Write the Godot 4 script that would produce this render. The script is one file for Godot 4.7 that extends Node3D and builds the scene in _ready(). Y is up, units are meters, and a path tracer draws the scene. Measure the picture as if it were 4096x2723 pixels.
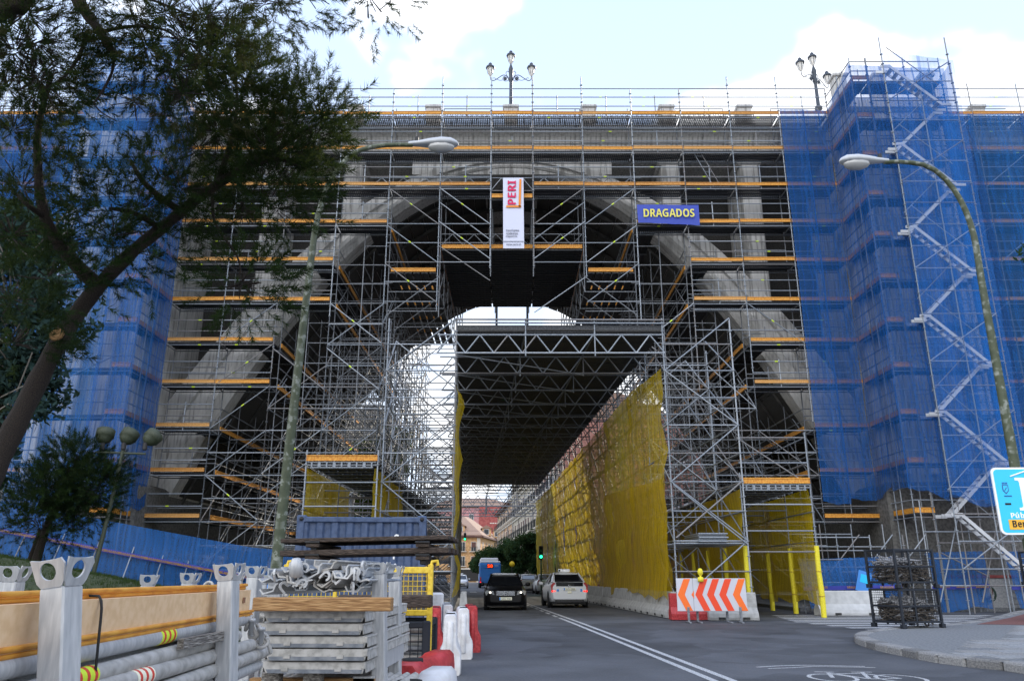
extends Node3D

var M := {}
var names := {}
var counts := {}
var bulk := {}
var meshes := {}
var rng := RandomNumberGenerator.new()
const UP := Vector3.UP

# ---------- helpers ----------
func v(x: float, y: float, d: float) -> Vector3:
	return Vector3(x, y, -d)

func numbered(called: String) -> String:
	var n: int = names.get(called, 0)
	names[called] = n + 1
	return called if n == 0 else "%s_%03d" % [called, n]

func tag(o: Node, label: String, category: String, group := "") -> Node:
	o.set_meta("label", label)
	o.set_meta("category", category)
	if group != "":
		o.set_meta("group", group)
	return o

func thing(called: String, label: String, category: String, at := Vector3.ZERO, turn := 0.0, group := "") -> Node3D:
	var o := Node3D.new()
	o.name = numbered(called)
	add_child(o)
	o.position = at
	o.rotation.y = turn
	tag(o, label, category, group)
	return o

func copy_of(o: Node3D, at: Vector3, turn: float, label: String, group := "") -> Node3D:
	var c: Node3D = o.duplicate()
	var base := String(o.name)
	if base.length() > 4 and base[base.length() - 4] == "_" and base.right(3).is_valid_int():
		base = base.left(base.length() - 4)
	c.name = numbered(base)
	add_child(c)
	c.position = at
	c.rotation.y = turn
	c.set_meta("label", label)
	if group != "":
		c.set_meta("group", group)
	return c

func struct(called: String, mesh: Mesh, m: Material, at := Vector3.ZERO) -> MeshInstance3D:
	var o := MeshInstance3D.new()
	o.name = numbered(called)
	o.mesh = mesh
	o.material_override = m
	add_child(o)
	o.position = at
	o.set_meta("kind", "structure")
	return o

func part(p: Node, called: String, mesh: Mesh, m: Material, xf := Transform3D.IDENTITY) -> MeshInstance3D:
	var o := MeshInstance3D.new()
	o.name = called
	o.mesh = mesh
	o.material_override = m
	o.transform = xf
	p.add_child(o, true)
	return o

func put(p: Node, called: String, mesh: Mesh, m: Material, xf: Transform3D, stuff := false) -> void:
	var id := str(p.get_instance_id()) + called
	var n: int = counts.get(id, 0)
	if not stuff and n < 290:
		counts[id] = n + 1
		part(p, called, mesh, m, xf)
		return
	var key := id + str(m.get_instance_id()) + str(mesh.get_instance_id())
	if not bulk.has(key):
		bulk[key] = {"p": p, "called": called, "mesh": mesh, "m": m, "xf": []}
	bulk[key].xf.append(xf)

func flush() -> void:
	for key in bulk:
		var b: Dictionary = bulk[key]
		var mm := MultiMesh.new()
		mm.transform_format = MultiMesh.TRANSFORM_3D
		mm.mesh = b.mesh
		mm.instance_count = b.xf.size()
		for i in b.xf.size():
			mm.set_instance_transform(i, b.xf[i])
		var o := MultiMeshInstance3D.new()
		o.name = b.called
		o.multimesh = mm
		o.material_override = b.m
		o.set_meta("kind", "stuff")
		b.p.add_child(o, true)
	bulk.clear()

func along(a: Vector3, b: Vector3, rx: float, rz: float) -> Transform3D:
	var y := b - a
	var n := y.normalized()
	var side := UP if absf(n.y) < 0.95 else Vector3.FORWARD
	var x := side.cross(n).normalized()
	var z := x.cross(n).normalized()
	return Transform3D(Basis(x * rx, y, z * rz), (a + b) * 0.5)

func cyl(sides := 8) -> Mesh:
	var key := "cyl%d" % sides
	if not meshes.has(key):
		var c := CylinderMesh.new()
		c.top_radius = 1.0
		c.bottom_radius = 1.0
		c.height = 1.0
		c.radial_segments = sides
		c.rings = 0
		meshes[key] = c
	return meshes[key]

func bar(p: Node, called: String, a: Vector3, b: Vector3, r: float, m: Material, stuff := false, sides := 8) -> void:
	if m == M.galv:
		m = [M.galv, M.galv, M.galv_pale, M.galv_worn][int(absf(a.x * 13.7 + a.y * 7.1 + b.z * 3.3 + b.x * 5.9)) % 4]
	put(p, called, cyl(sides), m, along(a, b, r, r), stuff)

func box(size: Vector3) -> Mesh:
	var key := "box%s" % size
	if not meshes.has(key):
		var c := BoxMesh.new()
		c.size = size
		meshes[key] = c
	return meshes[key]

func beam(p: Node, called: String, a: Vector3, b: Vector3, w: float, h: float, m: Material, stuff := false) -> void:
	# rectangular bar from a to b, h tall, w wide
	var y := b - a
	var n := y.normalized()
	var side := UP if absf(n.y) < 0.95 else Vector3.FORWARD
	var x := side.cross(n).normalized()
	var z := x.cross(n).normalized()
	put(p, called, box(Vector3.ONE), m, Transform3D(Basis(x * w, y, z * h), (a + b) * 0.5), stuff)

func cbox(size: Vector3, c := 0.02) -> ArrayMesh:
	# box with chamfered edges, centred
	var key := "cb%s%f" % [size, c]
	if meshes.has(key):
		return meshes[key]
	var st := SurfaceTool.new()
	st.begin(Mesh.PRIMITIVE_TRIANGLES)
	st.set_smooth_group(-1)
	var h := size * 0.5
	var pts := PackedVector3Array()
	for sx in [-1, 1]:
		for sy in [-1, 1]:
			for sz in [-1, 1]:
				var s := Vector3(sx, sy, sz)
				for ax in 3:
					var q := (h - Vector3(c, c, c)) * s
					q[ax] = h[ax] * s[ax]
					pts.append(q)
	var hull := func(quad: Array) -> void:
		var n: Vector3 = (quad[1] - quad[0]).cross(quad[2] - quad[0])
		var mid := Vector3.ZERO
		for q in quad:
			mid += q
		var order: Array = quad if n.dot(mid) < 0 else [quad[2], quad[1], quad[0]] if quad.size() == 3 else [quad[3], quad[2], quad[1], quad[0]]
		for i in range(1, order.size() - 1):
			for q in [order[0], order[i], order[i + 1]]:
				st.add_vertex(q)
	var idx := func(sx: int, sy: int, sz: int, ax: int) -> Vector3:
		return pts[(((sx + 1) / 2) * 4 + ((sy + 1) / 2) * 2 + (sz + 1) / 2) * 3 + ax]
	for s in [-1, 1]:
		hull.call([idx.call(s, -1, -1, 0), idx.call(s, 1, -1, 0), idx.call(s, 1, 1, 0), idx.call(s, -1, 1, 0)])
		hull.call([idx.call(-1, s, -1, 1), idx.call(1, s, -1, 1), idx.call(1, s, 1, 1), idx.call(-1, s, 1, 1)])
		hull.call([idx.call(-1, -1, s, 2), idx.call(1, -1, s, 2), idx.call(1, 1, s, 2), idx.call(-1, 1, s, 2)])
		for t in [-1, 1]:
			hull.call([idx.call(s, t, -1, 0), idx.call(s, t, 1, 0), idx.call(s, t, 1, 1), idx.call(s, t, -1, 1)])
			hull.call([idx.call(s, -1, t, 0), idx.call(s, 1, t, 0), idx.call(s, 1, t, 2), idx.call(s, -1, t, 2)])
			hull.call([idx.call(-1, s, t, 1), idx.call(1, s, t, 1), idx.call(1, s, t, 2), idx.call(-1, s, t, 2)])
			for u in [-1, 1]:
				hull.call([idx.call(s, t, u, 0), idx.call(s, t, u, 1), idx.call(s, t, u, 2)])
	st.generate_normals()
	meshes[key] = st.commit()
	return meshes[key]

func at_(x: float, y: float, z: float, ry := 0.0) -> Transform3D:
	return Transform3D(Basis(UP, ry), Vector3(x, y, z))

func quad(st: SurfaceTool, a: Vector3, b: Vector3, c: Vector3, d: Vector3) -> void:
	# corners clockwise as seen from outside
	st.set_uv(Vector2(0, 1)); st.add_vertex(a)
	st.set_uv(Vector2(0, 0)); st.add_vertex(b)
	st.set_uv(Vector2(1, 0)); st.add_vertex(c)
	st.set_uv(Vector2(0, 1)); st.add_vertex(a)
	st.set_uv(Vector2(1, 0)); st.add_vertex(c)
	st.set_uv(Vector2(1, 1)); st.add_vertex(d)

func start(smooth := false) -> SurfaceTool:
	var st := SurfaceTool.new()
	st.begin(Mesh.PRIMITIVE_TRIANGLES)
	st.set_smooth_group(0 if smooth else -1)
	return st

func done(st: SurfaceTool) -> ArrayMesh:
	st.generate_normals()
	return st.commit()

func rings(sections: Array, closed := true, caps := true, smooth := true) -> ArrayMesh:
	# loft through rings of points
	var st := start(smooth)
	var n: int = sections[0].size()
	for i in sections.size() - 1:
		for j in (n if closed else n - 1):
			var k := (j + 1) % n
			quad(st, sections[i][j], sections[i + 1][j], sections[i + 1][k], sections[i][k])
	if caps:
		st.set_smooth_group(-1)
		for e in [0, sections.size() - 1]:
			var mid := Vector3.ZERO
			for q in sections[e]:
				mid += q / n
			for j in n:
				var a: Vector3 = sections[e][j]
				var b: Vector3 = sections[e][(j + 1) % n]
				for q in ([mid, a, b] if e > 0 else [mid, b, a]):
					st.set_uv(Vector2.ZERO)
					st.add_vertex(q)
	return done(st)

func sweep(pts: Array, radii: Array, sides := 8) -> ArrayMesh:
	# a round limb along points with a radius at each
	var secs := []
	var last := Vector3.RIGHT
	for i in pts.size():
		var t: Vector3 = (pts[mini(i + 1, pts.size() - 1)] - pts[maxi(i - 1, 0)]).normalized()
		var x := (last - t * last.dot(t)).normalized()
		if x.length() < 0.1:
			x = t.cross(Vector3.FORWARD).normalized()
		last = x
		var y := t.cross(x)
		var ring := []
		for k in sides:
			var an := TAU * k / sides
			ring.append(pts[i] + (x * cos(an) - y * sin(an)) * float(radii[i]))
		secs.append(ring)
	return rings(secs)

func smooth_path(pts: Array, n: int) -> Array:
	var c := Curve3D.new()
	for i in pts.size():
		var t: Vector3 = (pts[mini(i + 1, pts.size() - 1)] - pts[maxi(i - 1, 0)]) / 6.0
		c.add_point(pts[i], -t, t)
	var out := []
	for i in n + 1:
		out.append(c.sample_baked(c.get_baked_length() * i / n, true))
	return out

func lathe(profile: Array, sides := 16) -> ArrayMesh:
	# profile: [radius, height] from bottom to top
	var secs := []
	for q in profile:
		var ring := []
		for k in sides:
			var an := TAU * k / sides
			ring.append(Vector3(cos(an) * q[0], q[1], sin(an) * q[0]))
		secs.append(ring)
	return rings(secs)

func prism(outline: Array, depth: float) -> ArrayMesh:
	# outline in x,y extruded along z, centred on z = 0
	var poly := PackedVector2Array(outline)
	if Geometry2D.is_polygon_clockwise(poly):
		poly.reverse()
	var st := start()
	var n := poly.size()
	var h := depth * 0.5
	var tri := Geometry2D.triangulate_polygon(poly)
	for i in range(0, tri.size(), 3):
		var a := poly[tri[i]]
		var b := poly[tri[i + 1]]
		var c := poly[tri[i + 2]]
		if (b - a).cross(c - a) < 0:
			var s := b
			b = c
			c = s
		for q in [a, c, b]:
			st.set_uv(q); st.add_vertex(Vector3(q.x, q.y, h))
		for q in [a, b, c]:
			st.set_uv(q); st.add_vertex(Vector3(q.x, q.y, -h))
	for i in n:
		var a := poly[i]
		var b := poly[(i + 1) % n]
		quad(st, Vector3(a.x, a.y, -h), Vector3(a.x, a.y, h), Vector3(b.x, b.y, h), Vector3(b.x, b.y, -h))
	return done(st)

func ground_poly(outline: Array, y: float) -> ArrayMesh:
	# outline of Vector2(x, distance)
	var poly := PackedVector2Array(outline)
	var st := start()
	var tri := Geometry2D.triangulate_polygon(poly)
	for i in range(0, tri.size(), 3):
		var q := [poly[tri[i]], poly[tri[i + 1]], poly[tri[i + 2]]]
		if (q[1] - q[0]).cross(q[2] - q[0]) < 0:
			q = [q[0], q[2], q[1]]
		for k in [q[0], q[2], q[1]]:
			st.set_uv(k / 4.0)
			st.add_vertex(Vector3(k.x, y, -k.y))
	return done(st)

func sheet(a: Vector3, b: Vector3, c: Vector3, d: Vector3, nu: int, nv: int, amp: float, sd: int, sag := 0.0, tile := 1.0) -> ArrayMesh:
	# hanging cloth: a top-left, b top-right, c bottom-right, d bottom-left
	var ns := FastNoiseLite.new()
	ns.seed = sd
	ns.frequency = 0.22
	ns.fractal_octaves = 4
	var n := (b - a).cross(d - a).normalized()
	var st := start(true)
	var g := []
	for j in nv + 1:
		var row := []
		for i in nu + 1:
			var u := float(i) / nu
			var w := float(j) / nv
			var q := a.lerp(b, u).lerp(d.lerp(c, u), w)
			q += n * (ns.get_noise_2d(q.x * 0.9 + q.z * 0.9, q.y * 1.3) * amp * 1.5 + absf(sin(PI * (q.y - 3.6) * 0.5)) * amp * 0.7)
			q.y += sag * w * w * ns.get_noise_2d(q.x * 2.0 + q.z * 2.0, 40.0)
			row.append(q)
		g.append(row)
	var lu := a.distance_to(b) / tile
	var lv := a.distance_to(d) / tile
	for j in nv:
		for i in nu:
			for q in [[i, j], [i + 1, j], [i + 1, j + 1], [i, j], [i + 1, j + 1], [i, j + 1]]:
				st.set_uv(Vector2(lu * q[0] / nu, lv * q[1] / nv))
				st.add_vertex(g[q[1]][q[0]])
	return done(st)

func text(p: Node, called: String, s: String, width: float, m: Material, xf: Transform3D, serif := false, deep := 0.01, height := 0.0) -> MeshInstance3D:
	var t := TextMesh.new()
	var f := SystemFont.new()
	f.font_names = PackedStringArray(["Droid Serif" if serif else "Droid Sans"])
	f.font_weight = 700
	t.font = f
	t.text = s
	t.font_size = 32
	t.pixel_size = 0.01
	t.depth = 0.02
	t.curve_step = 2.0
	var ab := t.get_aabb()
	var k := width / maxf(ab.size.x, 0.001)
	var ky := k if height == 0.0 else height / maxf(ab.size.y, 0.001)
	var off := -ab.get_center()
	var o := part(p, called, t, m, xf * Transform3D(Basis.from_scale(Vector3(k, ky, deep / 0.02)), Vector3(off.x * k, off.y * ky, 0)))
	return o

# ---------- materials ----------
func mat(called: String, c: Color, rough := 0.8, metal := 0.0) -> StandardMaterial3D:
	var m := StandardMaterial3D.new()
	m.resource_name = called
	m.albedo_color = c
	m.roughness = rough
	m.metallic = metal
	M[called] = m
	return m

func lin(r: float, g: float, b: float) -> Color:
	return Color(r, g, b).linear_to_srgb()

func noise_tex(cols: Array, freq: float, sd: int, size := 512, oct := 5, normal := false) -> NoiseTexture2D:
	var n := FastNoiseLite.new()
	n.seed = sd
	n.frequency = freq
	n.fractal_octaves = oct
	n.noise_type = FastNoiseLite.TYPE_SIMPLEX_SMOOTH
	var t := NoiseTexture2D.new()
	t.width = size
	t.height = size
	t.seamless = true
	t.noise = n
	if normal:
		t.as_normal_map = true
		t.bump_strength = 4.0
	else:
		var g := Gradient.new()
		var offs := PackedFloat32Array()
		var cc := PackedColorArray()
		for i in cols.size():
			offs.append(0.25 + 0.5 * i / maxf(1, cols.size() - 1))
			cc.append(cols[i])
		g.offsets = offs
		g.colors = cc
		t.color_ramp = g
	return t

func worn(called: String, cols: Array, scale: float, freq: float, sd: int, rough := 0.85, metal := 0.0, bump := 0.0) -> StandardMaterial3D:
	# material whose colour varies over its surface, mapped in world space
	var m := mat(called, Color.WHITE, rough, metal)
	m.albedo_texture = noise_tex(cols, freq, sd)
	m.uv1_triplanar = true
	m.uv1_world_triplanar = true
	m.uv1_scale = Vector3.ONE * scale
	if bump > 0.0:
		m.heightmap_enabled = true
		m.heightmap_texture = noise_tex([Color.BLACK, Color.WHITE], freq * 3.0, sd + 7, 256)
		m.heightmap_scale = bump
	return m

func net_tex(c: Color, lo: float, hi: float, sd: int) -> ImageTexture:
	var n := FastNoiseLite.new()
	n.seed = sd
	n.frequency = 0.02
	n.fractal_octaves = 3
	var s := 256
	var im := Image.create(s, s, false, Image.FORMAT_RGBA8)
	for y in s:
		for x in s:
			var fold := n.get_noise_2d(sin(TAU * x / s) * 90.0, cos(TAU * x / s) * 90.0 + sin(TAU * y / s) * 14.0)
			var fine := n.get_noise_2d(x * 6.0, y * 6.0)
			var weave := 0.5 + 0.25 * float((x % 4) < 2) + 0.25 * float((y % 4) < 2)
			var al := clampf(lerpf(lo, hi, 0.5 + 0.5 * fold + 0.25 * fine) * (0.75 + 0.35 * weave), 0.05, 0.97)
			var k := 1.0 + 0.12 * fold + 0.08 * fine
			im.set_pixel(x, y, Color(c.r * k, c.g * k, c.b * k, al))
	return ImageTexture.create_from_image(im)

func net_mat(called: String, c: Color, lo: float, hi: float, sd: int, back: Color) -> void:
	var m := mat(called, Color.WHITE, 0.75)
	m.albedo_texture = net_tex(c, lo, hi, sd)
	m.transparency = BaseMaterial3D.TRANSPARENCY_ALPHA
	m.cull_mode = BaseMaterial3D.CULL_DISABLED
	m.backlight_enabled = true
	m.backlight = back

func materials() -> void:
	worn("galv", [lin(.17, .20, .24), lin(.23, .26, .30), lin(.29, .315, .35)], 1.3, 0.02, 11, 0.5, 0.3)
	worn("galv_pale", [lin(.25, .28, .32), lin(.31, .34, .38), lin(.37, .39, .42)], 1.6, 0.02, 71, 0.45, 0.3)
	worn("galv_worn", [lin(.15, .12, .10), lin(.20, .20, .21), lin(.25, .26, .28)], 2.1, 0.03, 72, 0.6, 0.2)
	worn("galv_dark", [lin(.14, .155, .18), lin(.20, .215, .24), lin(.25, .26, .275)], 1.1, 0.02, 12, 0.6, 0.25)  # darker galv, mainly for inner and rear tubes; shade put into the colour
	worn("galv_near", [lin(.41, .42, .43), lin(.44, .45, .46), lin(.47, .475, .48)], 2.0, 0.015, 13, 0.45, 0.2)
	worn("galv_dirty", [lin(.30, .29, .27), lin(.40, .385, .36), lin(.46, .445, .42)], 2.2, 0.015, 14, 0.65, 0.12, 0.04)
	worn("deck", [lin(.03, .032, .038), lin(.05, .053, .06), lin(.075, .08, .088)], 0.8, 0.03, 15, 0.6, 0.3)
	worn("orange", [lin(.50, .19, .018), lin(.62, .27, .03), lin(.68, .34, .05)], 0.6, 0.03, 16, 0.6)
	var gi := Image.create(64, 64, false, Image.FORMAT_RGBA8)
	for y in 64:
		for x in 64:
			var hole := Vector2((x % 16) - 7.5, (y % 16) - 7.5).length() < 5.6
			gi.set_pixel(x, y, Color(.26, .265, .29, 0.0 if hole else 1.0))
	var gm := mat("deck_grating", Color.WHITE, 0.6, 0.2)
	gm.albedo_texture = ImageTexture.create_from_image(gi)
	gm.transparency = BaseMaterial3D.TRANSPARENCY_ALPHA_SCISSOR
	gm.uv1_triplanar = true
	gm.uv1_world_triplanar = true
	gm.uv1_scale = Vector3.ONE * 2.6
	worn("orange_old", [lin(.42, .17, .03), lin(.52, .24, .05), lin(.58, .30, .09)], 0.8, 0.03, 73, 0.7)
	worn("orange_worn", [lin(.46, .24, .09), lin(.58, .28, .06), lin(.62, .36, .14)], 0.9, 0.03, 74, 0.7)
	worn("orange_pale", [lin(.70, .46, .25), lin(.75, .51, .29), lin(.79, .55, .33)], 2.0, 0.02, 17, 0.6)
	worn("rust", [lin(.16, .07, .035), lin(.22, .10, .05), lin(.3, .16, .09)], 1.0, 0.04, 18, 0.8)
	worn("concrete", [lin(.28, .272, .26), lin(.46, .45, .435), lin(.51, .50, .485), lin(.54, .53, .515), lin(.56, .55, .535)], 0.16, 0.014, 21, 0.9, 0.0, 0.3)
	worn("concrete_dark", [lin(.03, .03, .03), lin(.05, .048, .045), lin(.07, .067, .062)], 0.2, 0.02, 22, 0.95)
	worn("jersey", [lin(.31, .31, .30), lin(.38, .38, .37), lin(.42, .42, .41)], 0.5, 0.012, 23, 0.9, 0.0, 0.15)
	worn("jersey_white", [lin(.44, .45, .46), lin(.50, .51, .52), lin(.54, .55, .56)], 0.5, 0.012, 24, 0.85, 0.0, 0.15)
	worn("stone", [lin(.08, .078, .075), lin(.12, .117, .11), lin(.15, .147, .14)], 0.5, 0.02, 25, 0.9)
	worn("paver", [lin(.13, .14, .15), lin(.18, .19, .20), lin(.22, .225, .23)], 0.9, 0.03, 26, 0.9, 0.0, 0.4)
	worn("paver_light", [lin(.20, .21, .22), lin(.26, .27, .28), lin(.30, .305, .31)], 0.9, 0.03, 27, 0.9, 0.0, 0.4)
	worn("kerb", [lin(.18, .18, .185), lin(.25, .25, .25), lin(.31, .31, .30)], 1.2, 0.04, 28, 0.9, 0.0, 0.5)
	worn("kerb_dark", [lin(.10, .10, .105), lin(.16, .16, .16), lin(.22, .22, .215)], 1.4, 0.04, 75, 0.9, 0.0, 0.5)
	worn("red_pave", [lin(.13, .05, .045), lin(.17, .07, .06), lin(.20, .09, .08)], 0.8, 0.03, 29, 0.9)
	worn("white_paint", [lin(.08, .083, .09), lin(.36, .37, .38), lin(.52, .53, .54), lin(.56, .57, .58), lin(.60, .61, .62)], 1.6, 0.05, 31, 0.8)
	worn("grass_soil", [lin(.025, .035, .012), lin(.04, .06, .018), lin(.07, .075, .03)], 0.5, 0.03, 32, 0.95, 0.0, 2.0)
	worn("bark", [lin(.010, .008, .007), lin(.03, .021, .016), lin(.055, .038, .028), lin(.08, .06, .045)], 3.0, 0.05, 33, 0.95, 0.0, 4.0)
	worn("timber", [lin(.22, .11, .04), lin(.33, .18, .07), lin(.42, .25, .11)], 2.5, 0.02, 34, 0.8, 0.0, 0.2)
	worn("timber_dark", [lin(.025, .018, .014), lin(.055, .038, .03), lin(.10, .075, .06)], 3.0, 0.03, 35, 0.85, 0.0, 0.4)
	worn("timber_grey", [lin(.10, .09, .08), lin(.19, .17, .15), lin(.30, .28, .25)], 4.0, 0.03, 36, 0.9, 0.0, 0.3)
	worn("lamp_green", [lin(.03, .04, .024), lin(.042, .055, .032), lin(.06, .07, .045)], 1.2, 0.03, 37, 0.6)
	worn("lamp_peel", [lin(.045, .06, .03), lin(.055, .07, .036), lin(.06, .075, .04), lin(.065, .08, .043), lin(.068, .084, .046), lin(.26, .28, .25)], 0.35, 0.03, 38, 0.6)
	worn("container", [lin(.035, .06, .13), lin(.05, .085, .17), lin(.065, .10, .19)], 0.7, 0.02, 39, 0.5)
	worn("graffiti", [lin(.30, .31, .32), lin(.36, .37, .38), lin(.42, .42, .42)], 0.9, 0.02, 41, 0.85)
	worn("yellow_paint", [lin(.55, .37, .02), lin(.68, .47, .03), lin(.72, .52, .05)], 1.6, 0.03, 42, 0.5)
	worn("pad_yellow", [lin(.62, .52, .02), lin(.74, .64, .03), lin(.78, .68, .05)], 1.6, 0.03, 43, 0.7)
	worn("plastic_red", [lin(.34, .02, .025), lin(.44, .03, .035), lin(.50, .05, .05)], 1.4, 0.02, 44, 0.45)
	worn("plastic_white", [lin(.58, .57, .57), lin(.66, .66, .67), lin(.70, .70, .72)], 1.0, 0.01, 45, 0.45)
	worn("wall_ochre", [lin(.46, .27, .13), lin(.55, .34, .17), lin(.60, .39, .21)], 0.15, 0.02, 46, 0.9)
	worn("wall_peach", [lin(.42, .27, .17), lin(.50, .33, .21), lin(.55, .37, .25)], 0.15, 0.02, 47, 0.9)
	worn("wall_cream", [lin(.36, .33, .28), lin(.46, .42, .36), lin(.52, .48, .42)], 0.15, 0.02, 48, 0.9)
	worn("wall_pink", [lin(.42, .19, .20), lin(.47, .23, .24), lin(.50, .26, .27)], 0.1, 0.02, 49, 0.9)
	worn("wall_red", [lin(.26, .06, .06), lin(.31, .08, .075), lin(.35, .10, .09)], 0.1, 0.02, 51, 0.9)
	worn("wall_brick", [lin(.26, .12, .10), lin(.33, .16, .13), lin(.38, .2, .17)], 0.2, 0.02, 52, 0.9)
	worn("wall_grey", [lin(.26, .25, .24), lin(.33, .32, .31), lin(.38, .37, .36)], 0.2, 0.02, 53, 0.9)
	worn("roof_tile", [lin(.16, .10, .075), lin(.25, .165, .13), lin(.33, .23, .18)], 0.8, 0.06, 54, 0.9)
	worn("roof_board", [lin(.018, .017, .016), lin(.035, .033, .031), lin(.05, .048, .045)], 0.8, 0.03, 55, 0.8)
	mat("stair", lin(.52, .54, .57), 0.45, 0.3)
	M.timber.uv1_scale = Vector3(0.7, 7, 7)
	M.timber_grey.uv1_scale = Vector3(2.5, 6, 0.8)
	M.timber_dark.uv1_scale = Vector3(0.8, 8, 8)
	M.galv_near.uv1_scale = Vector3(5, 0.7, 5)
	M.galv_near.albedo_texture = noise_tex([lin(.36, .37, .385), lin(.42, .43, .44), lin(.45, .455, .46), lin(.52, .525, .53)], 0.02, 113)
	M.concrete.uv1_scale = Vector3(0.75, 0.05, 0.75)
	mat("trim", lin(.60, .57, .52), 0.8)
	mat("shutter", lin(.10, .045, .04), 0.7)
	worn("asphalt_patch", [lin(.032, .034, .038), lin(.042, .044, .05), lin(.055, .057, .063)], 0.9, 0.05, 76, 0.8, 0.0, 0.4)
	mat("iron", lin(.015, .016, .018), 0.5, 0.3)
	mat("iron_blue", lin(.05, .06, .075), 0.5, 0.4)
	mat("black", lin(.012, .012, .014), 0.55)
	mat("rubber", lin(.015, .015, .016), 0.85)
	mat("pane", lin(.04, .05, .06), 0.12)
	mat("lamp_white", lin(.48, .50, .53), 0.4)
	mat("milk", lin(.72, .70, .66), 0.3)
	M.milk.backlight_enabled = true
	M.milk.backlight = Color(0.9, 0.9, 0.9)
	var g := mat("glass", Color(.85, .9, .95, 0.16), 0.08)
	g.transparency = BaseMaterial3D.TRANSPARENCY_ALPHA
	mat("car_black", lin(.004, .004, .005), 0.3)
	M.car_black.metallic_specular = 0.35
	mat("car_white", lin(.62, .64, .66), 0.3)
	M.car_white.clearcoat_enabled = true
	mat("car_glass", lin(.008, .009, .011), 0.06)
	mat("chrome", lin(.55, .57, .6), 0.15, 1.0)
	mat("headlamp", lin(.50, .52, .55), 0.12, 0.6)
	mat("bus_blue", lin(.02, .14, .42), 0.4)
	mat("bus_white", lin(.50, .52, .55), 0.5)
	mat("plate", lin(.82, .80, .62), 0.5)
	mat("plate_blue", lin(.05, .25, .7), 0.5)
	mat("ink", lin(.01, .01, .012), 0.7)
	mat("ink_grey", lin(.22, .23, .26), 0.8)
	mat("sign_cyan", lin(.02, .55, .88), 0.3)
	mat("sign_white", lin(.88, .89, .90), 0.35)
	mat("sign_blue", lin(.02, .06, .30), 0.5)
	mat("sign_amber", lin(.85, .45, .03), 0.4)
	mat("chevron_orange", lin(.90, .16, .015), 0.4)
	mat("chevron_red", lin(.80, .06, .012), 0.4)
	mat("chevron_white", lin(.55, .56, .62), 0.5)
	mat("banner_white", lin(.62, .64, .78), 0.8)
	mat("banner_red", lin(.62, .02, .10), 0.8)
	mat("banner_orange", lin(.78, .25, .03), 0.8)
	mat("banner_blue", lin(.045, .075, .40), 0.75)
	mat("banner_yellow", lin(.72, .66, .12), 0.75)
	mat("tape_blue", lin(.02, .03, .30), 0.6)
	mat("tape_ink", lin(.35, .20, .03), 0.7)
	mat("label_lime", lin(.60, .78, .04), 0.6)
	mat("label_red", lin(.62, .05, .03), 0.6)
	mat("red_dark", lin(.35, .012, .012), 0.3)
	mat("green_box", lin(.02, .05, .035), 0.6)
	mat("yellow_sign", lin(.75, .55, .02), 0.5)
	mat("mesh_dark", lin(.02, .025, .035), 0.6, 0.4)
	mat("scrap", lin(.12, .10, .08), 0.8, 0.2)
	mat("scrap_light", lin(.32, .32, .33), 0.6, 0.3)
	for e in [["glow_green", Color(.15, 1.0, .6), 3.0], ["glow_orange", Color(1.0, .25, .04), 1.6], ["glow_red", Color(1.0, .12, .05), 1.6], ["glow_glint", Color(1.0, .97, .9), 1.6]]:
		var m := mat(e[0], e[1], 0.5)
		m.emission_enabled = true
		m.emission = e[1]
		m.emission_energy_multiplier = e[2]
	net_mat("net_blue", Color(.008, .36, .66), .46, .74, 61, Color(.8, .8, .8))
	net_mat("net_faded", Color(.05, .42, .72), .40, .66, 67, Color(.8, .8, .8))
	net_mat("net_lemon", Color(.84, .74, .04), .50, .82, 68, Color(1, 1, 1))
	net_mat("net_thin", Color(.02, .38, .70), .22, .46, 66, Color(.3, .3, .3))
	net_mat("net_fence", Color(.008, .34, .61), .62, .80, 62, Color(.3, .3, .3))
	net_mat("net_yellow", Color(.78, .66, .03), .46, .82, 63, Color(1, 1, 1))
	net_mat("net_yellow_dense", Color(.72, .62, .03), .52, .88, 64, Color(.8, .8, .8))
	for e in [["needle", .005, .013, .005], ["needle_light", .012, .027, .007], ["needle_dry", .028, .024, .011], ["leaf", .014, .034, .015], ["leaf_light", .06, .10, .014], ["leaf_blue", .022, .044, .042], ["blade", .030, .05, .016]]:
		var m := mat(e[0], lin(e[1], e[2], e[3]), 0.9)
		m.metallic_specular = 0.2
		m.cull_mode = BaseMaterial3D.CULL_DISABLED
		m.backlight_enabled = true
		m.backlight = Color(.22, .26, .12)
	# asphalt: grain, blotches, cracks and tar lines
	var im := Image.create(1024, 1024, false, Image.FORMAT_RGB8)
	var n1 := FastNoiseLite.new()
	n1.seed = 5
	n1.frequency = 0.006
	n1.fractal_octaves = 4
	var n2 := FastNoiseLite.new()
	n2.seed = 6
	n2.frequency = 0.35
	var n3 := FastNoiseLite.new()
	n3.seed = 8
	n3.noise_type = FastNoiseLite.TYPE_CELLULAR
	n3.cellular_return_type = FastNoiseLite.RETURN_DISTANCE2_SUB
	n3.frequency = 0.004
	n3.domain_warp_enabled = true
	n3.domain_warp_amplitude = 40.0
	var i1 := n1.get_seamless_image(1024, 1024)
	var i2 := n2.get_seamless_image(1024, 1024)
	n1.frequency = 0.0025
	n1.seed = 15
	var i3 := n1.get_seamless_image(1024, 1024)
	var i4 := n3.get_seamless_image(1024, 1024)
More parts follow.
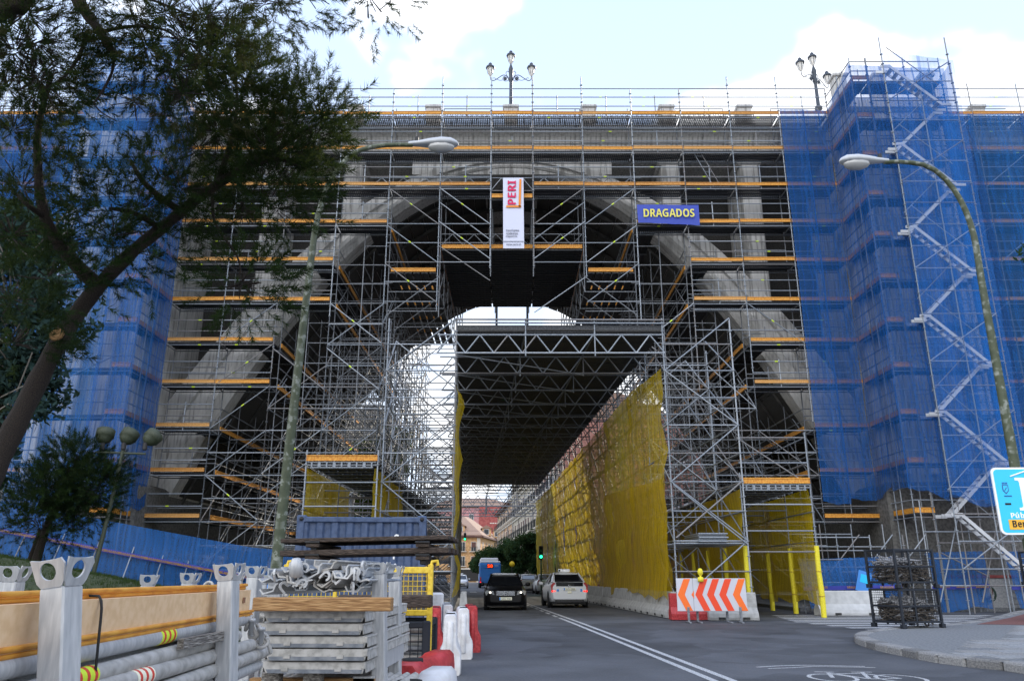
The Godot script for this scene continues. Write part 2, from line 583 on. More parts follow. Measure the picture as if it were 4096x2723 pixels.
	for y in 1024:
		for x in 1024:
			var k := i1.get_pixel(x, y).r - 0.5
			var b := 0.074 + 0.05 * k + 0.05 * (i2.get_pixel(x, y).r - 0.5) + 0.024 * smoothstep(0.5, 0.53, i3.get_pixel(x, y).r) - 0.012
			if i4.get_pixel(x, y).r < 0.05 and k > -0.04:
				b *= 0.42
			b = clampf(b, 0.012, 0.2)
			im.set_pixel(x, y, Color(b * 0.93, b * 0.99, b * 1.12).linear_to_srgb())
	var am := mat("asphalt", Color.WHITE, 0.78)
	am.albedo_texture = ImageTexture.create_from_image(im)
	am.uv1_triplanar = true
	am.uv1_world_triplanar = true
	am.uv1_scale = Vector3.ONE * 0.075
	am.heightmap_enabled = true
	am.heightmap_texture = noise_tex([Color.BLACK, Color.WHITE], 0.3, 9, 512)
	am.heightmap_scale = 0.5

# ---------- the sky ----------
func sky_image(sun: Vector3) -> Image:
	var w := 1024
	var h := 512
	var data := PackedFloat32Array()
	data.resize(w * h * 3)
	var n := FastNoiseLite.new()
	n.seed = 77
	n.frequency = 1.5
	n.fractal_octaves = 6
	n.fractal_gain = 0.55
	for y in h:
		var el := PI * (0.5 - (y + 0.5) / h)
		for x in w:
			var az := TAU * (x + 0.5) / w
			var d := Vector3(-sin(az) * cos(el), sin(el), cos(az) * cos(el))
			var up := maxf(el, 0.0) / (PI * 0.5)
			var c := Vector3(.82, .93, 1.06).lerp(Vector3(.25, .45, .95), pow(up, 0.78))
			var an := d.angle_to(sun)
			c += Vector3(1.0, .9, .75) * exp(-an * 1.9) + Vector3(3.0, 2.9, 2.7) * exp(-an * 7.0)
			if el > 0.0:
				var q := d * 2.2 / (0.35 + d.y)
				var cl := n.get_noise_3d(q.x * 0.75, q.z * 0.75, 3.0 + d.y * 1.2)
				var low := smoothstep(0.66, 0.52, el)
				var near_sun := exp(-an * an * 0.95)
				var cover := smoothstep(0.30 - 0.55 * near_sun - 0.28 * low, 0.42 - 0.40 * near_sun - 0.25 * low, cl)
				var white := Vector3(1.15, 1.17, 1.2) * (0.95 + 0.9 * near_sun + 0.15 * cl)
				c = c.lerp(white, cover * 0.9)
			else:
				c = c.lerp(Vector3(.10, .10, .10), clampf(-el * 6.0, 0.0, 1.0))
			var i := (y * w + x) * 3
			data[i] = c.x
			data[i + 1] = c.y
			data[i + 2] = c.z
	return Image.create_from_data(w, h, false, Image.FORMAT_RGBF, data.to_byte_array())
const CLUMPS := [[-3.02,7.20,9.30,0.44,110,1], [-2.65,7.45,9.40,0.24,50,1], [-3.28,6.81,9.20,0.52,120,1], [-2.87,6.72,9.20,0.34,70,1], [-3.04,6.35,9.30,0.40,80,1], [-3.28,6.27,9.20,0.45,80,1], [-3.43,5.78,9.10,0.33,60,1], [-2.99,5.85,9.10,0.28,50,1], [-3.80,7.44,9.20,0.41,120,2], [-3.92,7.99,9.20,0.36,110,2], [-3.59,7.71,9.20,0.32,70,2], [-4.08,7.64,9.10,0.35,80,0], [-3.85,6.92,9.00,0.45,90,2], [-4.00,6.60,8.90,0.33,64,1], [-4.16,6.05,8.90,0.49,70,1], [-4.39,6.12,8.80,0.24,24,1], [-4.50,5.65,8.70,0.37,50,1], [-4.90,5.77,8.60,0.21,22,1], [-5.12,5.50,8.40,0.36,50,1], [-4.71,5.21,8.50,0.41,60,1], [-5.13,5.01,8.30,0.35,40,1], [-5.62,5.63,8.10,0.40,70,1], [-5.55,4.98,8.00,0.43,60,1], [-5.13,4.51,8.10,0.29,30,1], [-4.79,4.73,8.40,0.20,24,1], [-5.40,4.22,8.00,0.33,40,1], [-5.79,6.30,8.00,0.35,70,1], [-5.87,6.81,7.90,0.41,70,1], [-5.31,3.73,8.00,0.23,40,0], [-3.32,4.77,9.00,0.22,90,2], [-4.06,5.51,8.90,0.22,25,1], [-4.31,5.02,8.70,0.16,20,1], [-2.68,6.97,9.30,0.26,50,1]]
const UPPER := [[-5.18,7.10,7.00,0.37,80,1], [-5.02,6.72,7.00,0.27,60,1], [-5.23,6.61,7.00,0.36,90,1], [-4.91,6.29,7.00,0.27,50,0], [-4.67,7.32,7.20,0.19,10,1], [-4.14,7.29,7.30,0.19,22,1], [-3.91,7.43,7.40,0.29,60,1], [-3.63,7.08,7.40,0.29,60,1], [-3.72,6.69,7.40,0.24,60,1], [-3.51,7.45,7.50,0.25,50,1], [-4.05,6.97,7.40,0.22,34,1], [-3.59,6.38,7.40,0.17,34,1], [-3.13,7.74,7.60,0.25,40,1], [-2.77,7.92,7.70,0.26,36,1], [-2.91,7.80,7.70,0.13,14,1], [-1.74,8.10,7.90,0.21,24,1], [-1.47,8.03,7.90,0.08,6,0], [-3.99,6.14,7.20,0.11,10,0], [-2.50,8.10,7.80,0.21,22,1], [-4.48,7.61,7.20,0.24,26,1], [-3.25,7.33,7.50,0.15,16,1]]
const BOUGHS := [[[Vector3(-4.91,7.61,-7.20), Vector3(-4.76,7.38,-7.20), Vector3(-4.48,7.01,-7.20), Vector3(-4.29,6.73,-7.20)],0.075,0.035], [[Vector3(-4.29,6.73,-7.20), Vector3(-4.28,6.54,-7.20), Vector3(-4.33,6.33,-7.20), Vector3(-4.42,6.12,-7.20)],0.018,0.01], [[Vector3(-4.58,6.92,-7.10), Vector3(-4.59,6.69,-7.10), Vector3(-4.71,6.39,-7.10), Vector3(-4.93,6.21,-7.10)],0.022,0.01], [[Vector3(-4.55,7.09,-7.30), Vector3(-4.22,7.17,-7.30), Vector3(-3.83,7.12,-7.30), Vector3(-3.57,6.89,-7.30)],0.022,0.01], [[Vector3(-5.31,6.72,-6.60), Vector3(-5.12,6.82,-6.60), Vector3(-4.96,6.90,-6.60), Vector3(-4.94,7.03,-6.60)],0.1,0.09], [[Vector3(-4.35,7.72,-7.40), Vector3(-3.82,7.49,-7.40), Vector3(-3.46,7.31,-7.40)],0.02,0.008], [[Vector3(-4.42,6.12,-7.20), Vector3(-4.31,6.01,-7.20), Vector3(-4.14,5.91,-7.20)],0.009,0.005], [[Vector3(-4.26,7.40,-7.30), Vector3(-4.05,6.95,-7.30), Vector3(-3.93,6.62,-7.30)],0.012,0.006], [[Vector3(-3.15,7.96,-7.60), Vector3(-2.93,7.80,-7.60), Vector3(-2.73,7.74,-7.60)],0.012,0.006], [[Vector3(-4.33,6.33,-7.20), Vector3(-4.09,6.20,-7.20), Vector3(-3.94,6.12,-7.20)],0.008,0.005]]

# ---------- the place ----------
func _ready() -> void:
	rng.seed = 4
	var cam := Camera3D.new()
	cam.name = "camera"
	add_child(cam)
	cam.position = Vector3(0, 1.35, 0)
	cam.rotation_degrees.x = 16.73
	cam.fov = 46.95
	cam.near = 0.05
	cam.far = 900.0
	cam.current = true
	var to_sun := Vector3(0.40, 0.525, -0.751).normalized()
	var we := WorldEnvironment.new()
	we.name = "environment"
	var env := Environment.new()
	env.background_mode = Environment.BG_SKY
	var sm := PanoramaSkyMaterial.new()
	sm.panorama = ImageTexture.create_from_image(sky_image(to_sun))
	var sky := Sky.new()
	sky.sky_material = sm
	env.sky = sky
	env.background_energy_multiplier = 1.0
	env.tonemap_mode = Environment.TONE_MAPPER_LINEAR
	env.tonemap_exposure = 1.45
	env.sdfgi_enabled = true
	env.ssao_enabled = true
	env.ssil_enabled = true
	we.environment = env
	add_child(we)
	var sun := DirectionalLight3D.new()
	sun.name = "sun"
	add_child(sun)
	sun.look_at_from_position(Vector3.ZERO, -to_sun)
	sun.light_energy = 1.3
	sun.light_color = Color(1.0, 0.95, 0.87)
	sun.light_angular_distance = 0.5
	sun.shadow_enabled = true

	materials()
	setting()
	viaduct()
	scaffolds()
	nets()
	street_beyond()
	vegetation()
	vehicles()
	street_things()
	foreground()
	flush()

func bank(x: float, d: float) -> float:
	# height of the grass bank on the left
	var k := smoothstep(-5.5, -9.5, x)
	var b := 0.18 * maxf(0.0, -9.1 - x)
	b += 0.09 * clampf(33.0 - d, 0.0, 14.0) * smoothstep(6.0, 14.0, d)
	return b * k * smoothstep(4.0, 16.0, d)

func setting() -> void:
	struct("ground", ground_poly([Vector2(-400, -120), Vector2(400, -120), Vector2(400, 700), Vector2(-400, 700)], -0.02), M.grass_soil)
	var road := ground_poly([Vector2(-60, -40), Vector2(60, -40), Vector2(60, 60), Vector2(11, 62), Vector2(-4, 240), Vector2(-24, 240), Vector2(-8.5, 62), Vector2(-60, 60)], 0.0)
	struct("road", road, M.asphalt)
	# painted markings
	var line := func(called: String, pts: Array, w: float, y := 0.004) -> void:
		var st := start()
		for i in pts.size() - 1:
			var a: Vector2 = pts[i]
			var b: Vector2 = pts[i + 1]
			var n := (b - a).orthogonal().normalized() * w * 0.5
			var q := [a - n, a + n, b + n, b - n]
			var vv := []
			for p in q:
				vv.append(Vector3(p.x, y, -p.y))
			if (vv[1] - vv[0]).cross(vv[2] - vv[0]).y > 0:
				vv.reverse()
			quad(st, vv[0], vv[1], vv[2], vv[3])
		struct(called, done(st), M.white_paint)
	line.call("road_marking", [Vector2(3.12, 9.0), Vector2(2.95, 11.9), Vector2(2.62, 17.0), Vector2(2.08, 25.0), Vector2(1.25, 36.0), Vector2(0.7, 44.0), Vector2(-1.2, 75.0)], 0.11)
	line.call("road_marking", [Vector2(2.86, 9.0), Vector2(2.69, 11.9), Vector2(2.36, 17.0), Vector2(1.82, 25.0), Vector2(1.6, 28.0)], 0.11)
	for i in 9:
		var d := 28.6 + i * 2.2
		var x := 1.55 - (d - 28.6) * 0.069
		line.call("road_marking", [Vector2(x, d), Vector2(x - 0.083, d + 1.2)], 0.11)
	# zebra crossing of the side street
	for i in 9:
		var d := 21.7 + i * 0.98
		var x0 := 8.7 + 0.15 * absf(i - 4.0)
		line.call("crossing_stripe", [Vector2(x0, d), Vector2(10.7 + (d - 21.7) * 0.82, d + 0.1)], 0.45)
	for i in 2:
		line.call("crossing_stripe", [Vector2(-3.3 - i * 1.4, 71.0), Vector2(-3.55 - i * 1.4, 74.0)], 0.6)
	# roof-shaped double line and bicycle mark
	line.call("lane_marking", [Vector2(3.78, 13.05), Vector2(4.2, 13.25), Vector2(4.68, 13.34), Vector2(5.5, 13.15)], 0.07)
	line.call("lane_marking", [Vector2(3.9, 12.86), Vector2(4.3, 12.98), Vector2(4.7, 13.16), Vector2(5.6, 13.0)], 0.06)
	var bike := func(a: Vector2, b: Vector2) -> void:
		line.call("bicycle_marking", [a, b], 0.06, 0.004)
	for c in [Vector2(4.45, 11.75), Vector2(5.35, 11.65)]:
		var pts := []
		for k in 17:
			pts.append(c + Vector2(cos(TAU * k / 16.0) * 0.3, sin(TAU * k / 16.0) * 0.42))
		line.call("bicycle_marking", pts, 0.06)
	bike.call(Vector2(4.45, 11.75), Vector2(4.62, 12.35))
	bike.call(Vector2(4.45, 12.45), Vector2(4.72, 12.4))
	bike.call(Vector2(4.62, 12.3), Vector2(4.9, 11.6))
	bike.call(Vector2(4.62, 12.2), Vector2(5.1, 12.25))
	bike.call(Vector2(4.9, 11.6), Vector2(5.12, 12.36))
	bike.call(Vector2(4.98, 12.4), Vector2(5.28, 12.4))
	bike.call(Vector2(5.1, 12.2), Vector2(5.35, 11.65))
	bike.call(Vector2(4.9, 11.6), Vector2(5.35, 11.65))
	# pavement on the right: a rounded corner of kerb stones and slabs
	var edge := [Vector2(7.55, 4.0), Vector2(7.5, 8.0), Vector2(7.42, 12.2), Vector2(6.95, 13.4), Vector2(6.88, 14.8), Vector2(6.95, 16.2), Vector2(7.3, 17.8), Vector2(7.9, 19.0), Vector2(8.7, 20.0), Vector2(9.6, 20.8), Vector2(12.0, 22.6), Vector2(15.0, 25.9), Vector2(18.4, 30.2), Vector2(21.0, 33.0)]
	var c3 := []
	for p in edge:
		c3.append(Vector3(p.x, 0, p.y))
	c3 = smooth_path(c3, 60)
	var inner := []
	for p in c3:
		inner.append(Vector2(p.x, p.z))
	var region := inner.duplicate()
	region.append(Vector2(40, 33))
	region.append(Vector2(40, 4))
	var walk := struct("pavement", ground_poly(region, 0.118), M.paver)
	for i in inner.size() - 1:
		var a: Vector2 = inner[i]
		var b: Vector2 = inner[i + 1]
		var m := (a + b) * 0.5
		var n := (b - a).orthogonal().normalized()
		if n.x < 0:
			n = -n
		m += n * 0.14
		var an := atan2(b.x - a.x, b.y - a.y)
		var o := part(walk, "kerb_stone", cbox(Vector3(0.3, 0.26, snappedf(a.distance_to(b) - 0.02, 0.02)), 0.03), M.kerb if i % 3 else M.kerb_dark, at_(m.x, 0.005, -m.y, -an))
	var poly := PackedVector2Array(region)
	for j in 26:
		for i in 24:
			var p := Vector2(7.3 + i * 0.62 + (0.31 if j % 2 else 0.0), 10.6 + j * 0.46)
			var ok := true
			for k in inner:
				if k.distance_to(p) < 0.52:
					ok = false
					break
			if ok and Geometry2D.is_point_in_polygon(p, poly) and p.y < 13.5 + (p.x - 7.0) * 1.25:
				put(walk, "paving_slab", cbox(Vector3(0.585, 0.03, 0.425), 0.008), [M.paver_light, M.paver, M.paver_light, M.kerb][rng.randi() % 4], Transform3D(Basis.from_euler(Vector3(rng.randf_range(-.004, .004), 0, rng.randf_range(-.004, .004))), Vector3(p.x, 0.112 + rng.randf() * 0.003, -p.y)))
	struct("bicycle_path", ground_poly([Vector2(12.4, 22.2), Vector2(15.3, 25.5), Vector2(18.6, 29.6), Vector2(24, 33), Vector2(40, 33), Vector2(40, 23), Vector2(18, 20.5)], 0.124), M.red_pave)
	# far pavement at the foot of the tower
	struct("pavement", prism([Vector2(11.5, 0), Vector2(60, 0), Vector2(60, 0.14), Vector2(11.5, 0.14)], 26.0), M.paver, v(0, 0, 46.0))
	# grass bank on the left
	var st := start(true)
	var nx := 60
	var nd := 50
	var pos := func(i: int, j: int) -> Vector3:
		var x := -5.4 - 24.0 * pow(float(i) / nx, 1.3)
		var d := 4.0 + 40.0 * float(j) / nd
		return v(x, bank(x, d) - 0.015 + 0.05 * sin(x * 3.1 + d) * sin(d * 2.3) * smoothstep(-5.4, -8.0, x), d)
	for j in nd:
		for i in nx:
			quad(st, pos.call(i + 1, j), pos.call(i + 1, j + 1), pos.call(i, j + 1), pos.call(i, j))
	struct("grass_bank", done(st), M.grass_soil)
	var tuft := start()
	for k in 5:
		var an := TAU * k / 5.0
		var o := Vector3(cos(an), 0, sin(an)) * 0.02
		var s := Vector3(-sin(an), 0, cos(an)) * 0.006
		tuft.add_vertex(o - s)
		tuft.add_vertex(o * 3.0 + Vector3(0, 0.06 + 0.02 * (k % 3), 0))
		tuft.add_vertex(o + s)
	var tm := done(tuft)
	var g := Node3D.new()
	g.name = "grass"
	add_child(g)
	tag(g, "short patchy grass covering the bank on the left", "grass")
	g.set_meta("kind", "stuff")
	for i in 26000:
		var x := rng.randf_range(-24, -6)
		var d := rng.randf_range(8, 40)
		if rng.randf() < 0.3 + 0.5 * sin(x * 1.3) * sin(d * 0.9):
			continue
		var s := rng.randf_range(0.6, 1.5)
		put(g, "grass", tm, M.blade, Transform3D(Basis(UP, rng.randf() * TAU) * Basis.from_scale(Vector3(s, s, s)), v(x, bank(x, d), d)), true)

# ---------- the viaduct ----------
const F := 36.4
const R := 56.4
func yi(x: float) -> float:
	return 21.56 - 0.0655 * x * x
func yo(x: float) -> float:
	return 22.4 - 0.0493 * x * x

func viaduct() -> void:
	var t := thing("viaduct", "grey concrete road viaduct with a tall parabolic arch over the street", "viaduct", Vector3.ZERO)
	var arch_mesh := func() -> ArrayMesh:
		var secs := []
		for i in 49:
			var s := -1.0 + i / 24.0
			var a := Vector2(16.9 * s, yi(16.9 * s))
			var b := Vector2(17.9 * s, yo(17.9 * s))
			var ring := []
			for q in [[1.0, F], [0.62, F], [0.60, F + 0.18], [0.36, F + 0.18], [0.34, F + 0.02], [0.22, F + 0.1], [0.0, F + 0.55], [0.0, R], [1.0, R]]:
				var p := a.lerp(b, q[0])
				ring.append(v(p.x, p.y, q[1]))
			secs.append(ring)
		return rings(secs, true, true, false)
	var am: ArrayMesh = arch_mesh.call()
	part(t, "arch", am, M.concrete)
	for s in [-1, 1]:
		part(t, "arch", am, M.concrete, Transform3D(Basis.IDENTITY, Vector3(43.0 * s, 0, 0)))
	# dark lagging boards under the vault, laid lengthwise
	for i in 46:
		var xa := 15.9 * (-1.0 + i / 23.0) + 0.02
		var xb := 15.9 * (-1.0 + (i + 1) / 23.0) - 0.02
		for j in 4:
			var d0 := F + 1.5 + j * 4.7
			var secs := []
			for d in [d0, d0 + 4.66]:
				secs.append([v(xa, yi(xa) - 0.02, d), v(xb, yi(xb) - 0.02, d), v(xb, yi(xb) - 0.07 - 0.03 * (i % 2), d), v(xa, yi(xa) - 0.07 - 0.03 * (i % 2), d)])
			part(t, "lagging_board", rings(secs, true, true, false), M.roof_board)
	# ribs under the vault
	for j in 9:
		var d := F + 2.0 + j * 2.1
		var secs := []
		for i in 31:
			var x := 16.0 * (-1.0 + i / 15.0)
			secs.append([v(x, yi(x) - 0.05, d), v(x, yi(x) - 0.26, d), v(x, yi(x) - 0.26, d + 0.2), v(x, yi(x) - 0.05, d + 0.2)])
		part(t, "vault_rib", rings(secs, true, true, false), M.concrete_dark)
	for c in [-43.0, 0.0, 43.0]:
		for n in [-3, -2, 2, 3]:
			var x: float = n * 4.14
			var y0 := yo(x) - 0.6
			part(t, "spandrel_wall", cbox(Vector3(0.95, 22.3 - y0, 18.0), 0.08), M.concrete, at_(c + x, (22.3 + y0) * 0.5, -(F + 9.2)))
			part(t, "spandrel_cap", cbox(Vector3(1.25, 0.35, 18.2), 0.08), M.concrete, at_(c + x, 22.1, -(F + 9.2)))
		part(t, "added_dark_panel", prism([Vector2(c - 16.5, 7.0), Vector2(c - 16.5, 22.25), Vector2(c - 5.3, 22.25), Vector2(c - 8.0, 19.0), Vector2(c - 13.0, 12.0)], 0.1), M.roof_board, at_(0, 0, -(F + 3.0)))  # added dark panels behind the openings, standing in for their deep shade
		part(t, "added_dark_panel", prism([Vector2(c + 16.5, 7.0), Vector2(c + 16.5, 22.25), Vector2(c + 5.3, 22.25), Vector2(c + 8.0, 19.0), Vector2(c + 13.0, 12.0)], 0.1), M.roof_board, at_(0, 0, -(F + 3.0)))
		part(t, "crown_fill", box(Vector3(10.4, 1.1, 19.6)), M.concrete, at_(c, 21.9, -(F + 9.95)))
	for c in [-43.0, 0.0, 43.0]:
		for s in [-1, 1]:
			var o := [Vector2(c, 22.3), Vector2(c + 21.5 * s, 22.3), Vector2(c + 21.5 * s, 4.0)]
			for i in 13:
				var x: float = 17.4 * (12 - i) / 12.0
				o.append(Vector2(c + x * s, yo(x) - 0.3))
			part(t, "added_rear_blocker", prism(o, 0.3), M.concrete_dark, at_(0, 0, -(R - 0.9)))  # added dark wall closing the far side, so spandrel openings stay black
	part(t, "deck_slab", box(Vector3(150, 0.9, 19.9)), M.concrete, at_(0, 22.75, -(F + 10.05)))
	# fascia and cornice
	var prof := [Vector2(F + 0.02, 22.32), Vector2(F - 0.08, 22.32), Vector2(F - 0.08, 22.55), Vector2(F - 0.02, 22.6), Vector2(F - 0.02, 23.0), Vector2(F - 0.1, 23.02), Vector2(F - 0.12, 23.12), Vector2(F - 0.2, 23.32), Vector2(F - 0.4, 23.5), Vector2(F - 0.45, 23.55), Vector2(F - 0.45, 23.9), Vector2(F + 1.2, 23.9), Vector2(F + 1.2, 22.4)]
	for i in 30:
		var x0 := -75.0 + i * 5.0
		var secs := []
		for x in [x0 + 0.004, x0 + 4.996]:
			var ring := []
			for q in prof:
				ring.append(v(x, q.y, q.x))
			secs.append(ring)
		part(t, "cornice_block", rings(secs, true, true, false), M.concrete)
	# parapet: pedestals with caps and iron railings
	var ped := []
	for n in range(-9, 10):
		var x := n * 4.14 - 0.06
		if absf(x) > 16.0 and absf(x) < 21.8:
			continue
		part(t, "pedestal", cbox(Vector3(0.72, 1.35, 0.62), 0.03), M.concrete, at_(x, 24.5, -(F + 0.2)))
		part(t, "pedestal_cap", cbox(Vector3(0.86, 0.2, 0.76), 0.04), M.concrete, at_(x, 25.26, -(F + 0.2)))
		ped.append(x)
	for i in ped.size() - 1:
		if ped[i + 1] - ped[i] > 5.0:
			continue
		for y in [24.02, 24.72, 24.98]:
			bar(t, "railing_bar", v(ped[i] + 0.36, y, F + 0.2), v(ped[i + 1] - 0.36, y, F + 0.2), 0.028, M.iron_blue, false, 6)
		for k in 13:
			var x: float = ped[i] + 0.44 + k * 0.271
			bar(t, "baluster", v(x, 24.0, F + 0.2), v(x, 24.74, F + 0.2), 0.016, M.iron_blue, true, 5)
			put(t, "railing_ring", ring_mesh(0.11, 0.014), M.iron_blue, Transform3D(Basis(Vector3.RIGHT, PI * 0.5), v(x + 0.13, 24.85, F + 0.2)), true)
	# pylons that stand out of the front on both sides of the arch
	for s in [-1, 1]:
		var x: float = 18.85 * s
		part(t, "pylon", cbox(Vector3(5.0, 26.4, 20.0), 0.15), M.concrete, at_(x, 11.2, -(F + 7.8)))
		part(t, "pylon_base", cbox(Vector3(5.8, 5.2, 20.8), 0.12), M.stone, at_(x, 2.6, -(F + 7.7)))
		part(t, "pylon_base", cbox(Vector3(6.4, 1.5, 21.2), 0.1), M.stone, at_(x, 0.75, -(F + 7.7)))
		for k in 4:
			part(t, "pilaster", cbox(Vector3(0.6, 17.0, 0.5), 0.05), M.concrete, at_(x - 2.0 + k * 1.33, 14.0, -(F - 2.4)))
		part(t, "pylon_cornice", cbox(Vector3(5.5, 0.7, 3.4), 0.15), M.concrete, at_(x, 23.9, -(F - 0.75)))
		for k in [-2.2, -0.2, 2.2]:
			part(t, "pylon_post", cbox(Vector3(0.62, 1.35, 0.62), 0.03), M.concrete, at_(x + k, 24.95, -(F - 1.9)))
			part(t, "pylon_post_cap", cbox(Vector3(0.8, 0.2, 0.8), 0.04), M.concrete, at_(x + k, 25.7, -(F - 1.9)))
	# ornate three-armed lamps on the pedestals
	ornate_lamp(v(-0.06, 25.36, F + 0.2), 0.0, "ornate three-lantern iron lamp standing on the middle parapet pedestal")
	ornate_lamp(v(16.5, 25.36, F + 0.35), 0.55, "ornate three-lantern iron lamp beside the right pylon of the viaduct")

func ring_mesh(r: float, w: float) -> Mesh:
	var key := "ring%f%f" % [r, w]
	if not meshes.has(key):
		var m := TorusMesh.new()
		m.inner_radius = r - w
		m.outer_radius = r + w
		m.rings = 14
		m.ring_segments = 5
		meshes[key] = m
	return meshes[key]

func ornate_lamp(at: Vector3, turn: float, label: String) -> void:
	var t := thing("ornate_lamp", label, "street lamp", at, turn, "ornate lamps on the viaduct parapet")
	part(t, "post", lathe([[0.2, 0], [0.2, 0.12], [0.1, 0.2], [0.085, 1.5], [0.075, 1.55], [0.11, 1.65], [0.13, 1.8], [0.1, 1.9], [0.12, 2.25], [0.13, 2.4], [0.07, 2.6], [0.03, 2.75]]), M.iron_blue)
	for s in [-1, 0, 1]:
		var y := 2.75 if s == 0 else 1.98
		var x: float = 1.12 * s
		var l := part(t, "lantern", lathe([[0.04, 0], [0.1, 0.05], [0.115, 0.12], [0.19, 0.5], [0.0, 0.5]], 8), M.milk, at_(x, y, 0))
		part(l, "lantern_cap", lathe([[0.24, 0.47], [0.25, 0.53], [0.2, 0.6], [0.1, 0.68], [0.1, 0.76], [0.03, 0.84], [0, 0.86]], 10), M.iron_blue)
		for k in 6:
			var an := TAU * k / 6.0
			bar(l, "lantern_rib", Vector3(cos(an) * 0.12, 0.1, sin(an) * 0.12), Vector3(cos(an) * 0.2, 0.5, sin(an) * 0.2), 0.012, M.iron_blue, false, 5)
		if s == 0:
			continue
		var q := func(a: float, b: float) -> Vector3:
			return Vector3(a * s, b, 0)
		part(t, "arm", sweep(smooth_path([q.call(0.1, 1.72), q.call(0.25, 1.98), q.call(0.45, 2.02), q.call(0.72, 1.82), q.call(0.95, 1.68), q.call(1.08, 1.73), q.call(1.12, 1.98)], 20), flat(21, 0.022)), M.iron_blue)
		part(t, "scroll", sweep(smooth_path([q.call(0.1, 1.85), q.call(0.2, 1.98), q.call(0.27, 2.18), q.call(0.18, 2.28), q.call(0.1, 2.2)], 14), flat(15, 0.016)), M.iron_blue)
		part(t, "scroll", sweep(smooth_path([q.call(0.1, 1.8), q.call(0.16, 1.68), q.call(0.32, 1.66), q.call(0.44, 1.76), q.call(0.4, 1.92), q.call(0.3, 1.95)], 14), flat(15, 0.016)), M.iron_blue)
		part(t, "scroll", sweep(smooth_path([q.call(0.45, 1.72), q.call(0.6, 1.7), q.call(0.72, 1.75), q.call(0.8, 1.78), q.call(0.9, 1.86), q.call(0.98, 1.82)], 14), flat(15, 0.014)), M.iron_blue)
		part(t, "rosette", lathe([[0.0, -0.03], [0.1, -0.02], [0.1, 0.02], [0, 0.03]], 12), M.iron_blue, Transform3D(Basis(Vector3.RIGHT, PI * 0.5), q.call(0.31, 1.81)))

func flat(n: int, r: float) -> Array:
	var a := []
	for i in n:
		a.append(r)
	return a

# ---------- scaffolding ----------
const TUBE := 0.026
const SP := 34.8
func lev(k: float) -> float:
	return 3.72 + 2.0 * k

func rosettes(t: Node, x: float, d: float, y0: float, y1: float) -> void:
	var y := snappedf(y0 + 0.3, 0.5)
	while y < y1:
		put(t, "rosette", cyl(6), M.galv, Transform3D(Basis.from_scale(Vector3(0.068, 0.025, 0.068)), v(x, y, d)), true)
		y += 0.5

func sticker(t: Node, a: Vector3, b: Vector3, k: float) -> void:
	var n := (b - a).normalized()
	var m := a.lerp(b, k)
	put(t, "tube_label", cyl(6), M.label_lime, along(m - n * 0.07, m + n * 0.07, TUBE + 0.006, TUBE + 0.006), true)

func lattice(t: Node, a: Vector3, b: Vector3, h: float, m: Material, stuff := false, r := 0.027) -> void:
	bar(t, "girder_chord", a, b, r, m, stuff, 6)
	bar(t, "girder_chord", a - UP * h, b - UP * h, r, m, stuff, 6)
	var n := int(a.distance_to(b) / 0.52)
	for i in n:
		var p := a.lerp(b, float(i) / n) - UP * (h if i % 2 == 0 else 0.0)
		var q := a.lerp(b, float(i + 1) / n) - UP * (0.0 if i % 2 == 0 else h)
		bar(t, "girder_diagonal", p, q, r * 0.8, m, stuff, 6)

func bay(t: Node, xa: float, xb: float, k: int, d0: float, d1: float, toe := true) -> void:
	# one deck bay: planks, toe board, ledgers and guard rails
	var y := lev(k)
	var n := int(round((d1 - d0) / 0.34))
	for i in n:
		var d := d0 + 0.05 + (i + 0.5) * (d1 - d0 - 0.06) / n
		put(t, "deck_plank", plank_mesh(), M.deck_grating if k > 7 or (k + i + int(xa)) % 3 == 0 else M.deck, Transform3D(Basis.from_scale(Vector3(xb - xa - 0.08, 1, 1)), v((xa + xb) * 0.5, y, d)))
	if toe:
		put(t, "toe_board", toe_mesh(), [M.orange, M.orange, M.orange_old, M.orange_worn][rng.randi() % 4], Transform3D(Basis(Vector3(0, 0, 1), rng.randf_range(-.006, .006)) * Basis.from_scale(Vector3(xb - xa - rng.randf_range(0.02, 0.09), rng.randf_range(0.76, 0.88), 1)), v((xa + xb) * 0.5, y + 0.13 + rng.randf_range(-.02, .02), d0 - 0.06)))
	for h in [-0.12, 0.55, 1.08]:
		var a := v(xa, y + h, d0)
		var b := v(xb, y + h, d0)
		bar(t, "ledger", a, b, TUBE, M.galv)
		if rng.randf() < 0.4:
			sticker(t, a, b, rng.randf_range(0.25, 0.75))
	for h in [0.55, 1.08]:
		if rng.randf() < 0.7:
			bar(t, "rear_rail", v(xa, y + h, d1), v(xb, y + h, d1), TUBE, M.galv_dark)
	if rng.randf() < 0.4:
		bar(t, "bay_post", v(lerpf(xa, xb, 0.5), y - 0.1, d0 + 0.03), v(lerpf(xa, xb, 0.5), y + 1.2, d0 + 0.03), TUBE, M.galv)
	bar(t, "rear_ledger", v(xa, y - 0.12, d1), v(xb, y - 0.12, d1), TUBE, M.galv_dark)
	beam(t, "deck_edge", v(xa + 0.1, y + 0.02, d1 + 0.04), v(xb - 0.1, y + 0.02, d1 + 0.04), 0.03, 0.09, M.galv)
	bar(t, "transom", v(xa, y - 0.1, d0), v(xa, y - 0.1, d1), TUBE, M.galv_dark)

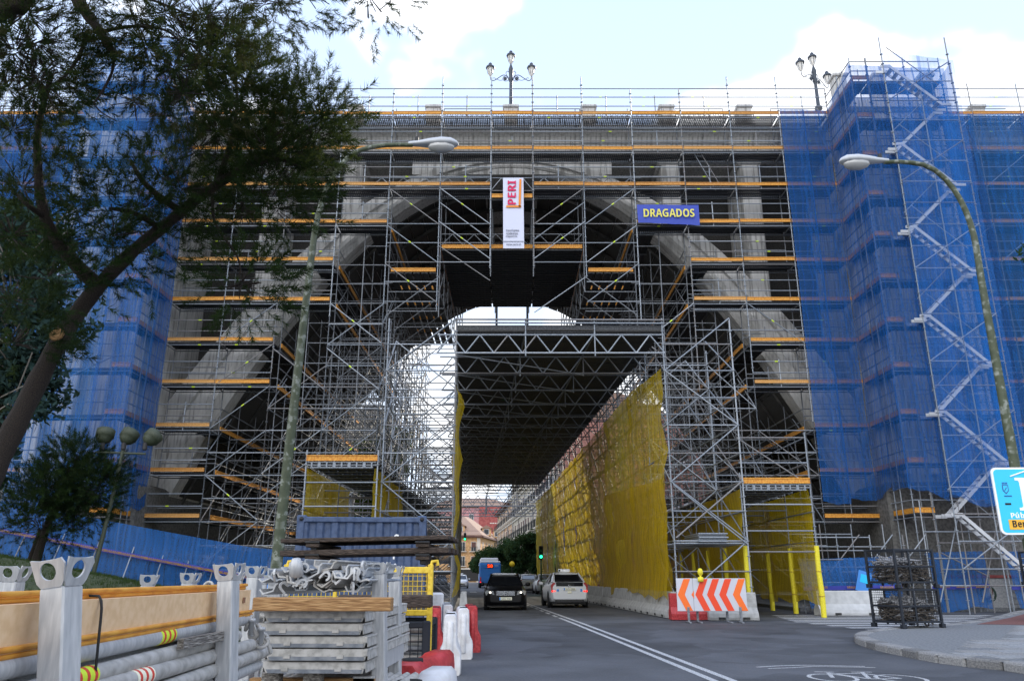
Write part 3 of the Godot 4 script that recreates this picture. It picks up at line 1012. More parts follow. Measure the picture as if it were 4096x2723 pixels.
func plank_mesh() -> Mesh:
	if not meshes.has("plank"):
		var st := start()
		var o := [Vector2(-0.155, -0.04), Vector2(-0.155, 0.03), Vector2(0.155, 0.03), Vector2(0.155, -0.04), Vector2(0.125, -0.04), Vector2(0.125, 0.01), Vector2(-0.125, 0.01), Vector2(-0.125, -0.04)]
		var secs := []
		for x in [-0.5, 0.5]:
			var ring := []
			for q in o:
				ring.append(Vector3(x, q.y, q.x))
			secs.append(ring)
		meshes["plank"] = rings(secs, true, true, false)
	return meshes["plank"]

func toe_mesh() -> Mesh:
	if not meshes.has("toe"):
		var secs := []
		for x in [-0.5, 0.5]:
			var ring := []
			for q in [[-0.1, 0.02], [-0.1, -0.03], [-0.075, -0.03], [-0.065, -0.012], [0.055, -0.012], [0.065, -0.03], [0.1, -0.03], [0.1, 0.02]]:
				ring.append(Vector3(x, q[0], -q[1]))
			secs.append(ring)
		meshes["toe"] = rings(secs, true, true, false)
	return meshes["toe"]

func scaffolds() -> void:
	var inner := [13.55, 13.55, 13.55, 11.05, 11.05, 8.55, 8.55, 6.05, 1.05, 1.05, 1.05]
	for s in [-1, 1]:
		var t := thing("facade_scaffold", "tube scaffold with orange toe boards on the %s half of the arch front" % ("left" if s < 0 else "right"), "scaffold", Vector3.ZERO)
		var xs := [1.05, 3.55, 6.05, 8.55, 11.05, 13.55, 16.05]
		for k in 11:
			for i in 6:
				if xs[i] < inner[k] - 0.01:
					continue
				bay(t, minf(xs[i] * s, xs[i + 1] * s), maxf(xs[i] * s, xs[i + 1] * s), k, SP, SP + 1.05)
				# inner row of guard rails seen through the bays
				if rng.randf() < 0.6:
					var a := v(xs[i] * s, lev(k) + 0.75, SP + 1.05)
					var b := v(lerpf(xs[i], xs[i + 1], rng.randf_range(0.4, 1.0)) * s, lev(k) + 0.75, SP + 1.05)
					bar(t, "inner_rail", a, b, TUBE, M.galv_dark)
					bar(t, "inner_post", b - UP * 0.8, b + UP * 0.35, TUBE, M.galv_dark)
		var foot := {1.05: 15.4, 3.55: (13.3 if s < 0 else 14.9), 6.05: (0.0 if s < 0 else 12.8), 8.55: (0.0 if s < 0 else 9.4), 11.05: 0.0, 13.55: 0.0, 16.05: 0.5}
		for x in xs:
			var y0: float = foot[x]
			var y1 := 26.0 if int(x) % 2 else 25.3
			bar(t, "standard", v(x * s, y0, SP), v(x * s, y1, SP), TUBE, M.galv)
			rosettes(t, x * s, SP, y0, y1)
			bar(t, "rear_standard", v(x * s, maxf(y0, 2.0), SP + 1.05), v(x * s, 24.8, SP + 1.05), TUBE, M.galv_dark)
		for i in 6:
			bar(t, "top_rail", v(xs[i] * s, 25.3, SP), v(xs[i + 1] * s, 25.3, SP), TUBE, M.galv)
			bar(t, "sub_ledger", v(xs[i] * s, lev(9) + 1.45, SP + 0.3), v(xs[i + 1] * s, lev(9) + 1.45, SP + 0.3), TUBE, M.galv)
		# braces along the stepped edge
		for q in [[6.05, 8, 3.55, 7], [3.55, 8, 1.05, 7], [6.05, 7, 3.55, 6], [6.05, 6, 3.55, 5], [11.05, 5, 13.55, 4], [11.05, 4, 13.55, 3], [11.05, 3, 13.55, 2], [8.55, 5, 6.05, 4], [11.05, 3.9, 8.55, 2.9], [8.55, 3.9, 6.05, 2.9], [8.55, 2, 11.05, 1], [13.55, 1, 11.05, 0], [6.05, 2, 8.55, 1], [3.55, 7.1, 1.05, 6.1]]:
			var a := v(q[0] * s, lev(q[1]) - 0.1, SP - 0.06)
			var b := v(q[2] * s, lev(q[3]) - 0.05, SP - 0.06)
			if s > 0 and q[1] < 4.5:
				continue
			bar(t, "brace", a, b, TUBE, M.galv)
			sticker(t, a, b, 0.45)
		# ledgers of the frames that hang under the arch
		for k in [7.0, 6.5, 6.0, 5.5, 5.0]:
			for i in [0, 1]:
				if k < 6.0 and i == 0:
					continue
				bar(t, "ledger", v(xs[i] * s, lev(k), SP), v(xs[i + 1] * s, lev(k), SP), TUBE, M.galv)
		if s > 0:
			for k in [4.0, 4.5]:
				bar(t, "ledger", v(8.55, lev(k) + 0.6, SP), v(13.55, lev(k) + 0.6, SP), TUBE, M.galv)
			# ladder leaning in an upper bay
			for o in [0.0, 0.36]:
				bar(t, "ladder_rail", v(9.05 + o, lev(8) + 2.3, SP + 0.3), v(10.1 + o, lev(8) - 0.1, SP + 0.2), 0.02, M.galv)
			for k in 8:
				var q := v(9.05, lev(8) + 2.3, SP + 0.3).lerp(v(10.1, lev(8) - 0.1, SP + 0.2), (k + 0.5) / 8.0)
				bar(t, "ladder_rung", q, q + Vector3(0.36, 0, 0), 0.014, M.galv)
		# galleries that run back under the arch, one step for each lift
		var g := thing("arch_scaffold", "stepped tube scaffold running back under the %s haunch of the arch" % ("left" if s < 0 else "right"), "scaffold")
		for k in range(0, 8):
			var x: float = inner[k] * s
			var y := lev(k)
			for j in 8:
				var d := SP + 1.05 + j * 2.5
				for i in 3:
					put(g, "deck_plank", plank_mesh(), M.deck, Transform3D(Basis(UP, PI * 0.5) * Basis.from_scale(Vector3(2.44, 1, 1)), v(x + s * (0.2 + i * 0.34), y, d + 1.25)), j > 3)
				put(g, "toe_board", toe_mesh(), M.orange, Transform3D(Basis(UP, PI * 0.5 * -s) * Basis.from_scale(Vector3(2.47, 1, 1)), v(x - s * 0.05, y + 0.15, d + 1.25)), j > 4)
				for h in [-0.12, 0.55, 1.08]:
					bar(g, "ledger", v(x, y + h, d), v(x, y + h, d + 2.5), TUBE, M.galv if j < 3 else M.galv_dark, j > 2)
				bar(g, "standard", v(x, y - 2.0, d), v(x, minf(y + 2.2, yi(x) - 0.1), d), TUBE, M.galv_dark, j > 1)
				if (j + k) % 2 == 0:
					bar(g, "brace", v(x, y - 2.0, d), v(x, y, d + 2.5), TUBE, M.galv_dark, j > 2)
				bar(g, "transom", v(x, y - 0.1, d), v(x + s * 1.05, y - 0.1, d), TUBE, M.galv_dark, true)
		# more tubes above the street sides, up under the haunch
		for j in 8:
			var d := SP + 1.05 + j * 2.5
			for x in [6.05, 7.3, 8.55, 9.8]:
				var y := 9.0
				while y < yi(x) - 1.2:
					if x < 9.0:
						bar(g, "cross_ledger", v(x * s, y, d), v((x + 1.25) * s, y, d), TUBE, M.galv_dark, true)
					bar(g, "inner_ledger", v(x * s, y, d), v(x * s, y, d + 2.5), TUBE, M.galv_dark, true)
					y += 1.0
				bar(g, "inner_standard", v(x * s, 8.0, d), v(x * s, yi(x) - 0.3, d), TUBE, M.galv_dark, true)
				bar(g, "inner_brace", v(x * s, 9.0, d), v(x * s, 11.0, d + 2.5), TUBE, M.galv_dark, true)
		# birdcage of tubes below
		var b := thing("birdcage_scaffold", "dense birdcage of grey tubes between the street and the %s foot of the arch" % ("left" if s < 0 else "right"), "scaffold")
		var bx := [13.55, 11.05, 8.55, 6.05] if s < 0 else [13.55, 11.05, 9.0]
		var lim := {13.55: 8.0, 11.05: 10.3, 9.0: 9.0, 8.55: 13.0, 6.05: 13.6}
		for i in bx.size():
			var x: float = bx[i] * s
			var top: float = lim[bx[i]]
			for j in 9:
				var d := SP + j * 2.5
				var m: Material = M.galv if j == 0 else M.galv_dark
				bar(b, "standard", v(x, 0, d), v(x, top, d), TUBE, m, j > 1)
				if j < 2:
					rosettes(b, x, d, 0.0, top)
				var y := 0.6
				while y < top:
					if i + 1 < bx.size() and y < maxf(top, lim[bx[i + 1]]):
						bar(b, "ledger", v(x, y, d), v(bx[i + 1] * s, y, d), TUBE, m, j > 0)
					bar(b, "depth_ledger", v(x, y, d), v(x, y, d + 2.5), TUBE, m, j > 1)
					if (i + j + int(y)) % 3 == 0:
						bar(b, "brace", v(x, y, d), v(x, y + 2.0, d + 2.5), TUBE, m, j > 1)
					if (i + j + int(y)) % 4 == 1 and i + 1 < bx.size():
						bar(b, "brace", v(x, y, d), v(bx[i + 1] * s, y + 2.0, d), TUBE, m, j > 1)
					y += 1.0 if j < 4 else 2.0
	centre_scaffold()
	road_tunnel()
	portals()
	tower_scaffolds()

func centre_scaffold() -> void:
	var t := thing("hanging_scaffold", "dark boarded scaffold platform hanging under the crown of the arch", "scaffold")
	bay(t, -1.05, 1.05, 9, SP, SP + 1.05)
	bay(t, -1.05, 1.05, 10, SP, SP + 1.05)
	bar(t, "top_rail", v(-1.05, 25.3, SP), v(1.05, 25.3, SP), TUBE, M.galv)
	# crown bay, a little lower than its neighbours
	put(t, "toe_board", toe_mesh(), M.orange, Transform3D(Basis.from_scale(Vector3(2.0, 1, 1)), v(0, 19.2, SP - 0.05)))
	for i in 3:
		put(t, "deck_plank", plank_mesh(), M.deck, Transform3D(Basis.from_scale(Vector3(2.0, 1, 1)), v(0, 19.05, SP + 0.22 + i * 0.33)))
	lattice(t, v(-7.0, 20.25, SP + 0.1), v(-1.05, 20.25, SP + 0.1), 0.5, M.galv)
	lattice(t, v(-1.05, 20.25, SP + 0.1), v(1.05, 20.25, SP + 0.1), 0.7, M.galv)
	lattice(t, v(1.05, 20.25, SP + 0.1), v(6.4, 20.25, SP + 0.1), 0.5, M.galv)
	for d in [36.4, 40.2, 44.8]:
		lattice(t, v(-3.55, 17.9, d), v(3.55, 17.9, d), 0.6, M.galv_dark)
	for row in [[36.2, 44.6, 16.9]]:
		var d: float = row[0]
		while d < row[1]:
			for i in 3:
				put(t, "platform_plank", plank_mesh(), M.deck, Transform3D(Basis.from_scale(Vector3(2.3, 1, 1)), v(-2.36 + i * 2.36, row[2], d)), d > 45.0)
			d += 0.33
		put(t, "toe_board", toe_mesh(), M.orange, Transform3D(Basis.from_scale(Vector3(7.0, 1, 1)), v(0, row[2] + 0.15, row[0] - 0.2)))
		for x in [-3.6, 3.6]:
			for j in 4:
				put(t, "toe_board", toe_mesh(), M.rust, Transform3D(Basis(UP, PI * 0.5) * Basis.from_scale(Vector3(2.3, 1, 1)), v(x, row[2] + 0.15, row[0] + 1.2 + j * 2.36)))
	# rows of hangers and side galleries
	for x in [-6.05, -3.55, -1.05, 1.05, 3.55, 6.05]:
		for j in 8:
			var d := SP + 1.05 + j * 2.5
			var y0 := 13.2 if absf(x) > 6.0 else 14.6 if absf(x) > 3.0 else 16.9
			bar(t, "hanger", v(x, y0, d), v(x, yi(x), d), TUBE, M.galv_dark)
			if absf(x) > 3.0:
				for y in [14.7, 15.7, 16.7, 17.7, 18.6]:
					if y < yi(x) and y > y0:
						bar(t, "depth_ledger", v(x, y, d), v(x, y, d + 2.5), TUBE, M.galv_dark, j > 2)
				bar(t, "brace", v(x, y0, d), v(x, y0 + 2.0, d + 2.5), TUBE, M.galv_dark, j > 3)
	for s in [-1, 1]:
		for j in 8:
			var d := SP + 1.05 + j * 2.5
			if j > 4:
				continue
			for i in 6:
				put(t, "gallery_plank", plank_mesh(), M.deck, Transform3D(Basis(UP, PI * 0.5) * Basis.from_scale(Vector3(2.44, 1, 1)), v(s * (3.9 + i * 0.4), 15.6, d + 1.25)), j > 2)
			put(t, "gallery_toe_board", toe_mesh(), M.orange, Transform3D(Basis.from_scale(Vector3(2.2, 1, 1)), v(s * 4.85, 15.75, d)))
			bar(t, "gallery_ledger", v(s * 3.55, 14.6, d), v(s * 6.05, 14.6, d), TUBE, M.galv_dark)
			bar(t, "gallery_ledger", v(s * 3.55, 13.6, d), v(s * 6.05, 13.6, d), TUBE, M.galv_dark)
			bar(t, "gallery_brace", v(s * 6.05, 13.4, d), v(s * 3.55, 15.4, d), TUBE, M.galv_dark)
	for q in [[-1.05, 16.9, -3.55, 18.9], [1.05, 16.9, 3.55, 18.9], [-3.55, 16.6, -1.05, 14.8], [3.55, 15.0, 1.05, 13.2]]:
		bar(t, "front_brace", v(q[0], q[1], SP + 0.05), v(q[2], q[3], SP + 0.05), TUBE, M.galv)

const TS := -0.057
func tx(x: float, d: float) -> float:
	return x + TS * (d - 27.6)

func road_tunnel() -> void:
	var t := thing("road_tunnel_scaffold", "protective scaffold tunnel over the road with lattice girders and dark boarded roof", "scaffold")
	for j in 18:
		var d := 27.6 + j * 3.0
		var m: Material = M.galv if j < 2 else M.galv_dark
		var far := j > 4
		lattice(t, v(tx(-2.75, d), 9.86, d), v(tx(5.6, d), 9.86, d), 0.69, m, j > 1, 0.036)
		for x in [-4.55, -2.05, 5.55, 8.05]:
			var top := 10.5 if j == 0 else 10.1
			bar(t, "standard", v(tx(x, d), 0, d), v(tx(x, d), top, d), TUBE + 0.004, m, far)
			if j < 4:
				rosettes(t, tx(x, d), d, 0, top)
		for x in [0.5, 3.05]:
			bar(t, "girder_post", v(tx(x, d), 9.05, d), v(tx(x, d), 10.5, d), TUBE, m, far)
		for x in [-4.55, 5.55]:
			for k in 10:
				var y := 0.5 + k
				bar(t, "ledger", v(tx(x, d), y, d), v(tx(x + 2.5, d), y, d), TUBE, m, far)
			for k in 5:
				if (k + j) % 2 == 0:
					bar(t, "brace", v(tx(x, d), 0.5 + 2 * k, d - 0.04), v(tx(x + 2.5, d), 2.5 + 2 * k, d - 0.04), TUBE, m, far)
				elif k < 4 or j > 0:
					bar(t, "brace", v(tx(x + 2.5, d), 0.5 + 2 * k, d - 0.04), v(tx(x, d), 2.5 + 2 * k, d - 0.04), TUBE, m, far)
		if j == 17:
			break
		var e := d + 3.0
		for x in [-4.55, -2.05, 5.55, 8.05]:
			for k in 10:
				bar(t, "depth_ledger", v(tx(x, d), 0.5 + k, d), v(tx(x, e), 0.5 + k, e), TUBE, m, j > 2)
			for k in 5:
				bar(t, "side_brace", v(tx(x, d), 0.5 + 2 * k, d), v(tx(x, e), 2.5 + 2 * k, e), TUBE, m, j > 2)
		for x in [-2.05, 0.5, 3.05]:
			var w := 2.5
			var mid := (d + e) * 0.5
			for i in 4:
				var dd := d + 0.37 + i * 0.75
				put(t, "roof_board", box(Vector3(2.6, 0.05, 0.78)), M.roof_board, at_(tx(x + 1.26, dd), 10.02 + 0.012 * (i % 2) + (0.026 if x > 0.0 and x < 1.0 else 0.0), -dd))
			bar(t, "roof_bearer", v(tx(x, d), 9.94, d), v(tx(x, e), 9.94, e), 0.04, M.galv_dark, true)
		bar(t, "roof_brace", v(tx(-2.05, d), 9.1, d), v(tx(3.05, e), 9.1, e), TUBE, M.galv_dark, j > 1)
	for y in [10.45, 10.32]:
		bar(t, "front_rail", v(-2.05, y, 27.55), v(5.6, y - 0.03, 27.55), 0.035, M.galv)
	part(t, "front_board", cbox(Vector3(7.6, 0.3, 0.04), 0.01), M.deck, at_(1.75, 10.1, -27.66))
	# loose girders beyond the roof
	for d in [82.0, 86.0]:
		lattice(t, v(tx(-2.0, d), 9.3, d), v(tx(8.0, d), 9.3, d), 0.7, M.galv_dark, true, 0.04)
		lattice(t, v(tx(-2.0, d), 8.2, d), v(tx(8.0, d), 8.2, d), 0.7, M.galv_dark, true, 0.04)
		for x in [0.5, 3.6]:
			bar(t, "standard", v(tx(x, d), 7.4, d), v(tx(x, d), 9.6, d), 0.05, M.galv_dark)
	# yellow sleeve at the foot of the left front post
	bar(t, "post_sleeve", v(-2.05, 0.0, 27.6), v(-2.05, 0.35, 27.6), 0.06, M.galv_dark)

func portals() -> void:
	for s in [-1, 1]:
		var x0 := -7.05 if s < 0 else 8.05
		var x1 := -4.6 if s < 0 else 10.5
		var d0 := 26.9 if s < 0 else 27.9
		var top := 5.1 if s < 0 else 4.45
		var t := thing("passage_scaffold", "%s scaffold passage for walkers with an orange board over its entrance%s" % ["left" if s < 0 else "right", "" if s < 0 else " and yellow padded posts"], "scaffold")
		for j in 10:
			var d := d0 + j * 2.7
			for x in [x0, x1]:
				var m: Material = M.galv if j < 2 else M.galv_dark
				bar(t, "standard", v(x, 0, d), v(x, top + (0.1 if j else 0.4), d), TUBE, m, j > 3)
				if j < 2:
					rosettes(t, x, d, 0.0, top)
				if s > 0 and j < 5:
					var px: float = x
					part(t, "post_pad", sweep([v(px, 0.02, d), v(px + 0.015, 0.7, d), v(px - 0.015, 1.5, d), v(px, 2.35, d)], [0.095, 0.1, 0.09, 0.085]), M.pad_yellow)
					for y in [0.7, 1.5]:
						part(t, "pad_tape", cyl(10), M.tape_ink, Transform3D(Basis.from_scale(Vector3(0.108, 0.02, 0.108)), v(px, y, d)))
				for y in [2.5, 3.5, top]:
					bar(t, "depth_ledger", v(x, y, d), v(x, y, d + 2.7), TUBE, m, j > 2)
			for y in ([top - 0.7, top - 1.6, top - 2.3] if s > 0 else [top - 0.7, top - 1.5, top - 2.2]):
				if j == 0 or y > 3.5:
					bar(t, "ledger", v(x0, y, d), v(x1, y, d), TUBE, M.galv, j > 2)
			for i in 7:
				put(t, "roof_plank", plank_mesh(), M.deck, Transform3D(Basis(UP, PI * 0.5) * Basis.from_scale(Vector3(2.66, 1, 1)), v(x0 + 0.2 + i * 0.34, top - 0.05, d + 1.35)))
			for i in 3:
				bar(t, "roof_bearer", v(x0, top - 0.12, d + i * 0.9), v(x1, top - 0.12, d + i * 0.9), 0.035, M.galv_dark, true)
		put(t, "toe_board", toe_mesh(), M.orange, Transform3D(Basis.from_scale(Vector3(x1 - x0 - 0.02, 1.0, 1.2)), v((x0 + x1) * 0.5, top + 0.12, d0 - 0.06)))
		# perforated deck head under the board
		var h := part(t, "deck_head", box(Vector3(x1 - x0 - 0.1, 0.035, 0.05)), M.galv, at_((x0 + x1) * 0.5, top - 0.02, -(d0 - 0.02)))
		part(t, "deck_head", box(Vector3(x1 - x0 - 0.3, 0.035, 0.05)), M.galv, at_((x0 + x1) * 0.5, top - 0.2, -(d0 - 0.02)))
		for i in 9:
			part(t, "deck_head_web", box(Vector3(0.1 if i % 2 else 0.05, 0.16, 0.04)), M.galv, at_(x0 + 0.2 + i * (x1 - x0 - 0.4) / 8.0, top - 0.11, -(d0 - 0.03)))
		if s > 0:
			# shorter bays between the tunnel and the passage
			bar(t, "brace", v(5.6, 2.6, 27.5), v(8.0, 4.5, 27.5), TUBE + 0.004, M.galv)
			bar(t, "brace", v(5.6, 4.4, 27.5), v(8.0, 2.4, 27.5), TUBE, M.galv)
			for y in [5.2, 6.1]:
				bar(t, "ledger", v(8.05, y, 27.9), v(10.5, y, 27.9), TUBE, M.galv)
				bar(t, "depth_ledger", v(10.5, y, 27.9), v(10.5, y, 35.0), TUBE, M.galv)
			bar(t, "brace", v(8.05, 6.1, 27.9), v(10.5, 4.4, 27.9), TUBE, M.galv)
			bar(t, "standard", v(10.5, 4.4, 27.9), v(10.5, 6.3, 27.9), TUBE, M.galv)
			# table of boards between the posts
			for y in [2.42]:
				bar(t, "ledger", v(5.55, y, 27.6), v(8.05, y, 27.6), TUBE + 0.005, M.galv)
				for i in 6:
					bar(t, "table_bearer", v(5.55, y, 28.0 + i * 0.5), v(8.05, y, 28.0 + i * 0.5), TUBE, M.galv)
	var k := thing("stacked_deck_panels", "small stack of grey steel scaffold decks lying on tubes above the chevron sign", "scaffold deck", v(6.85, 2.45, 28.6))
	for i in 5:
		part(k, "deck_panel", cbox(Vector3(1.0 - 0.03 * (i % 2), 0.055, 2.2), 0.01), M.galv, at_(0.02 * (i % 3), 0.04 + i * 0.062, -0.1 * (i % 2)))

func tower_scaffolds() -> void:
	for s in [-1, 1]:
		var side := "left" if s < 0 else "right"
		var t := thing("tower_scaffold", "tall tube scaffold standing in front of the %s pylon behind blue netting" % side, "scaffold")
		var xs := [16.05, 16.85, 18.6, 20.3]
		var d := 31.9
		var top := 26.2 if s < 0 else 25.0
		for x in xs:
			bar(t, "standard", v(x * s, 0, d), v(x * s, top, d), TUBE, M.galv)
			rosettes(t, x * s, d, 0, top)
			bar(t, "standard", v(x * s, 0, d + 0.9), v(x * s, top, d + 0.9), TUBE, M.galv)
			if s < 0:
				bar(t, "standard", v(x * s, 20, d + 2.9), v(x * s, top, d + 2.9), TUBE, M.galv)
		for x in [16.05, 20.3]:
			bar(t, "standard", v(x * s, 0, d + 1.45), v(x * s, 25.0, d + 1.45), TUBE, M.galv)
		for k in 11:
			for i in 3:
				var a: float = xs[i] * s
				var b: float = xs[i + 1] * s
				for h in [-0.12, 0.55, 1.08]:
					bar(t, "ledger", v(a, lev(k) + h, d), v(b, lev(k) + h, d), TUBE, M.galv)
				if i == 0:
					put(t, "toe_board", toe_mesh(), M.orange, Transform3D(Basis.from_scale(Vector3(0.8, 1, 1)), v((a + b) * 0.5, lev(k) + 0.15, d - 0.06)))
				for j in 3:
					put(t, "deck_plank", plank_mesh(), M.deck, Transform3D(Basis.from_scale(Vector3(absf(b - a) - 0.06, 1, 1)), v((a + b) * 0.5, lev(k), d + 0.2 + j * 0.33)))
			# the gallery along the flank
			var x: float = 16.05 * s
			for h in [-0.12, 0.55, 1.08]:
				bar(t, "flank_ledger", v(x, lev(k) + h, d), v(x, lev(k) + h, SP), TUBE, M.galv)
			put(t, "toe_board", toe_mesh(), M.orange, Transform3D(Basis(UP, PI * 0.5 * s) * Basis.from_scale(Vector3(2.85, 1, 1)), v(x + 0.06 * s, lev(k) + 0.15, d + 1.45)))
			for j in 2:
				put(t, "deck_plank", plank_mesh(), M.deck, Transform3D(Basis(UP, PI * 0.5) * Basis.from_scale(Vector3(2.8, 1, 1)), v(x + s * (0.2 + j * 0.33), lev(k), d + 1.45)))
		for k in 6:
			bar(t, "brace", v(16.85 * s, lev(2 * k) - 1.5, d - 0.05), v(18.6 * s, lev(2 * k - 1.2), d - 0.05), TUBE, M.galv)
		if s < 0:
			for y in [24.4, 25.1, 25.8, 26.15]:
				for e in [d, d + 2.9]:
					bar(t, "ledger", v(-20.3, y, e), v(-16.05, y, e), TUBE, M.galv)
				for x in [-20.3, -16.05]:
					bar(t, "flank_ledger", v(x, y, d), v(x, y, d + 2.9), TUBE, M.galv)
			beam(t, "stringer", v(-19.6, 26.0, d + 1.6), v(-17.2, 23.6, d + 1.6), 0.05, 0.2, M.galv)
		# scaffold on the next arch, beyond the tower
		var o := thing("outer_facade_scaffold", "tube scaffold on the next arch beyond the %s tower, seen through blue netting" % side, "scaffold")
		for i in 4:
			var a: float = (20.9 + i * 2.5) * s
			var b: float = (23.4 + i * 2.5) * s
			for k in 11:
				bay(o, minf(a, b), maxf(a, b), k, SP, SP + 1.05)
			bar(o, "standard", v(a, 0, SP), v(a, 25.6, SP), TUBE, M.galv)
			for k in 5:
				bar(o, "brace", v(a, lev(2 * k), SP - 0.05), v(b, lev(2 * k + 1), SP - 0.05), TUBE, M.galv)
			bar(o, "top_rail", v(a, 25.3, SP), v(b, 25.3, SP), TUBE, M.galv)
	var lo := thing("low_scaffold", "low open tube frame between the right passage and the right pylon", "scaffold")
	for x in [11.4, 12.7, 14.0, 15.3]:
		for d in [31.6, 33.2]:
			bar(lo, "standard", v(x, 0, d), v(x, 3.4 if d > 32.0 else 2.9, d), TUBE, M.galv)
			rosettes(lo, x, d, 0.0, 2.9)
	for i in 3:
		var x := 11.4 + 1.3 * i
		for y in [0.9, 1.5, 2.3, 2.8]:
			if (i + int(y * 2)) % 4 != 3:
				bar(lo, "ledger", v(x, y, 31.6), v(x + 1.3, y, 31.6), TUBE, M.galv)
				bar(lo, "ledger", v(x, y + 0.2, 33.2), v(x + 1.3, y + 0.2, 33.2), TUBE, M.galv)
		bar(lo, "brace", v(x, 0.5, 31.55), v(x + 2.2, 2.9, 31.55), TUBE, M.galv)
	for i in 3:
		bar(lo, "brace", v(16.2 + i * 1.6, 0.4, 31.2), v(17.6 + i * 1.6, 3.6, 31.6), TUBE, M.galv)
		for y in [1.0, 2.0, 3.0]:
			bar(lo, "ledger", v(16.0 + i * 1.5, y, 31.3), v(17.5 + i * 1.5, y, 31.3), TUBE, M.galv)
		bar(lo, "standard", v(16.0 + i * 1.5, 0, 31.3), v(16.0 + i * 1.5, 4.2, 31.3), TUBE, M.galv)
	# stair tower in front of the right pylon
	var t := thing("stair_tower", "aluminium zigzag stair tower behind blue netting on the right pylon", "stair tower")
	var d0 := 30.3
	for x in [16.75, 19.75]:
		for d in [d0, d0 + 1.5]:
			bar(t, "standard", v(x, 0, d), v(x, 24.9, d), TUBE, M.galv)
			rosettes(t, x, d, 0, 24.5)
	bar(t, "standard", v(18.25, 0, d0), v(18.25, 22.0, d0), TUBE, M.galv, true)
	for k in 11:
		var y := 1.6 + 2.0 * k
		for h in [0.0, 1.0]:
			bar(t, "ledger", v(16.75, y + h, d0), v(19.75, y + h, d0), TUBE, M.galv)
			bar(t, "ledger", v(16.75, y + h, d0 + 1.5), v(19.75, y + h, d0 + 1.5), TUBE, M.galv)
		if k % 2 == 0:
			bar(t, "brace", v(16.75, y, d0 - 0.04), v(19.75, y + 2.0, d0 - 0.04), TUBE, M.galv)
		# flight
		var down := k % 2 == 0
		var ya := y + 2.0 if down else y
		var yb := y if down else y + 2.0
		var d := d0 + (0.3 if down else 1.0)
		for e in [d, d + 0.45]:
			beam(t, "stringer", v(16.8, ya, e), v(17.25, ya, e), 0.04, 0.13, M.stair)
			beam(t, "stringer", v(17.2, ya, e), v(19.3, yb, e), 0.04, 0.13, M.stair)
			beam(t, "stringer", v(19.25, yb, e), v(19.7, yb, e), 0.04, 0.13, M.stair)
		for i in 9:
			var q := v(17.2, ya, d + 0.22).lerp(v(19.3, yb, d + 0.22), (i + 0.5) / 9.0)
			part(t, "tread", box(Vector3(0.22, 0.03, 0.46)), M.stair, Transform3D(Basis.IDENTITY, q))
		bar(t, "handrail", v(17.2, ya + 1.0, d), v(19.3, yb + 1.0, d), 0.02, M.galv)

# ---------- nets and banners ----------
func net(called: String, label: String, a: Vector3, b: Vector3, c: Vector3, d: Vector3, strips: int, m: Material, amp := 0.07, group := "", nv := 26) -> Node3D:
	var t := thing(called, label, "net", Vector3.ZERO, 0.0, group)
	for i in strips:
		var u0 := maxf(0.0, (i - 0.04) / strips)
		var u1 := minf(1.0, (i + 1.04) / strips)
		var off := (b - a).cross(d - a).normalized() * (0.03 * (i % 2))
		part(t, "net_strip", sheet(a.lerp(b, u0) + off, a.lerp(b, u1) + off, d.lerp(c, u1) + off, d.lerp(c, u0) + off, 8, nv, amp, rng.randi() % 999, 0.35, 2.2), M.net_faded if m == M.net_blue and rng.randf() < 0.35 else m)
	return t

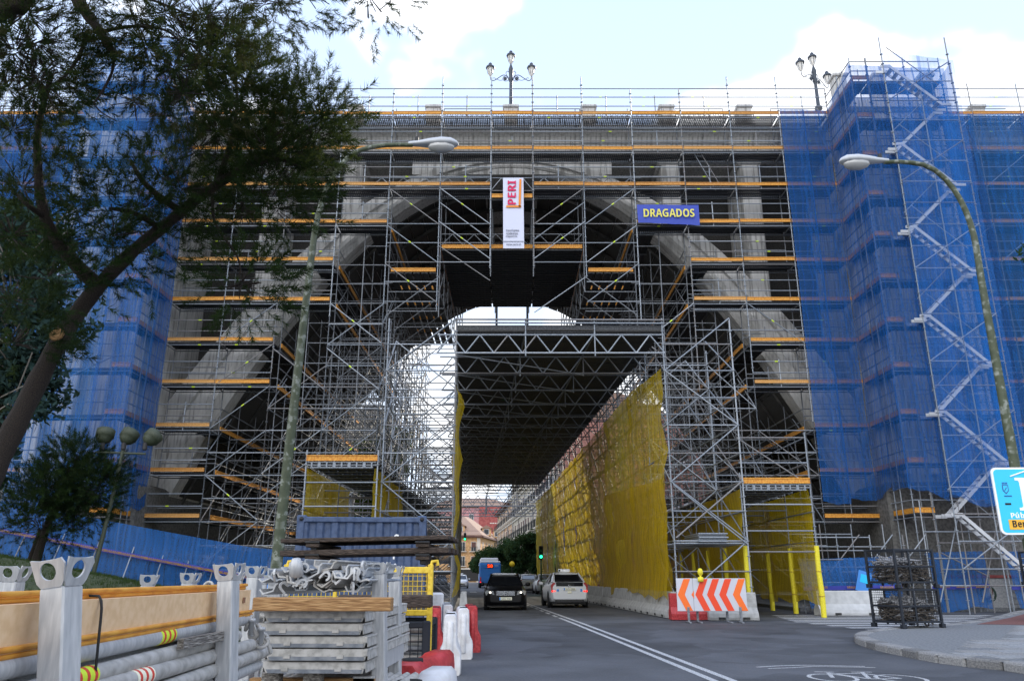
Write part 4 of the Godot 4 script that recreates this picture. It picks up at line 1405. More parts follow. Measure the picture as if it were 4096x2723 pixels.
func nets() -> void:
	var B: Material = M.net_blue
	net("debris_net", "blue debris net over the front of the left pylon scaffold behind the pine", v(-20.4, 26.0, 31.7), v(-15.88, 26.0, 31.7), v(-15.88, 4.1, 31.7), v(-20.4, 4.1, 31.7), 3, B, 0.07, "blue debris nets")
	net("debris_net", "narrow blue debris net along the flank of the left pylon scaffold", v(-15.86, 26.0, 31.7), v(-15.86, 24.0, 34.6), v(-15.86, 4.2, 34.6), v(-15.86, 3.9, 31.7), 2, B, 0.06, "blue debris nets")
	net("debris_net", "blue debris net strip between the orange toe boards and the right pylon", v(13.55, 24.0, 34.58), v(15.9, 23.9, 34.58), v(15.9, 4.5, 34.58), v(13.55, 4.4, 34.58), 2, B, 0.06, "blue debris nets")
	net("debris_net", "blue debris net along the flank of the right pylon scaffold", v(15.86, 23.9, 34.55), v(15.86, 24.6, 31.7), v(15.86, 5.0, 31.7), v(15.86, 4.5, 34.55), 2, B, 0.06, "blue debris nets")
	net("debris_net", "blue debris net over the front of the right pylon behind the stairs", v(15.88, 24.5, 31.68), v(20.4, 24.3, 31.68), v(20.4, 3.9, 31.68), v(15.88, 4.6, 31.68), 3, B, 0.07, "blue debris nets")
	net("debris_net", "thin blue debris net hung in front of the zigzag stairs", v(16.7, 24.0, 30.12), v(19.9, 23.6, 30.12), v(19.9, 3.6, 30.12), v(16.7, 4.2, 30.12), 2, M.net_thin, 0.05, "blue debris nets")
	net("debris_net", "bright blue debris net on the right edge of the stair tower", v(19.85, 23.6, 30.3), v(20.4, 23.7, 34.7), v(20.4, 4.0, 34.7), v(19.85, 4.0, 30.3), 2, B, 0.05, "blue debris nets")
	net("debris_net", "wide blue debris net over the next arch at the right border", v(20.45, 23.7, 34.58), v(31.0, 23.7, 34.58), v(31.0, 3.0, 34.58), v(20.45, 3.4, 34.58), 4, B, 0.08, "blue debris nets")
	net("debris_net", "wide blue debris net over the next arch at the left border", v(-31.0, 23.7, 34.58), v(-20.45, 23.7, 34.58), v(-20.45, 7.6, 34.58), v(-31.0, 7.6, 34.58), 4, B, 0.08, "blue debris nets")
	# fence nets
	var t := thing("fence_net", "long blue mesh fence sloping down along the grass bank with printed tape", "fence", Vector3.ZERO)
	var line := [Vector2(-26, 31.6), Vector2(-22.4, 31.0), Vector2(-19.1, 30.6), Vector2(-16.2, 30.4), Vector2(-13.5, 30.3), Vector2(-11.5, 30.2), Vector2(-9.6, 30.0), Vector2(-7.3, 29.0)]
	for i in line.size() - 1:
		var p: Vector2 = line[i]
		var q: Vector2 = line[i + 1]
		var yp := bank(p.x, p.y)
		var yq := bank(q.x, q.y)
		part(t, "net_strip", sheet(v(p.x, yp + 2.0, p.y), v(q.x, yq + 2.0, q.y), v(q.x, yq - 0.02, q.y - 0.12), v(p.x, yp - 0.02, p.y - 0.12), 14, 8, 0.09, 31 + i, 0.1, 2.0), M.net_fence)
		part(t, "tape", sheet(v(p.x, yp + 1.02, p.y - 0.16), v(q.x, yq + 1.02, q.y - 0.16), v(q.x, yq + 0.87, q.y - 0.18), v(p.x, yp + 0.87, p.y - 0.18), 14, 1, 0.06, 31 + i), M.tape_blue)
		for k in 5:
			var u := (k + 0.5) / 5.0
			var o := p.lerp(q, u)
			var an := atan2(q.y - p.y, q.x - p.x)
			var roll := atan2(yq - yp, p.distance_to(q))
			text(t, "tape_lettering", "DRAGADOS", 0.62, M.tape_ink, Transform3D(Basis(UP, an) * Basis(Vector3(0, 0, 1), roll), v(o.x, lerpf(yp, yq, u) + 0.945, o.y - 0.26)), false, 0.01, 0.08)
		for k in 2:
			var o := p.lerp(q, 0.25 + 0.5 * k)
			bar(t, "fence_post", v(o.x, bank(o.x, o.y), o.y + 0.15), v(o.x, bank(o.x, o.y) + 1.95, o.y + 0.15), 0.022, M.galv)
			bar(t, "fence_stay", v(o.x, bank(o.x, o.y), o.y - 0.6), v(o.x, bank(o.x, o.y) + 1.4, o.y + 0.12), 0.022, M.galv)
	for e in [["blue mesh fence behind the white concrete block on the right", 10.9, 14.6, 30.9, 2.0], ["blue mesh sheet with trailing corner behind the stacked cages", 16.6, 18.9, 32.6, 2.25], ["blue mesh sheet beside the graffiti wall at the right border", 19.6, 23.0, 32.4, 2.3]]:
		var f := net("fence_net", e[0], v(e[1], e[4], e[3]), v(e[2], e[4] + 0.05, e[3]), v(e[2] + 0.1, 0.15, e[3] - 0.1), v(e[1] + 0.2, 0.12, e[3] - 0.3), 1, M.net_fence, 0.14, "blue fence sheets on the right", 10)
		part(f, "tape", sheet(v(e[1], 0.98, e[3] - 0.2), v(e[2], 1.05, e[3] - 0.2), v(e[2], 0.9, e[3] - 0.22), v(e[1], 0.83, e[3] - 0.22), 10, 1, 0.05, 3), M.tape_blue)
		for k in 3:
			text(f, "tape_lettering", "DRAGADOS", 0.5, M.tape_ink, at_(lerpf(e[1], e[2], (k + 0.5) / 3.0), 0.95, -e[3] + 0.3), false, 0.01, 0.08)
		for x in [e[1] + 0.1, (e[1] + e[2]) * 0.5, e[2] - 0.1]:
			bar(f, "fence_post", v(x, 0, e[3] + 0.1), v(x, e[4], e[3] + 0.1), 0.022, M.galv)
		for y in [0.3, e[4] - 0.05]:
			bar(f, "fence_rail", v(e[1], y, e[3] + 0.1), v(e[2], y, e[3] + 0.1), 0.02, M.galv)
	# yellow nets of the road tunnel
	var Y: Material = M.net_yellow
	var yn := thing("yellow_net", "long yellow mesh screen hung along the right side of the road tunnel", "net")
	for j in 9:
		var d := 27.62 + j * 5.8
		var e := d + 6.0
		var top0 := 8.9 - 0.06 * j + (0.0 if j else -0.3)
		part(yn, "net_strip", sheet(v(tx(5.48, d), top0, d), v(tx(5.48, e), 8.85 - 0.06 * j, e), v(tx(5.42, e), 0.75, e), v(tx(5.42, d), 0.75, d), 14, 24, 0.15, 70 + j, 0.5, 2.6), [Y, M.net_lemon, Y, M.net_lemon, M.net_lemon][j % 5])
	part(yn, "lower_net_strip", sheet(v(tx(5.36, 27.5), 4.6, 27.5), v(tx(5.36, 40.0), 5.2, 40.0), v(tx(5.3, 40.0), 0.6, 40.0), v(tx(5.3, 27.5), 0.7, 27.5), 24, 14, 0.12, 91, 0.4, 2.0), M.net_yellow)
	var yl := thing("yellow_net", "narrow yellow mesh sheet bunched on the left front post of the road tunnel", "net")
	part(yl, "net_strip", sheet(v(-2.0, 8.0, 27.62), v(-1.9, 7.9, 29.8), v(-1.86, 0.9, 29.8), v(-1.98, 0.6, 27.62), 8, 24, 0.16, 95, 0.3, 1.2), M.net_yellow_dense)
	net("yellow_net", "yellow mesh side of the left passage, nearest the street lamp", v(-6.98, 4.9, 27.0), v(-6.98, 4.9, 34.5), v(-6.98, 1.6, 34.5), v(-6.98, 1.6, 27.0), 2, M.net_yellow_dense, 0.08, "yellow nets of the passages", 10)
	net("yellow_net", "yellow mesh side of the left passage, nearest the road", v(-4.66, 4.9, 27.0), v(-4.66, 4.9, 34.5), v(-4.66, 1.2, 34.5), v(-4.66, 1.2, 27.0), 2, M.net_yellow_dense, 0.08, "yellow nets of the passages", 10)
	net("yellow_net", "yellow mesh side of the right passage behind the chevron sign", v(8.12, 4.3, 28.0), v(8.12, 4.2, 47.0), v(8.12, 0.3, 47.0), v(8.12, 0.3, 28.0), 4, M.net_yellow_dense, 0.1, "yellow nets of the passages", 12)
	net("yellow_net", "yellow mesh side of the right passage nearest the white block", v(10.56, 4.3, 28.0), v(10.56, 4.2, 47.0), v(10.56, 0.5, 47.0), v(10.56, 0.5, 28.0), 4, M.net_yellow_dense, 0.1, "yellow nets of the passages", 12)
	banners()

func banners() -> void:
	var t := thing("vertical_banner", "tall white banner with red upright lettering hanging under the arch crown", "banner", v(0.06, 18.15, 34.5))
	part(t, "cloth", sheet(Vector3(-0.5, 1.9, 0), Vector3(0.5, 1.9, 0), Vector3(0.52, -1.85, 0.02), Vector3(-0.48, -1.85, 0.02), 6, 14, 0.015, 5), M.banner_white)
	text(t, "lettering", "PERI", 1.28, M.banner_red, Transform3D(Basis(Vector3(0, 0, 1), PI * 0.5), Vector3(-0.07, 1.08, 0.04)), false, 0.012, 0.4)
	part(t, "logo_bar", box(Vector3(0.1, 1.5, 0.012)), M.banner_orange, Transform3D(Basis(Vector3(0, 0, 1), -0.03), Vector3(0.33, 1.05, 0.045)))
	part(t, "logo_bar", box(Vector3(0.72, 0.1, 0.012)), M.banner_orange, at_(0.02, 0.33, 0.045))
	for i in 3:
		text(t, "small_lettering", ["Encofrados", "Andamios", "Ingeniería"][i], [0.62, 0.56, 0.54][i], M.ink_grey, at_(-0.03 - 0.03 * i, -0.92 - 0.155 * i, 0.04), false, 0.01, 0.1)
	part(t, "rule", box(Vector3(0.98, 0.03, 0.01)), M.ink_grey, at_(0, -1.5, 0.04))
	text(t, "small_lettering", "www.peri.es", 0.7, M.ink_grey, at_(0.02, -1.66, 0.045), false, 0.01, 0.1)
	var b := thing("wide_banner", "wide blue banner with yellow lettering tied to the scaffold right of the crown", "banner", v(7.56, 18.1, 34.5))
	part(b, "cloth", sheet(Vector3(-1.5, 0.5, 0), Vector3(1.5, 0.5, 0), Vector3(1.5, -0.52, 0), Vector3(-1.48, -0.5, 0), 20, 8, 0.04, 6, 0.1), M.banner_blue)
	text(b, "lettering", "DRAGADOS", 2.45, M.banner_yellow, at_(0.02, 0.03, 0.06), false, 0.012, 0.42)

# ---------- the street beyond ----------
func windows(t: Node, o: Vector3, right: Vector3, n: Vector3, nx: int, ny: int, dx: float, dy: float, w: float, h: float, frame: Material, balcony := 0, shut := 0.0) -> void:
	# o is the lower-left window's foot centre; n points out of the wall
	var b := Basis(right, UP, n)
	for j in ny:
		for i in nx:
			var c := o + right * dx * i + UP * (dy * j + h * 0.5)
			var win := part(t, "window", box(Vector3(w + 0.24, h + 0.24, 0.1)), frame, Transform3D(b, c))
			part(win, "pane", box(Vector3(w, h, 0.1)), M.pane, at_(0, 0, 0.03))
			part(win, "mullion", box(Vector3(0.07, h, 0.1)), frame, at_(0, 0, 0.05))
			part(win, "sill", box(Vector3(w + 0.4, 0.12, 0.3)), frame, at_(0, -h * 0.5 - 0.1, 0.08))
			if rng.randf() < shut:
				part(win, "blind", box(Vector3(w * 0.98, h * 0.55, 0.1)), M.shutter, at_(0, h * 0.2, 0.06))
			if balcony:
				part(win, "balcony_slab", box(Vector3(w + 0.9, 0.14, 0.75)), frame, at_(0, -h * 0.5 - 0.05, 0.4))
				var r := part(win, "balcony_rail", box(Vector3(w + 0.9, 0.05, 0.05)), M.iron, at_(0, -h * 0.5 + 1.0, 0.74))
				for k in 11:
					bar(win, "balcony_bar", Vector3((k / 10.0 - 0.5) * (w + 0.86), -h * 0.5, 0.74), Vector3((k / 10.0 - 0.5) * (w + 0.86), -h * 0.5 + 1.0, 0.74), 0.02, M.iron, true, 4)
				for s in [-1, 1]:
					bar(win, "balcony_rail", Vector3(s * (w + 0.9) * 0.5, -h * 0.5 + 1.0, 0.74), Vector3(s * (w + 0.9) * 0.5, -h * 0.5 + 1.0, 0.05), 0.025, M.iron, false, 4)

func walls(t: Node, called: String, outline: Array, y0: float, y1: float, m: Material) -> void:
	var secs := []
	for y in [y0, y1]:
		var ring := []
		for p in outline:
			ring.append(v(p.x, y, p.y))
		secs.append(ring)
	part(t, called, rings(secs, true, true, false), m)

func hip_roof(t: Node, outline: Array, y: float, rise: float, over: float) -> void:
	var mid := Vector2.ZERO
	for p in outline:
		mid += p / outline.size()
	var secs := []
	for q in [[over, y - 0.05], [over, y + 0.22], [-0.55, y + rise]]:
		var ring := []
		for p in outline:
			var u: Vector2 = p - mid
			var k: float = 1.0 + q[0] / u.length() if q[0] > 0 else 0.35
			ring.append(v(mid.x + u.x * k, q[1], mid.y + u.y * k))
		secs.append(ring)
	part(t, "roof", rings(secs, true, true, false), M.roof_tile)

func street_beyond() -> void:
	# ochre corner house with tiled hip roof
	var h := thing("corner_house", "ochre corner house with tiled hip roof at the far end of the street", "house")
	var o := [Vector2(-24, 190), Vector2(-7.4, 190), Vector2(-3.4, 221), Vector2(-24, 221)]
	walls(h, "wall", o, 0, 10.3, M.wall_ochre)
	walls(h, "eaves", [Vector2(-24.8, 189.1), Vector2(-6.7, 189.1), Vector2(-2.6, 221.8), Vector2(-24.8, 221.8)], 10.1, 10.45, M.shutter)
	hip_roof(h, o, 10.4, 5.4, 1.0)
	windows(h, v(-14.2, 3.6, 189.95), Vector3.RIGHT, Vector3(0, 0, 1), 3, 2, 2.6, 3.3, 1.05, 2.1, M.trim, 1, 0.6)
	var dr := Vector3(4.0, 0, -31.0).normalized()
	windows(h, v(-7.0, 3.8, 193.5), dr, Vector3(31.0, 0, 4.0).normalized(), 6, 2, 4.6, 3.3, 1.1, 2.0, M.trim, 1, 0.3)
	part(h, "shop_front", box(Vector3(5.6, 2.6, 0.3)), M.black, at_(-10.6, 1.6, -189.9))
	part(h, "shop_sign", box(Vector3(5.8, 0.4, 0.4)), M.trim, at_(-10.6, 3.0, -189.8))
	part(h, "quoin_strip", box(Vector3(0.8, 10.0, 0.12)), M.trim, at_(-7.85, 5.0, -189.95))
	for q in [[-12.4, 192.5], [-6.4, 203.0], [-3.9, 213.0]]:
		var dm := part(h, "dormer", box(Vector3(2.2, 1.8, 3.0)), M.wall_ochre, at_(q[0], 11.9, -q[1]))
		part(dm, "dormer_roof", prism([Vector2(-1.5, 0.85), Vector2(1.5, 0.85), Vector2(0, 1.7)], 3.5), M.roof_tile)
		part(dm, "pane", box(Vector3(1.1, 1.1, 0.1)), M.pane, at_(0, 0.05, 1.5))
		part(dm, "frame", box(Vector3(1.4, 1.4, 0.08)), M.lamp_white, at_(0, 0.05, 1.48))
	# tall red and pink house behind
	var r := thing("tall_red_house", "tall house with pink and dark red walls rising behind the corner house", "house")
	walls(r, "pink_wall", [Vector2(-26, 236), Vector2(-9.7, 236), Vector2(-9.7, 250), Vector2(-26, 250)], 0, 20.6, M.wall_pink)
	walls(r, "red_wall", [Vector2(-9.7, 235.6), Vector2(2, 235.6), Vector2(2, 250), Vector2(-9.7, 250)], 0, 20.9, M.wall_red)
	hip_roof(r, [Vector2(-26, 236), Vector2(2, 236), Vector2(2, 250), Vector2(-26, 250)], 20.9, 3.0, 0.6)
	part(r, "lower_wall", box(Vector3(16.4, 6.0, 0.5)), M.wall_grey, at_(-17.9, 9.2, -235.7))
	part(r, "ledge", box(Vector3(16.4, 0.4, 0.9)), M.shutter, at_(-17.9, 12.3, -235.6))
	windows(r, v(-20.4, 13.2, 235.95), Vector3.RIGHT, Vector3(0, 0, 1), 3, 2, 4.2, 3.8, 1.2, 1.7, M.lamp_white)
	for j in 4:
		for i in 6:
			part(r, "vent_block", box(Vector3(0.5, 0.3, 0.12)), M.trim, at_(-6.2 + i * 0.68, 8.4 + j * 3.9, -235.55))
	# house row on the right, turned with the street
	var rows := [["peach_house", "peach house with dark eaves at the far end of the right-hand house row", 144.0, 180.0, 14.0, M.wall_peach, 9, 3], ["cream_house", "long cream house front with rows of dark balconies above the street trees", 101.0, 144.0, 21.0, M.wall_cream, 13, 5], ["balcony_house", "reddish house with projecting balconies just behind the yellow net", 82.0, 101.0, 17.0, M.wall_brick, 6, 4]]
	for e in rows:
		var L: float = e[3] - e[2]
		var t := thing(e[0], e[1], "house", v(12.7 - 0.0885 * e[2], 0, e[2]), 0.0883)
		part(t, "wall", box(Vector3(12, e[4], L)), e[5], at_(6.0, e[4] * 0.5, -L * 0.5))
		part(t, "eaves", box(Vector3(13.4, 0.35, L)), M.shutter, at_(6.0, e[4] + 0.17, -L * 0.5))
		part(t, "roof", prism([Vector2(-0.9, e[4] + 0.35), Vector2(12.9, e[4] + 0.35), Vector2(6, e[4] + 3.4)], L), M.roof_tile, at_(0, 0, -L * 0.5))
		for j in e[7]:
			part(t, "string_course", box(Vector3(0.2, 0.25, L)), M.trim, at_(-0.08, 3.4 + j * 3.5, -L * 0.5))
		windows(t, Vector3(-0.03, 3.8, -L / (e[6] * 2.0)), Vector3(0, 0, -1), Vector3(-1, 0, 0), e[6], e[7], L / e[6], 3.5, 1.1, 2.2, M.trim, 1, 0.3)
		for i in e[6]:
			part(t, "shop_door", box(Vector3(0.2, 2.6, 1.6)), M.black, at_(-0.05, 1.4, -(i + 0.5) * L / e[6]))
		for i in 4:
			bar(t, "drain_pipe", Vector3(-0.12, 0, -(i + 0.9) * L / 4.2), Vector3(-0.12, e[4], -(i + 0.9) * L / 4.2), 0.09, M.wall_grey)
	var b := thing("brick_house", "low reddish brick house with white windows behind the right scaffold", "house")
	walls(b, "wall", [Vector2(14.6, 60), Vector2(30, 60), Vector2(30, 80), Vector2(13.6, 80)], 0, 14, M.wall_brick)
	windows(b, v(15.9, 3.5, 59.95), Vector3.RIGHT, Vector3(0, 0, 1), 5, 3, 2.9, 3.3, 1.2, 1.9, M.lamp_white)
	windows(b, v(14.5, 3.5, 62.5), Vector3(-1, 0, -20).normalized(), Vector3(-20, 0, 1).normalized(), 6, 3, 3.0, 3.3, 1.2, 1.9, M.lamp_white, 1)
	var gl := thing("grey_left_house", "grey rendered house half hidden behind the left scaffold", "house")
	walls(gl, "wall", [Vector2(-34, 66), Vector2(-10.6, 66), Vector2(-12.0, 88), Vector2(-34, 88)], 0, 15, M.wall_grey)
	windows(gl, v(-30, 3.5, 65.95), Vector3.RIGHT, Vector3(0, 0, 1), 7, 3, 3.0, 3.5, 1.2, 2.0, M.trim)

# ---------- vegetation ----------
func leaf_clump() -> Mesh:
	if not meshes.has("leaves"):
		var r := RandomNumberGenerator.new()
		r.seed = 12
		var st := start()
		for i in 14:
			var c := Vector3(r.randf_range(-1, 1), r.randf_range(-1, 1), r.randf_range(-1, 1)) * 0.17
			var a := Vector3(r.randf_range(-1, 1), r.randf_range(-1, 1), r.randf_range(-1, 1)).normalized()
			var b := a.cross(Vector3(r.randf(), r.randf(), r.randf())).normalized() * 0.03
			a *= 0.075
			quad(st, c - a, c + b, c + a, c - b)
		meshes["leaves"] = done(st)
	return meshes["leaves"]

func leafy(t: Node, called: String, mid: Vector3, rad: Vector3, n: int, m: Material, size := 1.0) -> void:
	var ns := FastNoiseLite.new()
	ns.seed = rng.randi() % 999
	ns.frequency = 0.9 / maxf(0.4, rad.x)
	var i := 0
	var tries := 0
	while i < n and tries < n * 8:
		tries += 1
		var q := Vector3(rng.randf_range(-1, 1), rng.randf_range(-1, 1), rng.randf_range(-1, 1))
		if q.length() > 1.0 - 0.25 * rng.randf():
			continue
		var p := mid + q * rad
		if ns.get_noise_3dv(p) < -0.08 + 0.25 * q.length():
			continue
		var s := size * rng.randf_range(0.7, 1.4)
		put(t, called, leaf_clump(), m, Transform3D(Basis.from_euler(Vector3(rng.randf() * TAU, rng.randf() * TAU, 0)) * Basis.from_scale(Vector3(s, s, s)), p), true)
		i += 1

func shoot() -> Mesh:
	if not meshes.has("shoot"):
		var r := RandomNumberGenerator.new()
		r.seed = 21
		var st := start()
		for i in 52:
			var y := 0.26 * pow(r.randf(), 0.7)
			var an := r.randf() * TAU
			var tilt := r.randf_range(0.35, 1.1)
			var dir := Vector3(cos(an) * sin(tilt), cos(tilt), sin(an) * sin(tilt))
			var side := dir.cross(Vector3(r.randf() - 0.5, r.randf() - 0.5, r.randf() - 0.5)).normalized() * 0.0045
			var o := Vector3(0, y, 0)
			var e := o + dir * r.randf_range(0.09, 0.15) + Vector3(0, -0.012, 0)
			st.add_vertex(o - side)
			st.add_vertex(e)
			st.add_vertex(o + side)
		meshes["shoot"] = done(st)
	return meshes["shoot"]

func tuft(t: Node, called: String, c: Vector3, r: float, n: int, mats: Array, lean := Vector3(0.25, 0.25, 0), size := 1.0, flatten := 0.75) -> void:
	for i in n:
		var q := Vector3(rng.randfn(0, 0.38), rng.randfn(0, 0.38 * flatten), rng.randfn(0, 0.38))
		if q.length() > 1.15:
			continue
		var dir := (q.normalized() * 0.9 + lean + Vector3(rng.randf_range(-.4, .4), rng.randf_range(-.4, .4), rng.randf_range(-.4, .4))).normalized()
		var s := size * rng.randf_range(0.75, 1.25)
		var a := c + q * r
		var m: Material = mats[rng.randi() % mats.size()]
		put(t, called, shoot(), m, along(a, a + dir * s, s, s), true)
		if i % 3 == 0:
			put(t, "twig", cyl(5), M.bark, along(c + q * r * 0.45, a + dir * 0.12, 0.006, 0.006), true)

func vegetation() -> void:
	# large leaning pine on the left
	var t := thing("leaning_pine", "large dark pine with a leaning trunk at the left border", "tree")
	var N := [M.needle, M.needle, M.needle, M.needle_light]
	var trunk := smooth_path([v(-6.1, 0.0, 8.4), v(-5.95, 0.9, 8.45), v(-5.80, 1.73, 8.50), v(-5.67, 2.42, 8.59), v(-5.49, 3.21, 8.68), v(-5.28, 4.01, 8.77), v(-5.04, 4.62, 8.86), v(-4.71, 5.15, 8.94), v(-4.42, 5.53, 9.03), v(-4.12, 5.92, 9.12), v(-3.69, 6.37, 9.21), v(-3.29, 6.68, 9.30)], 40)
	var rad := []
	for i in 41:
		rad.append(lerpf(0.17, 0.05, pow(i / 40.0, 0.9)) * (1.0 + 0.07 * sin(i * 2.1)))
	part(t, "trunk", sweep(trunk, rad, 14), M.bark)
	part(t, "branch_scar", lathe([[0.0, -0.02], [0.085, 0.0], [0.07, 0.03], [0.03, 0.02], [0, 0.02]], 12), M.timber, Transform3D(Basis(Vector3.RIGHT, PI * 0.45), v(-5.22, 4.0, 8.58)))
	var limb := func(pts: Array, r0: float, r1: float) -> void:
		var p := smooth_path(pts, 14)
		var rr := []
		for i in 15:
			rr.append(lerpf(r0, r1, i / 14.0))
		part(t, "branch", sweep(p, rr, 8), M.bark)
	limb.call([v(-5.00, 4.7, 8.86), v(-5.18, 4.9, 8.6), v(-5.31, 5.1, 8.4), v(-5.36, 5.29, 8.2), v(-5.43, 5.63, 8.1)], 0.09, 0.05)
	limb.call([v(-5.43, 5.63, 8.1), v(-5.5, 6.3, 8.0), v(-5.4, 7.0, 7.9)], 0.05, 0.025)
	limb.call([v(-4.22, 5.8, 9.1), v(-4.44, 5.92, 8.9), v(-4.60, 6.06, 8.73), v(-4.75, 6.30, 8.70)], 0.05, 0.02)
	limb.call([v(-4.40, 5.5, 9.0), v(-4.51, 5.56, 8.8), v(-4.69, 5.60, 8.67), v(-4.87, 5.60, 8.60)], 0.045, 0.02)
	limb.call([v(-3.85, 6.24, 9.20), v(-3.74, 6.84, 9.20), v(-3.71, 7.44, 9.20), v(-3.80, 7.99, 9.20)], 0.045, 0.015)
	limb.call([v(-3.40, 6.61, 9.30), v(-3.03, 6.92, 9.33), v(-2.71, 7.21, 9.37), v(-2.5, 7.36, 9.40)], 0.045, 0.012)
	limb.call([v(-3.88, 6.15, 9.15), v(-3.79, 5.71, 9.07), v(-3.65, 5.46, 9.05), v(-3.42, 5.16, 9.03), v(-3.34, 4.91, 9.00)], 0.022, 0.01)
	limb.call([v(-3.29, 6.68, 9.30), v(-3.00, 6.64, 9.30), v(-2.76, 6.51, 9.30)], 0.04, 0.012)
	limb.call([v(-5.36, 5.29, 8.2), v(-5.43, 5.33, 7.95), v(-5.63, 5.52, 7.90)], 0.035, 0.015)
	var clumps := []
	for q in CLUMPS:
		clumps.append(q)
	for q in clumps:
		# x, y, distance, radius, amount, tone (0 dark, 1 mixed, 2 bright tips)
		var mats: Array = [M.needle] if q[5] == 0 else N if q[5] == 1 else [M.needle, M.needle_light]
		tuft(t, "needles", v(q[0], q[1], q[2]), q[3] * 0.7, int(q[4] * 1.3), mats, Vector3(0.3, 0.35, 0.0), 0.8)
	# second pine whose boughs hang in from the top
	var u := thing("overhanging_pine", "pine boughs hanging into view from above the top left corner", "tree")
	var bough := func(pts: Array, r0: float, r1: float) -> void:
		var p := smooth_path(pts, 16)
		var rr := []
		for i in 17:
			rr.append(lerpf(r0, r1, i / 16.0) * (1.0 + 0.1 * sin(i * 1.9)))
		part(u, "branch", sweep(p, rr, 8), M.bark)
	for q in BOUGHS:
		bough.call(q[0], q[1], q[2])
	for q in UPPER:
		tuft(u, "needles", v(q[0], q[1], q[2]), q[3], int(q[4] * 2.0), [M.needle, M.needle, M.needle_dry] if q[5] == 1 else [M.needle], Vector3(0.1, -0.1, 0.0), 0.7)
	# small pine on the bank
	var y0 := bank(-12.9, 22.0)
	var s := thing("small_pine", "small bushy pine standing on the grass bank before the blue fence", "tree")
	part(s, "trunk", sweep(smooth_path([v(-12.9, y0 - 0.1, 22), v(-12.75, y0 + 0.9, 22), v(-12.5, y0 + 1.9, 22), v(-12.3, y0 + 2.6, 22)], 10), [.13, .12, .11, .1, .1, .09, .08, .07, .06, .05, .04], 10), M.bark)
	part(s, "trunk", sweep([v(-13.15, y0 - 0.1, 22.1), v(-12.95, y0 + 0.9, 22.1)], [.07, .06], 8), M.bark)
	for q in [[-12.7, 0.9, .7, 50], [-13.3, 1.1, .6, 40], [-12.1, 1.1, .7, 60], [-12.6, 1.6, .8, 80], [-11.9, 1.8, .7, 70], [-13.0, 1.9, .5, 40], [-12.3, 2.3, .6, 70], [-12.2, 2.75, .35, 40], [-11.5, 1.9, .4, 40], [-11.55, 2.4, .3, 26]]:
		tuft(s, "needles", v(q[0], y0 + q[1], 22 + rng.randf_range(-.3, .3)), q[2] * 0.72, q[3] * 4, [M.needle, M.needle, M.needle_light], Vector3(0.1, 0.6, 0), 0.95)
	# bluish broadleaf tree behind the pine
	var d := thing("blue_green_tree", "blue-green twiggy tree behind the leaning pine on the left", "tree")
	part(d, "trunk", sweep(smooth_path([v(-14.8, 2, 22), v(-14.6, 6, 22), v(-14.2, 10, 22)], 8), flat(9, 0.16), 8), M.bark)
	for q in [[-13.6, 8.6, 1.5, 260], [-14.8, 10.8, 1.7, 300], [-13.6, 6.6, 1.2, 190], [-15.2, 7.5, 1.6, 240], [-14.8, 4.4, 1.1, 170]]:
		leafy(d, "foliage", v(q[0], q[1], 21.5), Vector3(q[2], q[2], q[2]), q[3], M.leaf_blue, 1.5)
	for i in 26:
		var a := v(-14.5 + rng.randf_range(-.6, .6), rng.randf_range(5, 10.5), 21.4)
		var e := a + Vector3(rng.randf_range(-1.6, 2.2), rng.randf_range(0.2, 1.8), rng.randf_range(0, 1.2))
		bar(d, "twig", a, e, 0.022, M.timber_grey, true, 5)
	# leaves reaching in at the right border
	var k := thing("right_border_tree", "small leafy tree reaching in at the right border beside the lamp post", "tree")
	part(k, "trunk", sweep(smooth_path([v(9.9, 0.1, 13.2), v(9.8, 3, 13.2), v(9.6, 6.2, 13.2)], 8), flat(9, 0.09), 8), M.bark)
	for q in [[9.75, 6.65, .36, 44], [9.4, 6.8, .14, 8], [9.45, 3.9, .22, 18], [9.6, 4.3, .3, 30], [9.9, 5.4, .7, 120], [9.6, 4.05, .15, 8]]:
		leafy(k, "foliage", v(q[0], q[1], 13.0), Vector3(q[2], q[2], q[2]), q[3], M.leaf, 0.9)
	# street trees beyond the tunnel
	var spots := [[-2.4, 121.0, 5.7, 2.9, "round street tree farthest along, just right of the bus"], [0.2, 110.0, 6.2, 3.0, "dark round street tree above the parked cars, middle of the row"], [2.4, 101.0, 6.5, 2.9, "dark street tree nearest the yellow net"], [-4.9, 133.0, 4.4, 1.6, "small street tree behind the bus roof"]]
	for q in spots:
		var w := thing("street_tree", q[4], "tree", Vector3.ZERO, 0.0, "street trees beyond the tunnel")
		part(w, "trunk", sweep([v(q[0], 0, q[1]), v(q[0] + 0.1, 1.6, q[1]), v(q[0], 3.6, q[1])], [0.2, 0.17, 0.12], 8), M.bark)
		for i in 3:
			part(w, "limb", sweep([v(q[0], 2.6, q[1]), v(q[0] + (i - 1) * 1.3, 4.8, q[1] + 0.4 * i)], [0.1, 0.05], 6), M.bark)
		leafy(w, "crown", v(q[0], q[2] - q[3] * 0.85, q[1]), Vector3(q[3] * 1.15, q[3] * 0.85, q[3] * 1.1), 1500, M.leaf, 2.3)
	# ivy-green tree behind the left scaffold
	var z := thing("yellow_green_tree", "yellow-green tree seen through the left scaffold tubes", "tree")
	part(z, "trunk", sweep([v(-9.6, 0, 60), v(-9.4, 8, 60)], [0.25, 0.12], 8), M.bark)
	for q in [[-9.4, 8.5, 1.9], [-10.2, 5.5, 2.0], [-9.2, 11.0, 1.5], [-11.4, 9.5, 2.2], [-8.9, 3.2, 1.6]]:
		leafy(z, "crown", v(q[0], q[1], 60), Vector3(q[2], q[2], q[2]), 330, M.leaf_light, 2.0)

